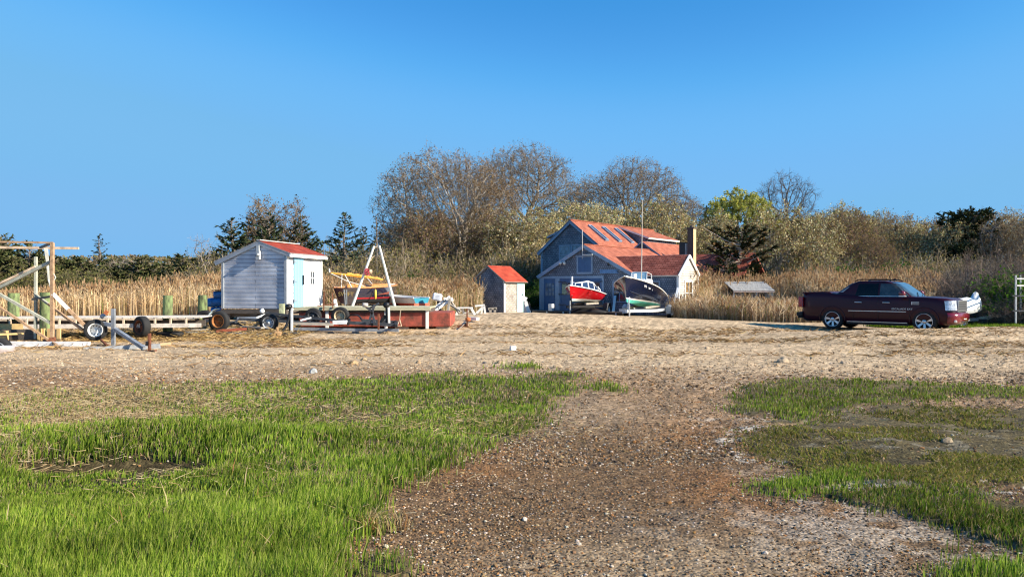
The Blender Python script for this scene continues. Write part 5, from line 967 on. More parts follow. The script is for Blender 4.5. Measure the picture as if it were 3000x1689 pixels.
    # wheels
    for ax in (-1.48, 1.822):
        for sd in (-1, 1):
            W = thing("wheel", None, None, (ax, sd * .87, .41)); W.parent = T
            m = MB(); m.lathe([(.29, -.125), (.36, -.135), (.40, -.10), (.408, 0), (.40, .10), (.36, .135), (.29, .125)], (0, 0, 0), (0, sd, 0), 40); m.build("tyre", TY, W)
            m = MB(); m.lathe([(.298, .118), (.290, .128), (.272, .120), (.262, .06), (.262, -.1)], (0, 0, 0), (0, sd, 0), 40)
            for q in range(7):
                t = 2 * math.pi * q / 7 + .3; d = Vector((math.cos(t), 0, math.sin(t))); s_ = Vector((-math.sin(t), 0, math.cos(t))); o = Vector((0, sd, 0))
                pts = [d * .05 - s_ * .030 + o * .085, d * .05 + s_ * .030 + o * .085, d * .265 + s_ * .044 + o * .115, d * .265 - s_ * .044 + o * .115]; m.add(pts + [p - o * .035 for p in pts], [(0, 1, 2, 3), (0, 4, 5, 1), (1, 5, 6, 2), (2, 6, 7, 3), (3, 7, 4, 0), (7, 6, 5, 4)])
            m.lathe([(.075, .07), (.075, .11), (.05, .125), (0, .128)], (0, 0, 0), (0, sd, 0), 16); m.build("rim", CHR, W); m = MB(); m.lathe([(.262, .0), (.0, .0)], (0, 0, 0), (0, sd, 0), 24); m.build("brake_disc", mat("dark_brake", (.03, .03, .03), .5, metal=.5), W)
            m = MB(); NA = 24; pr = []
            for i in range(NA + 1): t = -.12 + (math.pi + .24) * i / NA; pr.append((ax + math.cos(t) * .49, sd * .992, .43 + math.sin(t) * .49))
            m.tube(pr, .022, 6); m.build("arch_lip", PNT, T)
    # body side fittings
    for sd in (-1, 1):
        for x in (-.50, .52): m = MB(); m.tube([(x - .12, sd * .985, 1.085), (x - .10, sd * 1.03, 1.09), (x + .10, sd * 1.03, 1.09), (x + .12, sd * .985, 1.085)], .02, 8); m.build("door_handle", CHR, T)
        m = MB(); m.span((-.86, sd * .995, .745), (1.22, sd * 1.018, .768)); m.build("side_moulding", CHR, T)
        m = MB(); m.span((-.92, sd * .95, .33), (1.25, sd * .985, .35)); m.build("sill_strip", CHR, T); m = MB(); m.span((-.95, sd * .80, .25), (1.28, sd * .95, .33)); m.build("running_board", PLA, T)
        m = MB()
        for z in (1.03, 1.07, 1.11): m.span((1.42, sd * .985, z), (1.66, sd * 1.006, z + .014))
        m.span((1.40, sd * .985, 1.02), (1.42, sd * 1.006, 1.13)); m.build("fender_vent", CHR, T)
        for x in (-.68, .235, 1.33): m = MB(); m.tube([(x, sd * 1.0005, .40), (x, sd * 1.0015, .8), (x, sd * .984, 1.15), (x, sd * .956, 1.26)], .006, 4); m.build("door_seam", PLA, T)
        m = MB(); m.box((1.14, sd * 1.02, 1.36), (.10, .16, .03)); m.build("mirror_arm", PLA, T); m = MB(); m.lathe([(0, -.13), (.08, -.12), (.105, -.05), (.105, .08), (0, .10)], (1.13, sd * 1.13, 1.43), (0, sd, 0), 14); m.build("mirror", mat("mirror_red", (.16, .012, .02), .18, coat=1), T)
        m = MB(); m.span((1.04, sd * 1.02, 1.315), (1.24, sd * 1.24, 1.36)); m.build("mirror_base", CHR, T)
        m = MB(); g = []
        for j in range(5):
            z = .83 + .34 * j / 4
            for i in range(9):
                t = i / 8; x = 2.50 + .285 * math.sin(t * 1.57) - .03 * (j / 4); y = sd * (.99 - .36 * (1 - math.cos(t * 1.57)) - .0 * j); g.append((x + .02, y + sd * .008, z + (.02 * t if j else -.0)))
        m.add(g, [(j * 9 + i, j * 9 + i + 1, (j + 1) * 9 + i + 1, (j + 1) * 9 + i) for j in range(4) for i in range(8)], 0, sm=True); hl = m.build("headlight", mat("headlight_lens", (.72, .74, .78), .10, var=.5, scale=14, metal=.4, spec=.9), T)
        m = MB()
        for dz in (.93, 1.07): m.lathe([(.0, .0), (.05, .012), (.055, 0)], (2.71, sd * .86, dz), (.8, sd * .55, 0), 12)
        m.build("lamp_bulb", CHR, hl)
        m = MB(); m.span((-2.86, sd * .80, .86), (-2.68, sd * .992, 1.28)); m.build("taillight", mat("tail_red", (.32, .012, .02), .15, coat=1), T, .02)
        m = MB(); m.span((2.76, sd * .62, .40), (2.83, sd * .90, .49)); m.build("fog_light", mat("fog_lens", (.7, .7, .72), .15, metal=.5), T, .015)
    m = MB(); m.span((2.75, -.52, .80), (2.80, .52, 1.15)); gr = m.build("grille", PLA, T, .02); m = MB()
    for i in range(4): m.span((2.795, -.49, .83 + i * .078), (2.82, .49, .855 + i * .078))
    for i in range(13): m.span((2.795, -.475 + i * .078, .81), (2.815, -.465 + i * .078, 1.12))
    m.span((2.76, -.56, 1.13), (2.83, .56, 1.19)); m.span((2.77, -.56, .77), (2.825, .56, .80)); m.span((2.77, -.56, .80), (2.825, -.52, 1.13)); m.span((2.77, .52, .80), (2.825, .56, 1.13)); m.build("grille_bars", CHR, gr)
    m = MB(); pr = [(2.58, -.99), (2.74, -.93), (2.85, -.70), (2.885, -.3), (2.89, 0), (2.885, .3), (2.85, .70), (2.74, .93), (2.58, .99)]; V = []
    for z, o in ((.36, -.05), (.44, 0), (.60, .03), (.70, .02), (.74, -.05)): V += [(x + o * (1 if x > 2.7 else .3), y * (1 + o * .1), z) for x, y in pr]
    m.add(V, [(j * 9 + i, j * 9 + i + 1, (j + 1) * 9 + i + 1, (j + 1) * 9 + i) for j in range(4) for i in range(8)] + [tuple(range(36, 45)), tuple(range(9))[::-1]], 0, sm=True); m.build("front_bumper", mat("maroon_bumper_paint", (.16, .006, .018), .25, var=.05, coat=.9), T)
    m = MB(); m.span((2.89, -.16, .50), (2.905, .16, .66)); m.build("number_plate", mat("plate_white", (.85, .84, .82), .5, var=.05), T); m = MB(); m.span((2.87, -.35, .40), (2.885, .35, .47)); m.build("air_intake", PLA, T)
    m = MB(); m.span((-2.96, -.94, .50), (-2.72, .94, .66)); m.span((-2.93, -.90, .42), (-2.70, .90, .50)); m.build("rear_bumper", PLA, T, .03)
    m = MB(); m.add([(-2.7, -.90, 1.475), (-1.62, -.88, 1.50), (-1.62, .88, 1.50), (-2.7, .90, 1.475), (-2.76, -.92, 1.42), (-1.55, -.90, 1.42), (-1.55, .90, 1.42), (-2.76, .92, 1.42)], [(0, 1, 2, 3), (7, 6, 5, 4), (0, 4, 5, 1), (1, 5, 6, 2), (2, 6, 7, 3), (3, 7, 4, 0)]); m.build("bed_cover", PNT, T, .02)
    m = MB(); m.span((-.9, -.7, .22), (1.2, .7, .32)); m.tube([(-1.48, -.8, .41), (-1.48, .8, .41)], .05, 8); m.tube([(1.82, -.8, .41), (1.82, .8, .41)], .05, 8); m.build("underbody", PLA, T)
    text("ESCALADE EXT", "lettering", .085, (.72, -1.0045, .83), (R(90), 0, 0), CHR, T, sx=1.25)
def text(s, name, size, loc, rot, m, parent, ext=.003, sx=1.0, align='LEFT'):
    cu = bpy.data.curves.new(name, 'FONT'); cu.body = s; cu.size = size; cu.extrude = ext; cu.align_x = align; o = bpy.data.objects.new(name, cu); COL.objects.link(o)
    dg = bpy.context.evaluated_depsgraph_get(); me = bpy.data.meshes.new_from_object(o.evaluated_get(dg)); bpy.data.objects.remove(o); me.materials.clear(); me.materials.append(m)
    o = bpy.data.objects.new(name, me); COL.objects.link(o); o.location = loc; o.rotation_euler = rot; o.scale = (sx, 1, 1); o.parent = parent; return o
truck()
# ================================================================ SHARED BITS
M_tyre = mat("tyre_rubber", (.02, .02, .021), .85, var=.2); M_galv = mat("galvanised_steel", (.42, .44, .46), .5, metal=.35, var=.25, scale=8); M_rust = mat("rusty_steel", (.17, .06, .03), .9, var=.5, scale=14, bump=.3)
M_wgalv = mat("white_painted_steel", (.70, .72, .74), .5, var=.15, scale=6); M_dgrey = mat("dark_grey_steel", (.06, .065, .075), .5, var=.4, scale=10); M_rrust = mat("orange_rusty_rim", (.40, .16, .05), .85, var=.5, scale=12)
M_rope = mat("tan_rope", (.50, .40, .28), .9); M_mill = mat("mill_beam_grey", (.28, .30, .33), .55, metal=.3, var=.35, scale=7); M_white = mat("white_gelcoat", (.82, .82, .80), .25, var=.05, coat=.4)
M_scaf = mat("rust_stained_pipe", (.42, .27, .16), .8, var=.45, scale=9); M_scafg = mat("weathered_grey_green_timber", (.42, .42, .34), .85, var=.3, scale=6, bump=.3)
def wheel(par, loc, r, wd, ax, rimm, spokes=5, dish=.02, tm=None):
    W = thing("wheel", None, None, loc); W.parent = par; ax = Vector(ax).normalized(); m = MB(); h = wd / 2
    m.lathe([(r * .62, -h * .9), (r * .88, -h), (r * .97, -h * .75), (r, 0), (r * .97, h * .75), (r * .88, h), (r * .62, h * .9)], (0, 0, 0), ax, 30); m.build("tyre", tm or M_tyre, W)
    m = MB(); m.lathe([(r * .63, h * .9), (r * .58, h * .95), (r * .54, h * .3), (r * .50, dish), (r * .26, dish + h * .35), (r * .14, dish + h * .35), (r * .13, dish + h * .6), (0, dish + h * .65)], (0, 0, 0), ax, 30)
    a = ax.orthogonal().normalized(); b = ax.cross(a)
    m.build("rim", rimm, W); m = MB()
    for k in range(spokes * 2): t = math.pi * k / spokes; m.lathe([(0, h * .42), (r * .05, h * .42), (r * .05, h * .30)], (a * math.cos(t) + b * math.sin(t)) * r * .40, ax, 6)
    m.build("lug", M_black, W); m = MB(); m.lathe([(r * .62, -h * .85), (0, -h * .5)], (0, 0, 0), ax, 20); m.build("hub", M_black, W); return W
def arch(m, c, ax, r, w_, a0=0, a1=math.pi, n=12, mi=0):       # mudguard strip over a wheel
    c = Vector(c); ax = Vector(ax).normalized(); f = Vector((0, 0, 1)).cross(ax).normalized(); V = []
    for i in range(n + 1):
        t = a0 + (a1 - a0) * i / n; p = c + (f * math.cos(t) + Vector((0, 0, 1)) * math.sin(t)) * r
        for rr in (0, .015): q = p + (f * math.cos(t) + Vector((0, 0, 1)) * math.sin(t)) * rr; V += [q - ax * w_ / 2, q + ax * w_ / 2]
    F_ = []
    for i in range(n): b = i * 4; F_ += [(b, b + 1, b + 5, b + 4), (b + 2, b + 6, b + 7, b + 3), (b, b + 4, b + 6, b + 2), (b + 1, b + 3, b + 7, b + 5)]
    m.add(V, F_, mi, sm=True)
# ================================================================ BOATS
def hull(par, L, B, s0, s1, wl, boot, mats, n=26, plumb=.9, tr=.86, deadrise=.06, sp=1.7, names=("hull",), fl=.5):
    """x forward, keel at z 0; s0, s1 heights of the sheer at stern and bow"""
    ts = [i / n for i in range(n + 1)]; V = []; lev = 13
    def sec(t):
        b = B / 2 * (tr + (1 - tr) * math.sin(min(1, t / .4) * math.pi / 2) if t < .4 else (1 - ((t - .4) / .6) ** 2.5)); s = s0 + (s1 - s0) * t ** sp; k = 0 if t < plumb else (s1 - .02) * ((t - plumb) / (1 - plumb)) ** 2.4
        k0 = .10 * (1 - t) * 0; return max(b, .012), s, min(k, s - .02)
    prof = lambda t, h: h ** (.34 + fl * max(0, t - .25) ** 1.2 * 1.3)
    for t in ts:
        b, s, k = sec(t); zs = [k + (wl - k) * (j / 5) ** 1.6 if wl > k else k for j in range(6)] + [max(k, wl + boot)]; z0 = zs[-1]; zs += [z0 + (s - z0) * (j / 6) for j in range(1, 7)]
        for z in zs: h = max(0, (z - k) / (s - k)); V.append((L * t, b * prof(t, h), z))
    P = len(V); V += [(x, -y, z) for x, y, z in V]; m = MB(); F_ = []; mi = []
    fs = [[], [], []]
    for i in range(n):
        for j in range(lev - 1):
            a = i * lev + j; q = (a, a + 1, a + lev + 1, a + lev); k = 0 if j < 5 else 1 if j == 5 else 2; fs[k].append(q); fs[k].append(tuple(v + P for v in q[::-1]))
    m.v = [tuple(v) for v in V]
    for k in range(3):
        for f in fs[k]: m.f.append(list(f)); m.m.append(k); m.u.append(None); m.s.append(True)
    o = m.build("hull", mats[:3], par); bm = bmesh.new(); bm.from_mesh(o.data); bmesh.ops.remove_doubles(bm, verts=bm.verts, dist=.003); bmesh.ops.recalc_face_normals(bm, faces=bm.faces); bm.to_mesh(o.data); bm.free()
    m = MB(); ring = V[0:lev]; rr = [(x - .004, -y, z) for x, y, z in ring][::-1]; m.add([(x - .004, y, z) for x, y, z in ring] + rr, [tuple(range(2 * lev))]); m.build("transom", mats[3], par)
    return sec
def rim_line(sec, L, n=26, dz=0, dy=0): return [(L * i / n, sec(i / n)[0] + dy, sec(i / n)[1] + dz) for i in range(n + 1)]
def deck(par, sec, L, mt, dz=-.04, name="deck", t0=0, t1=1, k=.97):
    m = MB(); V = []; n = 16
    for i in range(n + 1): t = t0 + (t1 - t0) * i / n; b, s, _ = sec(t); V += [(L * t, b * k, s + dz), (L * t, 0, s + dz + .03), (L * t, -b * k, s + dz)]
    m.add(V, [(i * 3, i * 3 + 1, i * 3 + 4, i * 3 + 3) for i in range(n)] + [(i * 3 + 1, i * 3 + 2, i * 3 + 5, i * 3 + 4) for i in range(n)]); return m.build(name, mt, par)
def gunwale(par, sec, L, mt, r=.028, name="gunwale"):
    for s_ in (1, -1): m = MB(); m.tube([(x, y * s_, z) for x, y, z in rim_line(sec, L, 26, .005, .008)], r, 6); m.build(name, mt, par)
def navy_boat():
    T = thing("motorboat", "navy blue motorboat with turquoise bottom and white console on a white trailer", "boat", (7.5, 40.4, .60), math.atan2(-.93, -.37)); T.rotation_euler.y = R(-4)
    NV = mat("navy_gelcoat", (.006, .010, .032), .2, var=.05, spec=.35, coat=.25); TQ = mat("turquoise_bottom_paint", (.10, .58, .48), .7, var=.4, scale=3); L = 5.9
    sec = hull(T, L, 2.3, .62, 1.22, .16, .06, [TQ, M_white, NV, NV], plumb=.93, sp=1.5, fl=.9); deck(T, sec, L, M_white); gunwale(T, sec, L, M_white, .03)
    for s_ in (1, -1): m = MB(); m.tube([(L * t, s_ * (sec(t)[0] * ((.36 + .22 * max(0, t - .3) ** 1.5 - 0) / 1) ** (.34 + .9 * max(0, t - .25) ** 1.2 * 1.3) + .012), (.36 + .22 * max(0, t - .3) ** 1.5) * sec(t)[1]) for t in [i / 20 * .93 for i in range(21)]], .014, 5); m.build("spray_rail", mat("navy_rail", (.05, .06, .10), .2, coat=.5), T)
    m = MB(); m.span((2.3, -.38, .8), (3.1, .38, 1.32)); m.box((2.55, 0, 1.42), (.3, .6, .2)); cs = m.build("console", M_white, T, .04)
    m = MB(); m.add([(2.95, -.42, 1.28), (2.95, .42, 1.28), (2.70, .38, 1.68), (2.70, -.38, 1.68), (2.93, -.42, 1.28), (2.93, .42, 1.28), (2.68, .38, 1.68), (2.68, -.38, 1.68)], [(0, 1, 2, 3), (7, 6, 5, 4), (0, 4, 5, 1), (1, 5, 6, 2), (2, 6, 7, 3), (3, 7, 4, 0)]); m.build("windscreen", mat("blue_windscreen", (.22, .38, .50), .08, var=.2, spec=.9), T)
    m = MB(); m.tube([(2.96, -.43, 1.27), (2.69, -.39, 1.70), (2.69, .39, 1.70), (2.96, .43, 1.27)], .02, 6); m.tube([(2.69, -.39, 1.70), (1.9, -.46, 1.66), (1.8, -.48, .95)], .018, 6); m.tube([(2.69, .39, 1.70), (1.9, .46, 1.66), (1.8, .48, .95)], .018, 6); m.build("rail", M_white, T)
    m = MB(); m.tube([(3.9, .0, .95), (3.9, 0, 1.5)], .12, 10); m.build("bow_seat", M_white, T)
    m = MB(); m.span((1.2, -.42, .75), (1.65, .42, 1.15)); m.lathe([(.30, -.40), (.34, 0), (.30, .40), (0, .42)], (1.35, 0, 1.15), (0, 1, 0), 14); m.build("helm_seat", M_white, T, .03)
    m = MB(); m.tube([(1.22, -.2, 1.05), (1.45, .05, 1.13), (1.25, .2, 1.08)], .03, 6); m.build("seat_logo", M_black, T)
    m = MB(); m.tube([(3.4, .25, 1.0), (3.4, .25, 5.35)], [.032, .016], 6); m.build("antenna", mat("pale_pole", (.46, .41, .36), .5), T)
    m = MB(); m.tube([(-.05, 0, .1), (-.3, 0, .15), (-.35, 0, .7)], .07, 8); m.box((-.35, 0, .85), (.34, .34, .42)); m.build("outboard", mat("grey_outboard", (.12, .10, .09), .4), T, .05)
    WT = mat("white_decal", (.82, .82, .82), .5, var=.02)
    # registration numbers near the bow, starboard and port
    for s_, x0 in ((1, 4.62), (-1, 5.15)):
        for q, ch in enumerate(("MS", "587", "Y")):
            xx = x0 - q * .42 * (1 if s_ > 0 else 1); t = (xx - .12) / L; b, s, k = sec(t); b2 = sec((xx - .30) / L)[0]; ang = math.atan2(b2 - b, .18)
            ro = (R(90) - R(8), 0, (R(180) - ang) if s_ > 0 else ang); hh = max(.3, (s - .24) / s); yy = b * hh ** (.34 + .9 * max(0, t - .25) ** 1.2 * 1.3) + .03
            text(ch, "lettering", .17, (xx + .05 if s_ > 0 else xx - .22, s_ * (yy), s - .24), ro, WT, T)
    return T
navy_boat()
def red_boat():
    T = thing("cabin_boat", "bright red wooden boat with white cabin on a black trailer before the blue garage doors", "boat", (4.90, 43.75, .80), math.atan2(-.906, -.42)); T.rotation_euler.y = R(-2)
    RD = mat("bright_red_hull", (.55, .008, .012), .25, var=.05, coat=.6); GR = mat("green_bottom_paint", (.03, .12, .08), .7); L = 4.3
    sec = hull(T, L, 1.72, .50, .86, .04, .12, [GR, M_white, RD, RD], plumb=.92, sp=1.4, fl=.9); deck(T, sec, L, M_white, -.02); gunwale(T, sec, L, M_white, .035)
    for s_ in (1, -1):
        m = MB(); m.tube([(L * t, s_ * (sec(t)[0] * (.05 + .58 * t) ** (.34 + .9 * max(0, t - .25) ** 1.2 * 1.3) + .006), (.05 + .58 * t) * sec(t)[1] + .04) for t in [.3 + i / 16 * .66 for i in range(17)]], .012, 5); m.build("spray_rail", mat("red_rail", (.60, .05, .05), .3), T)
    M_ = M_white; P = [(1.35, .62, .60), (3.35, .40, .78), (3.75, .0, .85)]
    # cabin: sides, coach roof, windows
    m = MB(); base = [(1.25, .66, .55), (2.0, .68, .58), (2.8, .60, .64), (3.35, .38, .74), (3.5, .0, .78)]; topz = [.90, 1.12, 1.18, 1.10, 1.06]; full = base + [(x, -y, z) for x, y, z in base[-2::-1]]; tz = topz + topz[-2::-1]
    tp = [(x - (.12 if x > 3 else 0) + (.15 if i in (0, 8) else 0), y * .86, h) for i, ((x, y, z), h) in enumerate(zip(full, tz))]; k = len(full)
    m.add(full + tp, [(i, i + 1, i + 1 + k, i + k) for i in range(k - 1)] + [(k - 1, 0, k, 2 * k - 1), tuple(range(k, 2 * k))]); m.build("cabin", M_, T)
    WB = mat("dark_blue_window", (.02, .04, .10), .08, spec=.9)
    for s_ in (1, -1):
        for (i, a, b, lo, hi) in ((0, .15, .95, .18, .82), (1, .10, .92, .15, .86), (2, .10, .90, .15, .86), (3, .12, .88, .2, .8)):
            p0, p1 = Vector(full[i]), Vector(full[i + 1]); q0, q1 = Vector(tp[i]), Vector(tp[i + 1]); C = [p0.lerp(p1, a).lerp(q0.lerp(q1, a), lo), p0.lerp(p1, b).lerp(q0.lerp(q1, b), lo), p0.lerp(p1, b).lerp(q0.lerp(q1, b), hi), p0.lerp(p1, a).lerp(q0.lerp(q1, a), hi)]
            n_ = (C[1] - C[0]).cross(C[3] - C[0]).normalized(); n_ = n_ if n_.y > 0 else -n_; C = [c + n_ * .012 for c in C]; C = [Vector((c.x, c.y * s_, c.z)) for c in C]; m = MB(); m.add(C, [(0, 1, 2, 3)]); m.build("window", WB, T)
    m = MB(); m.tube([(1.3, .60, .90), (.95, .62, .75), (.85, .64, .55)], .03, 6); m.tube([(1.3, -.60, .90), (.95, -.62, .75), (.85, -.64, .55)], .03, 6); m.tube([(.7, .45, .5), (.7, .45, .95)], .014, 5); m.build("grab_rail", M_white, T)
    m = MB(); m.tube([(3.95, .0, .8), (3.95, 0, 1.36)], .055, 10); m.build("bow_post", M_white, T)
    m = MB(); m.lathe([(0, .0), (.045, .01), (.045, .03), (0, .04)], (2.9, sec(.674)[0] + .0, .60), (.2, 1, 0), 10); m.build("running_light", RD, T)
    m = MB(); m.tube([(-.05, .80, .32), (.45, .90, .32)], .012, 5); m.build("rub_strip", M_white, T)
red_boat()
def sail_boat():
    T = thing("daysailer", "dark wooden sailboat with yellow sail on its boom and gold name on its stern", "boat", (-6.93, 31, .98), math.atan2(.94, .33)); T.rotation_euler.y = R(0)
    DK_ = mat("maroon_varnished_stern", (.075, .020, .014), .25, var=.3, scale=5, coat=.6); NB = mat("blue_black_topside", (.010, .014, .040), .15, var=.1, coat=.7); KB = mat("black_bottom_paint", (.025, .027, .032), .8, var=.3); RS = mat("red_boot_stripe", (.42, .02, .03), .4); VR = mat("orange_varnished_wood", (.62, .27, .09), .3, var=.3, scale=9, coat=.5); L = 4.3
    sec = hull(T, L, 1.5, .70, .88, .22, .07, [KB, RS, NB, DK_], plumb=.86, tr=.84, sp=1.6, fl=.7); gunwale(T, sec, L, VR, .040); deck(T, sec, L, mat("teak_deck", (.50, .26, .13), .5), -.02, "deck", .0, .22); deck(T, sec, L, mat("pinkish_foredeck", (.66, .52, .44), .5), -.01, "foredeck", .62, 1)
    m = MB(); V = []
    for i in range(9): t = .22 + .40 * i / 8; b, s, _ = sec(t); V += [(L * t, b * .96, s), (L * t, b * .80, s - .02), (L * t, b * .78, s - .35), (L * t, -b * .78, s - .35), (L * t, -b * .80, s - .02), (L * t, -b * .96, s)]
    m.add(V, [(i * 6 + j, i * 6 + j + 1, i * 6 + j + 7, i * 6 + j + 6) for i in range(8) for j in range(5)]); m.build("cockpit", mat("red_brown_interior", (.20, .05, .03), .5), T)
    m = MB(); m.span((1.0, -.62, .70), (2.5, -.58, .86)); m.span((1.0, .58, .70), (2.5, .62, .86)); m.build("coaming", VR, T)
    m = MB(); m.tube([(-.55, .42, 1.32), (.6, .30, 1.24), (3.0, .0, 1.06)], [.03, .045, .03], 8); m.build("boom", mat("orange_spar", (.75, .30, .03), .35, coat=.4), T)
    m = MB(); P_ = []
    for i in range(12): t = i / 11; P_.append((.5 + 2.6 * t, .30 - .30 * t, 1.30 - .22 * t + .015 * math.sin(i * 2.3)))
    m.tube(P_, [.03, .06, .05, .065, .05, .065, .05, .065, .055, .065, .05, .02], 10); m.build("furled_sail", mat("yellow_sailcloth", (.60, .32, .06), .7, var=.45, scale=8, bump=.5), T)
    for q in ((.25, .42, .70, .05, .26, 1.27), (.25, -.10, .70, .35, .30, 1.24), (1.7, .45, .72, 1.5, .16, 1.15), (1.7, -.35, .72, 1.9, .12, 1.12)): m = MB(); m.tube([(q[0], q[1], q[2]), (q[3], q[4], q[5])], .018, 5); m.build("crutch", M_white, T)
    m = MB(); m.tube([(-.60, .43, 1.33), (-.62, .44, 1.48)], .025, 6); m.tube([(-.55, .42, 1.30), (.2, .1, .98), (.9, -.3, .78)], .012, 5); m.build("rigging", M_white, T)
    m = MB(); m.lathe([(0, -.22), (.04, -.18), (.055, 0), (.04, .18), (0, .22)], (1.0, -sec(.23)[0] - .07, .42), (0, 0, 1), 10); m.build("fender", mat("yellow_fender", (.85, .60, .08), .5), T)
    G = mat("gold_leaf", (.95, .62, .16), .4, var=.1); text("SWIFT", "lettering", .235, (-.012, .40, .355), (R(90), 0, R(-90)), G, T, sx=1.12)
    m = MB(); m.span((-.03, -.03, -.0), (-.01, .03, .62)); m.beam((-.04, .10, .62), (-.03, .03, -.2), .03); m.build("rudder_post", M_galv, T)
    c = thing("boat_cradle", "dark timber cradle under the dark wooden sailboat", "cradle", (-6.93, 31, 0), math.atan2(.94, .33))
    for y in (-.5, .5): m = MB(); m.span((.1, y - .07, .72), (3.9, y + .07, .92)); m.build("bunk", M_black, c)
    for x in (.4, 2.0, 3.6): m = MB(); m.span((x - .1, -.7, .5), (x + .1, .7, .72)); m.span((x - .1, -.62, -.1), (x + .1, -.45, .5)); m.span((x - .1, .45, -.1), (x + .1, .62, .5)); m.build("cross_beam", M_black, c)
sail_boat()
# ================================================================ TRAILERS UNDER THE TWO BOATS
def boat_trailer(label, loc, rz, L, W_, z, fm, gm, r=.33, wx=1.2, post=True, rim=None, tongue=1.2):
    T = thing("boat_trailer", label, "trailer", loc, rz)
    m = MB()
    for s_ in (1, -1): m.beam((-.2, s_ * W_ / 2, z), (L * .62, s_ * W_ / 2, z), .08, .13); m.beam((L * .62, s_ * W_ / 2, z), (L, 0, z + .02), .08, .13)
    m.beam((L - .1, 0, z), (L + tongue, 0, z + .03), .09, .13)
    for x in (-.15, L * .3, L * .6): m.beam((x, -W_ / 2, z - .02), (x, W_ / 2, z - .02), .08, .08)
    m.build("frame", fm, T)
    for s_ in (1, -1): m = MB(); m.beam((0, s_ * W_ * .25, z + .15), (L * .7, s_ * W_ * .22, z + .15), .1, .1); m.build("bunk", M_gwood, T)
    m = MB(); m.beam((wx, -W_ / 2 - .15, r + .02), (wx, W_ / 2 + .15, r + .02), .07); m.build("axle", M_black, T)
    for s_ in (1, -1):
        wheel(T, (wx, s_ * (W_ / 2 + .22), r), r, .2, (0, s_, 0), rim or M_wgalv); m = MB(); arch(m, (wx, s_ * (W_ / 2 + .22), r), (0, 1, 0), r + .09, .26, -.1, 3.24); m.build("fender", gm, T)
        m = MB(); m.span((wx + .42, s_ * (W_ / 2 + .09), z - .12), (wx + .48, s_ * (W_ / 2 + .35), z + .16)); m.build("fender_panel", gm, T)
    m = MB(); m.beam((L + .25, 0, z), (L + .25, 0, z + .75), .07); m.beam((L + .25, 0, z + .75), (L + .0, 0, z + .80), .1); m.lathe([(.08, -.06), (.08, .06), (0, .07)], (L + .22, 0, z + .62), (0, 1, 0), 10); m.build("winch_post", fm, T)
    m = MB(); m.tube([(L + tongue - .2, .1, 0), (L + tongue - .2, .1, z + .35)], .035, 8); m.lathe([(0, -.03), (.08, -.03), (.08, .03), (0, .03)], (L + tongue - .2, .1, .05), (0, 1, 0), 12); m.build("jack", M_galv, T); return T
boat_trailer("white boat trailer carrying the navy motorboat", (7.6, 40.55, .02), math.atan2(-.93, -.37), 5.2, 1.9, .52, M_wgalv, M_wgalv, .34, .75, tongue=.7)
boat_trailer("black boat trailer carrying the red cabin boat", (4.95, 43.85, .12), math.atan2(-.906, -.42), 3.9, 1.5, .52, M_black, M_dgrey, .30, .7, tongue=.9)
def rubbish(label, name, cat, items, loc, group=None):
    T = thing(name, label, cat, loc, 0, group)
    for nm, fn, mt in items: m = MB(); fn(m); m.build(nm, mt, T)
    return T
# dark tarpaulin and blocks under the red boat, boardwalk along the facade
def boardwalk():
    u = Vector((.78, -.63, 0)); v = Vector((.63, .78, 0)); O = Vector((4.44, 45, 0)); T = thing("boardwalk", "low dark boardwalk with small pale posts before the boathouse doors", "boardwalk", (O.x, O.y, .1), math.atan2(-.63, .78))
    m = MB(); m.span((-6.5, -1.7, .14), (3.6, -.15, .20)); m.build("deck", M_dwood, T); m = MB(); m.span((-6.5, -1.74, .06), (3.6, -1.70, .14)); m.build("fascia", M_black, T)  # black strip stands in for the shade beneath the deck
    for i in range(9): m = MB(); m.span((-6.4 + i * 1.2, -1.80, -.2), (-6.34 + i * 1.2, -1.74, .18)); m.build("post", M_wtrim, T)
boardwalk()
def box(label, name, cat, c, d, rz, mt, nm="body", bev=.01, group=None):
    o = MB().span((-d[0] / 2, -d[1] / 2, 0), (d[0] / 2, d[1] / 2, d[2])).build(name, mt, None, bev); o.location = c; o.rotation_euler = (0, 0, rz); tag(o, label, cat, group); return o
box("white utility box on the boardwalk at the foot of the blue door", "utility_box", "box", (at(1615, 900, 44.5).x, 44.5, .30), (.26, .25, .42), -.68, M_white)
rubbish("black plastic tarp bundle heaped under the red boat's trailer", "tarp_bundle", "tarp", [("tarp", lambda m: [m.tube([(-1.1, 0, .18), (-.4, .1, .30), (.4, -.1, .26), (1.2, 0, .20)], [.1, .22, .24, .08], 8)], M_black)], (at(1720, 900, 42.2).x, 42.2, .05))
rubbish("white and grey engine parts leaning by the small shed's door", "outboard_motor", "motor", [("leg", lambda m: m.beam((0, 0, 0), (-.25, 0, .75), .12, .2), M_white), ("cowl", lambda m: m.box((-.35, 0, .9), (.35, .3, .3), 0, (0, .4, 0)), M_white), ("bracket", lambda m: m.beam((.12, 0, .1), (-.05, .05, .7), .06), M_black)], (at(1552, 910, 43).x, 43, .15))
box("white folded board standing against the small shed's right corner", "board", "board", (at(1539, 905, 43.4).x, 43.4, .15), (.24, .06, .75), -.5, M_white)
for a in ((1987, 842, 1969, 922, 39.0, "long white board leaning against the corner of the pale gabled wing"), (1802, 866, 1797, 912, 37.5, "short white board leaning beside the navy motorboat's shaded side")):
    m = MB(); m.beam(at(a[0], a[1], a[4] + 1.2), at(a[2], a[3], a[4]), .13, .04); o = m.build("board", M_white); tag(o, a[5], "board")
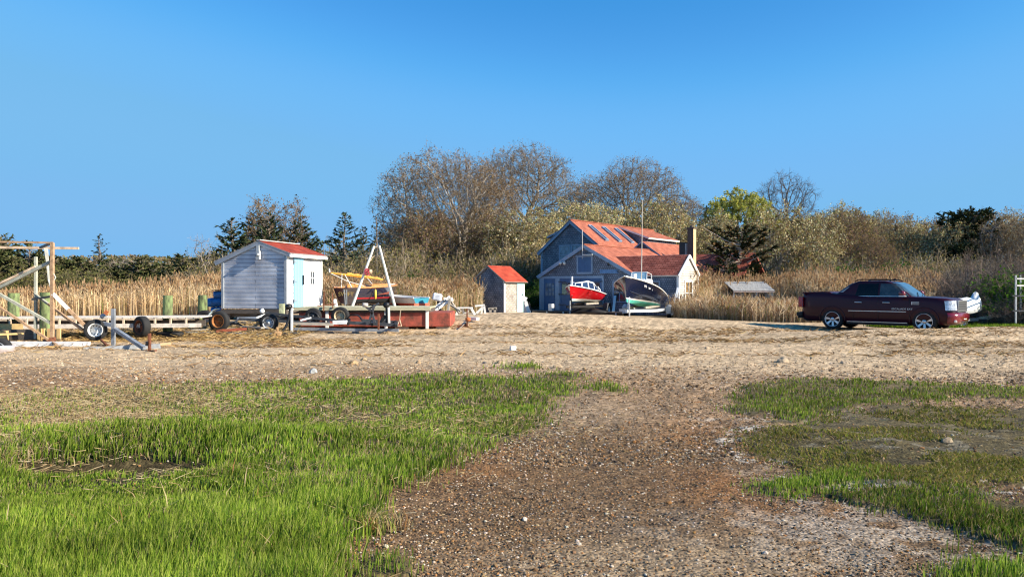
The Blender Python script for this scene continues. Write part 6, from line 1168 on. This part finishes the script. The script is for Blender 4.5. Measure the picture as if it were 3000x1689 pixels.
# ================================================================ BARGE, SHEAR LEGS
def barge():
    M_ = mat("flaking_red_steel", (.34, .07, .045), .75, var=.6, scale=3.2, bump=.4, bscale=12, col2=(.13, .045, .03)); T = thing("barge", "flaking red steel barge with mossy plank deck standing on blocks", "barge", (-7.96, 27.6, 0))
    L = 5.67; m = MB(); m.span((0, 0, .22), (L, 2.2, .76)); m.build("hull", M_, T, .03)
    m = MB()
    for i in range(11): m.span((-.02, .02 + i * .2, .90), (L - .78, .20 + i * .2, .955))
    m.build("deck", mat("mossy_pale_planks", (.50, .47, .32), .9, var=.35, scale=3, stretch=(.5, 6, 6), bump=.5), T)
    m = MB(); m.span((-.15, -.16, .84), (L - .75, .0, .95)); m.build("edge_timber", mat("mossy_pale_planks", (.5, .47, .32)), T)
    m = MB(); m.span((.0, .02, .76), (L - .8, 2.15, .90)); m.build("deck_beam", M_dwood, T)
    for px in (957, 1130, 1251): x = gx(px, 27.5) + 7.96; m = MB(); m.span((x - .055, -.06, .15), (x + .055, -.01, .90)); m.build("fender_post", M_wtrim, T)
    for px in (905, 1180, 1300): x = gx(px, 27.6) + 7.96; m = MB(); m.span((x - .3, .1, -.1), (x + .2, .5, .22)); m.span((x - .3, 1.6, -.1), (x + .2, 2.0, .22)); m.build("block", M_gwood, T)
barge()
def shear():
    T = thing("shear_legs", "white two pole A frame standing on the barge deck beside the dark sailboat", "A frame", (0, 0, 0)); 
    for (tx, bx, by) in ((1096, 1032, 898), (1111, 1158, 902)): m = MB(); m.tube([at(tx, 720, 29.8), at(bx, by, 29.5)], [.048, .056], 10); m.build("pole", mat("grey_white_pole", (.66, .64, .58), .7, var=.2, scale=5), T)
    m = MB(); m.tube([at(1104, 716, 29.8), at(1104, 760, 29.8), at(1105, 800, 29.8)], .014, 5); m.tube([at(1085, 765, 29.7), at(1092, 752, 29.8), at(1106, 748, 29.9), at(1118, 760, 29.8), at(1124, 775, 29.7)], .018, 6); m.tube([at(1096, 724, 29.8), at(1112, 724, 29.8)], .03, 6); m.build("tackle", M_rope, T)
    m = MB(); c = at(1071, 795, 29.55)
    for k in range(5): m.lathe([(.085, -.012), (.10, 0), (.085, .012)], c + Vector((.02 * k - .02, 0, .05 * k - .1)), (.3, .15, 1), 12)
    m.tube([c + Vector((.1, -.05, 0)), c + Vector((.16, -.06, -.12)), c + Vector((.05, -.06, -.16))], .025, 6); m.build("lashing", mat("crimson_rope", (.42, .03, .06), .8), T)
    m = MB(); m.lathe([(.0, 0), (.09, .03), (.09, .07), (0, .1)], c + Vector((.15, .05, 0)), (1, -.5, 0), 12); m.build("block_pulley", mat("tan_pulley", (.6, .42, .28), .6), T)
shear()
# ================================================================ TRAILERS IN FRONT OF THE SHED
def beams(T, name, mt, lst, wd=.08, h=.1, dy=0):
    for (x0, y0, Y0, x1, y1, Y1) in lst: m = MB(); m.beam(at(x0, y0, Y0), at(x1, y1, Y1), wd, h); m.build(name, mt, T)
T = thing("boat_trailer", "empty dark trailer with silver spoked wheel in front of the white shed", "trailer")
beams(T, "rail", M_dgrey, [(774, 916, 27.0, 1010, 941, 26.6), (700, 934, 26.2, 965, 948, 26.2)], .07, .09)
beams(T, "rail", mat("pale_bronze_rail", (.50, .44, .36), .5, metal=.3), [(860, 947, 26.0, 976, 950, 26.0)], .09, .09); beams(T, "cross_bar", M_dgrey, [(776, 930, 27.4, 770, 944, 25.9), (700, 932, 27.3, 690, 944, 26.2), (905, 934, 27.2, 910, 950, 26.0), (960, 938, 27.0, 966, 950, 26.0)], .06, .07)
beams(T, "leaf_spring", M_wgalv, [(696, 931, 26.8, 752, 930, 26.6), (752, 930, 26.6, 776, 921, 26.8), (880, 938, 26.2, 912, 930, 26.3)], .05, .06)
wheel(T, at(788, 945, 26.1), .335, .2, (-.10, -1, 0), M_galv); wheel(T, at(775, 942, 27.45), .325, .2, (.10, 1, 0), M_galv)
m = MB(); m.tube([at(788, 945, 26.1), at(775, 942, 27.45)], .04, 8); m.build("axle", M_black, T); m = MB(); arch(m, at(914, 938, 26.9), (0, 1, 0), .30, .22, .3, 2.9); m.build("fender", M_black, T)
T = thing("jack_stand", "white and black upright post stand right of the silver wheel", "stand"); b_ = at(855, 974, 25.8)
m = MB(); m.beam(b_, at(855, 900, 25.8), .07, .06); m.build("post", M_wgalv, T); m = MB(); m.beam(b_ + Vector((-.08, .05, 0)), at(849, 903, 25.85), .07, .05); m.build("rear_post", M_black, T)
m = MB(); m.lathe([(0, -.1), (.1, -.08), (.11, 0), (.1, .08), (0, .1)], at(846, 898, 25.8), (.3, 1, 0), 12); m.tube([at(848, 898, 25.8), at(862, 901, 25.7)], .015, 5); m.build("roller", M_black, T); m = MB(); m.tube([at(850, 906, 25.8), at(846, 935, 25.8), at(838, 955, 25.75), at(828, 970, 25.7)], .045, 7); m.build("brace", M_black, T)
m = MB(); m.beam(at(826, 976, 25.1), at(880, 977, 25.1), .14, .09); m.build("foot", M_dgrey, T)
T = thing("boat_trailer", "rusty orange rimmed trailer wheel on an axle left of the white shed", "trailer"); wheel(T, at(642, 940, 25.8), .365, .22, (-.15, -1, 0), M_rrust, dish=-.03); wheel(T, at(600, 936, 27.2), .36, .2, (.15, 1, 0), M_rrust)
m = MB(); m.tube([at(642, 940, 25.8), at(600, 936, 27.2)], .045, 8); m.build("axle", M_rust, T); m = MB(); arch(m, at(646, 940, 25.85), (.1, 1, 0), .43, .24, .45, 1.35); m.build("fender", mat("pale_blue_fender", (.52, .62, .64), .5), T); beams(T, "rail", M_dgrey, [(600, 938, 26.4, 720, 950, 26.4)])
T = thing("boat_trailer", "black low trailer with forked roller stand in front of the red barge", "trailer")
beams(T, "rail", M_dgrey, [(1012, 944, 25.9, 1165, 952, 25.9), (1060, 938, 26.9, 1165, 944, 26.9)], .09, .11); beams(T, "cross_bar", M_black, [(1020, 948, 25.7, 1024, 936, 27.0), (1090, 950, 25.7, 1092, 940, 27.0), (1160, 954, 25.6, 1158, 942, 27.0)], .08)
beams(T, "coupling", M_wgalv, [(976, 944, 25.7, 1016, 943, 25.7)], .16, .13); wheel(T, at(997, 925, 26.9), .335, .2, (-.1, -1, 0), mat("cream_rim", (.62, .48, .30), .5, var=.3), dish=-.02); wheel(T, at(918, 925, 27.2), .30, .2, (-.1, -1, 0), M_dgrey)
m = MB(); arch(m, at(1038, 944, 26.3), (0, 1, 0), .27, .24, .25, 2.9); m.build("fender", M_black, T)
beams(T, "roller_arm", M_dgrey, [(1080, 946, 26.0, 1097, 893, 26.0), (1098, 946, 26.0, 1090, 914, 26.0), (1062, 890, 26.0, 1090, 912, 26.0), (1082, 903, 26.2, 1110, 888, 26.2)], .09, .07); m = MB(); m.lathe([(0, -.1), (.075, -.09), (.075, .09), (0, .1)], at(1070, 893, 25.9), (1, .3, -.1), 10); m.build("roller", mat("pale_roller", (.5, .46, .42), .6), T)
beams(T, "winch_post", M_black, [(1133, 948, 26.2, 1133, 900, 26.2), (1112, 948, 26.2, 1130, 924, 26.2)], .08); beams(T, "pale_post", M_wtrim, [(1140, 948, 26.15, 1139, 900, 26.15)], .06); m = MB(); m.lathe([(0, -.08), (.10, -.07), (.10, .07), (0, .08)], at(1132, 893, 26.2), (.2, 1, 0), 14); m.build("winch", M_black, T)
beams(T, "stake", M_rust, [(1109, 965, 25.6, 1109, 919, 25.6)], .05)
def lone(name, label, cat, mt, segs, wd=.08, h=None, bev=0):
    m = MB(); 
    for (x0, y0, Y0, x1, y1, Y1) in segs: m.beam(at(x0, y0, Y0), at(x1, y1, Y1), wd, h or wd)
    o = m.build(name, mt, None, bev); tag(o, label, cat); return o
lone("steel_beam", "long grey steel beam on the gravel under the dark trailers, right part", "beam", M_mill, [(862, 963, 26.0, 1168, 967, 25.9)], .10, .10)
lone("steel_beam", "grey steel beam lying on the gravel below the rusty orange wheel", "beam", M_mill, [(545, 974, 25.0, 797, 979, 25.0)], .12, .08)
lone("pipe", "rust red pipe lying on the grey beam left of the silver wheel", "pipe", mat("red_oxide_pipe", (.30, .08, .04), .7, var=.3), [(634, 969, 24.9, 722, 963, 25.1)], .09)
lone("plank", "weathered plank on the straw above the rust red pipe", "plank", M_gwood, [(560, 966, 25.6, 690, 962, 26.2)], .18, .04); lone("plank", "bleached board lying left of the silver wheel", "plank", M_gwood, [(705, 956, 26.2, 770, 960, 25.6)], .16, .05)
lone("mossy_post", "short mossy post standing at the white shed's front corner", "post", mat("mossy_post_wood", (.42, .44, .28), .9, var=.4, scale=6, bump=.5), [(826, 925, 27.2, 826, 889, 27.2)], .17)
lone("rusty_stake", "rusty stake leaning against barge left of its pale post", "stake", M_rust, [(948, 912, 27.35, 950, 856, 27.5), (975, 902, 27.4, 974, 858, 27.6)], .04)
lone("rope_hank", "pale rope loop hanging over the barge's edge timber", "rope", M_rope, [(1174, 905, 27.3, 1171, 935, 27.3), (1171, 935, 27.3, 1163, 955, 27.2), (1171, 935, 27.3, 1176, 955, 27.2), (1163, 955, 27.2, 1176, 955, 27.2)], .025)
def ball(label, p, r, mt, name="buoy", cat="buoy"):
    m = MB(); m.lathe([(0, -r), (r * .6, -r * .8), (r * .95, -r * .3), (r, 0), (r * .92, r * .4), (r * .55, r * .82), (0, r)], (0, 0, 0), (.2, .1, 1), 16); m.lathe([(.02, r * .9), (.03, r * 1.15), (0, r * 1.2)], (0, 0, 0), (.2, .1, 1), 8); o = m.build(name, mt); o.location = p; tag(o, label, cat)
ball("white mooring buoy lying on the trailer's rail before the white shed", at(768, 911, 26.9), .09, M_white)
m = MB(); m.box((0, 0, .1), (.25, .22, .24), 0, (.1, .2, .3)); m.box((0, 0, .28), (.08, .08, .14), 0, (.1, 0, 0)); o = m.build("anchor_block", mat("rusty_tan_concrete", (.42, .26, .13), .9, var=.4, bump=.4), None, .02); p = gp(812, 990); o.location = (p[0], p[1], hz(*p) - .03); tag(o, "rusty tan concrete anchor block on the gravel under the white jack stand", "anchor block")
# upright rusty jack right of the barge
T = thing("jack_stand", "rusty screw jack standing alone right of the red barge", "jack"); beams(T, "screw", M_rust, [(1369, 957, 25.9, 1368, 903, 25.9)], .045); m = MB(); m.lathe([(0, -.09), (.09, -.05), (.10, .05), (0, .09)], at(1371, 935, 25.9), (0, 0, 1), 10); m.build("nut", mat("orange_rust", (.45, .14, .05), .9), T); beams(T, "foot", M_rust, [(1340, 957, 25.9, 1370, 950, 25.9)], .04)
box("pale crumpled sheet lying left of the rusty screw jack", "board", "board", at(1352, 955, 26.0), (.40, .3, .03), .5, M_gwood).rotation_euler = (0, -.7, .3)
# ================================================================ LEFT: DOCK
def dock():
    T = thing("dock", "long plank dock on mossy green pilings running along the reeds at left", "dock"); PL = mat("silvered_planks", (.62, .56, .49), .85, var=.3, scale=5, bump=.3); r = random.Random(4)
    a = at(-420, 934, 22.3); b = at(590, 929.5, 23.8); a.z = b.z = .72; d = (b - a); L = d.length; u = d.normalized(); n = Vector((-u.y, u.x, 0)); m = MB(); N = int(L / .235)
    for i in range(N): p = a + u * (i * .235 + .11); q = r.uniform(-.02, .03); m.beam(p - n * q, p + n * 1.5, .205, .04, up=(0, 0, 1))
    m.build("deck", PL, T)
    m = MB()
    for i in range(0, N, 1): p = a + u * (i * .235 + .02); m.box((p.x, p.y - .02, .60), (.05, .06, .19)) if i % 1 == 0 and i % 2 == 0 else None
    m.build("spacer_block", mat("pale_spacer", (.58, .46, .34), .8), T)
    m = MB(); p0 = a - Vector((0, .03, 0)); p1 = b - Vector((0, .03, 0)); p0.z = p1.z = .47; mid = p0.lerp(p1, .47); m.beam(mid, p1, .06, .13); m.build("stringer", PL, T); m = MB(); m.beam(p0, mid, .07, .17); m.build("stringer", M_ywood, T, ); m = MB(); m.beam(a + n * .5 - Vector((0, 0, .2)), b + n * .5 - Vector((0, 0, .2)), .06, .2); m.build("inner_stringer", M_dwood, T)
    MP = mat("mossy_green_piling", (.19, .25, .10), .95, var=.55, scale=7, bump=.9, bscale=18, stretch=(1, 1, .3), col2=(.055, .06, .035))
    for (px, Y, top, rr) in ((39, 23.9, 858, .17), (134, 22.1, 856, .165), (491, 25.2, 865, .155), (593, 27.3, 864, .165), (-260, 22.1, 858, .165)):
        p = at(px, top, Y); m = MB(); m.tube([(p.x, p.y, -.3), (p.x, p.y, .7), (p.x + .01, p.y, p.z)], [rr * 1.03, rr, rr * .97], 14); m.build("piling", MP, T)
    for (x0, x1) in ((-200, 20), (138, 178)): m = MB(); m.span((gx(x0, 21.9), 21.86, .12), (gx(x1, 21.9), 21.98, .40)) if x0 < 0 else m.span((gx(112, 21.8), 21.75, .10), (gx(120, 21.8), 21.9, .46)); m.build("brace", M_ywood, T)
    for x0 in (128, 146, 174): m = MB(); m.span((gx(x0 - 5, 21.9), 21.84, .16), (gx(x0 + 5, 21.9), 21.9, .47)); m.build("hanger", M_ywood, T)
    m = MB(); m.span((gx(-250, 22.2), 22.15, .1), (gx(178, 22.2), 22.22, .42)); m.build("skirt", M_dwood, T)
dock()
def staging():
    T = thing("staging_frame", "tall rusty pipe and timber frame with crossed braces at the left edge", "frame"); Y = 21.0
    S = [("top_rail", M_scaf, [(-420, 700, 20.6, 155, 711, Y)], .05), ("top_rail", mat("peeling_cream_rail", (.62, .46, .32), .8, var=.4, scale=6), [(-400, 720, 21.9, 230, 727, 22.3)], .07), ("post", M_scaf, [(153, 711, Y, 153, 1002, Y)], .085), ("post", M_scafg, [(105, 752, 22.3, 104, 992, 22.0)], .07), ("post", M_scafg, [(-330, 760, 22.3, -330, 1000, 22.0)], .07), ("post", M_scaf, [(-420, 700, 20.6, -420, 1015, 20.6)], .085),
         ("corner_brace", M_dgrey, [(118, 725, 21.6, 153, 711, 21.0)], .06), ("diagonal", M_scafg, [(-40, 861, 21.3, 148, 767, 21.1)], .085), ("diagonal", mat("peeling_cream_rail", (.62, .46, .32)), [(-40, 848, 22.1, 103, 781, 22.1)], .06), ("diagonal", M_scafg, [(-60, 828, 21.0, 148, 946, 21.0)], .07), ("diagonal", M_scaf, [(-80, 848, 20.8, 141, 994, 20.9)], .06),
         ("diagonal", M_scafg, [(103, 862, 22.0, 141, 890, 21.6)], .06), ("diagonal", M_scaf, [(141, 890, 21.6, 241, 965, 21.2)], .06), ("diagonal", M_wgalv, [(155, 860, 21.0, 200, 905, 21.1)], .085), ("diagonal", M_scaf, [(200, 905, 21.1, 248, 953, 21.2)], .085), ("strut", M_scaf, [(152, 1000, 21.0, 210, 1048, 19.2)], .06), ("strap", M_black, [(95, 876, 22.0, 150, 868, 21.0)], .06)]
    for nm, mt, seg, wd in S: beams(T, nm, mt, seg, wd, wd)
    m = MB()
    for q in range(4): m.tube([at(130 + q * 3, 727, 21.7), at(136 + q * 2, 770, 21.6), at(141 + q, 820, 21.4), at(149, 848, 21.1)], .012, 5)
    m.tube([at(157, 802, 21), at(163, 812, 21), at(158, 820, 21)], .015, 5); m.build("rope", mat("grey_rope", (.58, .57, .50), .9), T)
    m = MB(); c = at(148, 996, 21); m.lathe([(0, -.15), (.09, -.1), (.09, .1), (0, .15)], c, (1, .3, .2), 10); m.beam(c - Vector((.2, 0, .02)), c + Vector((.12, 0, .04)), .1); m.build("hinge", M_rust, T)
staging()
def leftwheels():
    T = thing("axle_stand", "grey steel post and angled channel with white rimmed wheel hung on its stub axle", "wheel stand"); Y = 21.3
    wheel(T, at(280, 966, Y), .31, .24, (.42, -.9, .02), mat("white_rim", (.78, .78, .76), .4, var=.1), dish=-.05)
    beams(T, "stub_axle", M_galv, [(290, 945, Y + .1, 335, 953, Y - .1)], .07); beams(T, "post", M_mill, [(332, 1020, Y - .3, 332, 904, Y - .3)], .095, .08); beams(T, "channel", M_mill, [(336, 963, Y - .35, 423, 1020, Y - 1.5)], .10, .09)
    m = MB(); c = at(302, 926, Y + .1); m.lathe([(0, -.06), (.08, -.05), (.08, .05), (0, .06)], c, (.3, -1, 0), 10); m.tube([c, at(309, 926, Y), at(313, 910, Y)], .018, 5); m.build("winch", M_galv, T); beams(T, "winch_handle", mat("orange_rust", (.45, .14, .05)), [(308, 920, Y, 314, 910, Y)], .04)
    T = thing("trailer_wheel", "rusty rimmed tyre standing behind the grey post, half sunk in straw", "wheel"); wheel(T, at(415, 956, 23.4), .335, .24, (-.5, -.85, 0), M_rust, dish=-.04)
    T = thing("jack_stand", "thin rusty jack standing on the gravel right of the angled channel", "jack"); beams(T, "screw", M_rust, [(438, 1031, 19.6, 438, 976, 19.6)], .045); beams(T, "foot", M_rust, [(430, 1028, 19.7, 456, 1026, 19.4)], .06, .04); beams(T, "collar", M_black, [(432, 1012, 19.6, 434, 1000, 19.6)], .08)
    T = thing("tyre", "loose black tyre lying flat on the gravel beside the grey beam", "tyre"); m = MB(); p = at(499, 978, 24.3); m.lathe([(.20, -.10), (.36, -.10), (.42, -.06), (.43, 0), (.42, .06), (.36, .10), (.20, .10), (.24, 0), (.20, -.10)], (p.x, p.y, .12), (0, 0, 1), 30); m.build("body", M_tyre, T)
    lone("galvanised_beam", "white galvanised beam on the ground under the rusty frame", "beam", M_wgalv, [(25, 1007, 20.9, 262, 1008, 20.9)], .1, .15); lone("galvanised_beam", "pale grey beam with bolts on the ground behind the grey post", "beam", M_galv, [(245, 1024, 20.0, 470, 1013, 20.6)], .1, .13)
    lone("timber", "short yellow timber on the gravel below the rusty hinge", "timber", M_ywood, [(125, 1019, 20.4, 175, 1016, 20.5)], .12, .09); lone("plank", "yellow plank end sticking in from the left edge", "plank", M_ywood, [(-60, 981, 20.5, 66, 976, 21.2)], .3, .045)
    lone("timber", "small rust stained timber at the end of the pale grey beam", "timber", mat("orange_tan_timber", (.5, .32, .18), .8), [(468, 1008, 20.6, 500, 1006, 20.8)], .09, .07); lone("driftwood", "dark driftwood leaning behind the white rimmed wheel", "driftwood", M_rust, [(296, 995, 20.9, 314, 1012, 20.6), (300, 1012, 20.8, 318, 1010, 20.6)], .05)
    T = thing("trailer_wheel", "black wheel with thin grey rim cut by the left edge", "wheel"); wheel(T, at(2, 1021, 19.6), .275, .2, (.1, -1, 0), M_dgrey); m = MB(); m.lathe([(.155, .09), (.165, .108), (.15, .11)], at(2, 1021, 19.6), (.1, -1, 0), 24); m.build("rim_ring", M_galv, T)
    m = MB(); p = at(5, 1050, 19.2); m.lathe([(0, 0), (.26, 0), (.30, .15), (.31, .16), (.29, .15), (.25, .01), (0, .01)], (p.x, p.y, hz(p.x, p.y)), (0, 0, 1), 20); o = m.build("plastic_tub", mat("milky_plastic", (.66, .62, .66), .5), None); tag(o, "milky plastic tub on the gravel below the left edge wheel", "tub")
leftwheels()
# blue bundles stacked behind the white shed
BL = mat("blue_tarp_plastic", (.03, .16, .42), .45, var=.45, scale=5, bump=.5)
for px, py, rx, rz_, lab in ((634, 910, .22, .17, "lowest blue plastic drum in the stack behind the white shed"), (630, 885, .33, .19, "widest blue bundle in the stack behind the white shed"), (640, 862, .20, .16, "topmost blue bundle in the stack behind the white shed")):
    p = at(px, py, 29.6); m = MB(); m.lathe([(0, -rx), (rz_ * .8, -rx * .9), (rz_, -rx * .4), (rz_ * .94, 0), (rz_, rx * .4), (rz_ * .8, rx * .9), (0, rx)], (0, 0, 0), (1, .25, .04), 14); o = m.build("blue_drum", BL); o.location = p; tag(o, lab, "drum", "blue bundles stacked behind the shed")
lone("plank", "dark board laid over the blue bundles behind the white shed", "board", M_dwood, [(622, 850, 29.5, 668, 846, 29.7)], .4, .03)
# ================================================================ THINGS BEHIND THE BARGE
def skiff():
    T = thing("skiff", "small white skiff with teal and red end standing behind the barge", "boat", (at(1235, 900, 33.5).x, 33.5, .80), math.atan2(.62, -.78)); L = 2.6
    TEAL = mat("teal_paint", (.02, .22, .32), .5); sec = hull(T, L, 1.1, .42, .55, .18, .03, [mat("coral_red_bottom", (.62, .12, .07), .6), M_white, M_white, TEAL], plumb=.8, tr=.9, fl=.5); gunwale(T, sec, L, M_white, .035); deck(T, sec, L, M_white, -.01)
    m = MB(); m.span((-.03, -.48, .0), (-.01, .48, .18)); m.build("stern_panel", mat("coral_red_bottom", (.62, .12, .07)), T)
    for x in (.5, 1.9): m = MB(); m.span((x - .08, -.5, -.85), (x + .08, .5, 0)); m.build("chock", M_gwood, T)
    O = thing("outboard_motor", "white and blue outboard motor right of the teal ended skiff", "motor"); p = at(1281, 870, 33.2); m = MB(); m.box((p.x, p.y, p.z), (.42, .3, .34), 0, (0, .2, 0)); m.build("cowl", mat("white_blue_cowl", (.66, .70, .78), .4, var=.3, scale=4), O, .06); m = MB(); m.beam(p, p + Vector((.25, 0, -1.1)), .14, .12); m.build("leg", M_black, O)
skiff()
def horses():
    T = thing("sawhorse", "grey leaning timber trestle right of the outboard motor", "trestle"); beams(T, "leg", M_gwood, [(1345, 917, 31.5, 1315, 872, 31.8), (1312, 915, 31.2, 1318, 875, 31.5), (1300, 880, 31.7, 1350, 912, 31.3)], .09, .06); beams(T, "top", M_wtrim, [(1300, 872, 31.6, 1328, 880, 31.6)], .1, .06)
    T = thing("ladder", "grey ladder leaning behind the barge's right end", "ladder"); beams(T, "rail", M_wgalv, [(1268, 905, 31.6, 1318, 868, 31.8), (1276, 909, 31.4, 1326, 873, 31.6)], .05); beams(T, "rung", M_galv, [(1280, 898, 31.6, 1286, 902, 31.4), (1292, 889, 31.6, 1298, 893, 31.5), (1304, 880, 31.7, 1310, 884, 31.6)], .035)
    T = thing("trestle_bench", "long pale trestle bench with splayed legs right of the screw jack", "bench"); beams(T, "top", M_wtrim, [(1340, 901, 32, 1385, 901, 32)], .3, .05); beams(T, "leg", M_wtrim, [(1345, 902, 31.9, 1337, 922, 31.9), (1380, 902, 31.9, 1392, 922, 31.9), (1352, 902, 32.2, 1360, 918, 32.2), (1374, 902, 32.2, 1366, 918, 32.2)], .07)
    T = thing("sawhorse", "white sawhorse with diagonal brace left of the small shed", "sawhorse"); beams(T, "top", M_wtrim, [(1392, 896, 33, 1420, 893, 33)], .1, .08); beams(T, "leg", M_wtrim, [(1418, 894, 33, 1422, 921, 33), (1396, 917, 33, 1418, 896, 33), (1415, 895, 33.2, 1410, 920, 33.2)], .08)
    lone("timber_stub", "pair of short grey timbers standing just left of the small shed", "timber", M_gwood, [(1437, 920, 38, 1437, 904, 38), (1450, 920, 38, 1450, 903, 38), (1430, 904, 38, 1456, 903, 38)], .12)
    lone("timber", "pale timber lying on the sand right of the screw jack", "timber", M_wtrim, [(1376, 932, 29.5, 1400, 934, 29.2)], .16, .12); lone("timber", "long low grey timber lying across the sand before the benches", "timber", M_gwood, [(1325, 925, 32.5, 1478, 925, 34)], .14, .1)
    lone("white_post", "white mast step post leaning over the barge's left end", "post", M_white, [(986, 902, 28.4, 981, 878, 28.6)], .10); lone("rusty_rail", "thin rusty rail sticking up from barge's left end deck", "rail", M_rust, [(930, 896, 28.0, 985, 890, 28.4)], .03)
horses()
# small white cardboard-like box on the sand
p = gp(1503, 1025); o = box("small white box alone in the middle of the sand", "white_box", "box", (p[0], p[1], hz(*p) - .01), (.16, .10, .13), .5, M_white)
# ================================================================ RIGHT: COVERED BOAT, RACK
def covered():
    p = (gx(2822, 30.6), 30.6); T = thing("covered_boat", "small boat under a white tarpaulin behind the truck's front", "boat", (p[0], p[1], .55), R(8)); m = MB(); V = []; n = 14
    for i in range(n + 1):
        t = i / n; w_ = .62 * math.sin(math.pi * min(.97, .15 + t * .80)) ** .6; h = .62 * math.sin(math.pi * (.16 + .62 * t)) ** .8 + (.26 if i == n - 1 else 0) + .02 * math.sin(i * 2.1); x = -1.15 + 1.85 * t; lo = .02 + .22 * t ** 2
        for (a, b) in ((-1, 0), (-.9, .55), (-.4, .93), (0, 1), (.4, .93), (.9, .55), (1, 0)): V.append((x, a * w_, lo + b * h))
    V2 = V; m.add(V2, [(i * 7 + j, i * 7 + j + 1, i * 7 + j + 8, i * 7 + j + 7) for i in range(n) for j in range(6)] + [tuple(range(7)), tuple(range(n * 7, n * 7 + 7))[::-1]] + [(i * 7, i * 7 + 7, i * 7 + 13, i * 7 + 6) for i in range(n)], 0, None, True); m.build("tarpaulin", mat("white_tarpaulin", (.80, .82, .80), .5, var=.06, bump=.3, bscale=6), T)
    m = MB(); m.beam((.7, 0, -.18), (1.5, -.2, .0), .16, .14); m.build("tongue", mat("cream_tongue", (.72, .68, .50), .6), T); m = MB(); m.beam((-1, 0, -.2), (.8, 0, -.18), .12, .12); m.beam((-.6, -.6, -.22), (-.6, .6, -.22), .1); m.build("frame", M_galv, T)
    for s_ in (-.6, .6): wheel(T, (-.6, s_, -.27), .27, .16, (0, s_, 0), M_galv)
    m = MB(); m.box((.78, -.12, -.28), (.24, .2, .24)); m.build("tool_box", M_dgrey, T); m = MB(); m.lathe([(0, -.03), (.08, -.03), (.08, .03), (0, .03)], (1.05, -.12, -.45), (0, 1, 0), 12); m.beam((1.05, -.12, -.45), (1.1, -.12, -.1), .04); m.build("jack_wheel", M_black, T)
covered()
def rack():
    T = thing("dinghy_rack", "white metal rack with thin rails at the right edge of the grass", "rack"); Y = 28.5
    for px, YY in ((2976, Y), (3180, Y), (2990, Y + 1.6), (3170, Y + 1.6)): m = MB(); m.beam(at(px, 938, YY) - Vector((0, 0, .1)), at(px, 806, YY), .05); m.build("upright", M_galv, T)
    for y0, mt in ((816, M_wtrim), (836, M_wtrim), (866, M_dgrey), (910, M_dgrey)):
        m = MB(); m.beam(at(2966 if y0 > 840 else 2976, y0, Y), at(3185, y0 + 1, Y), .05); m.build("rail", mt, T); m = MB(); m.beam(at(2976, y0, Y), at(2990, y0, Y + 1.6), .04); m.build("cross_bar", M_dgrey, T)
rack()
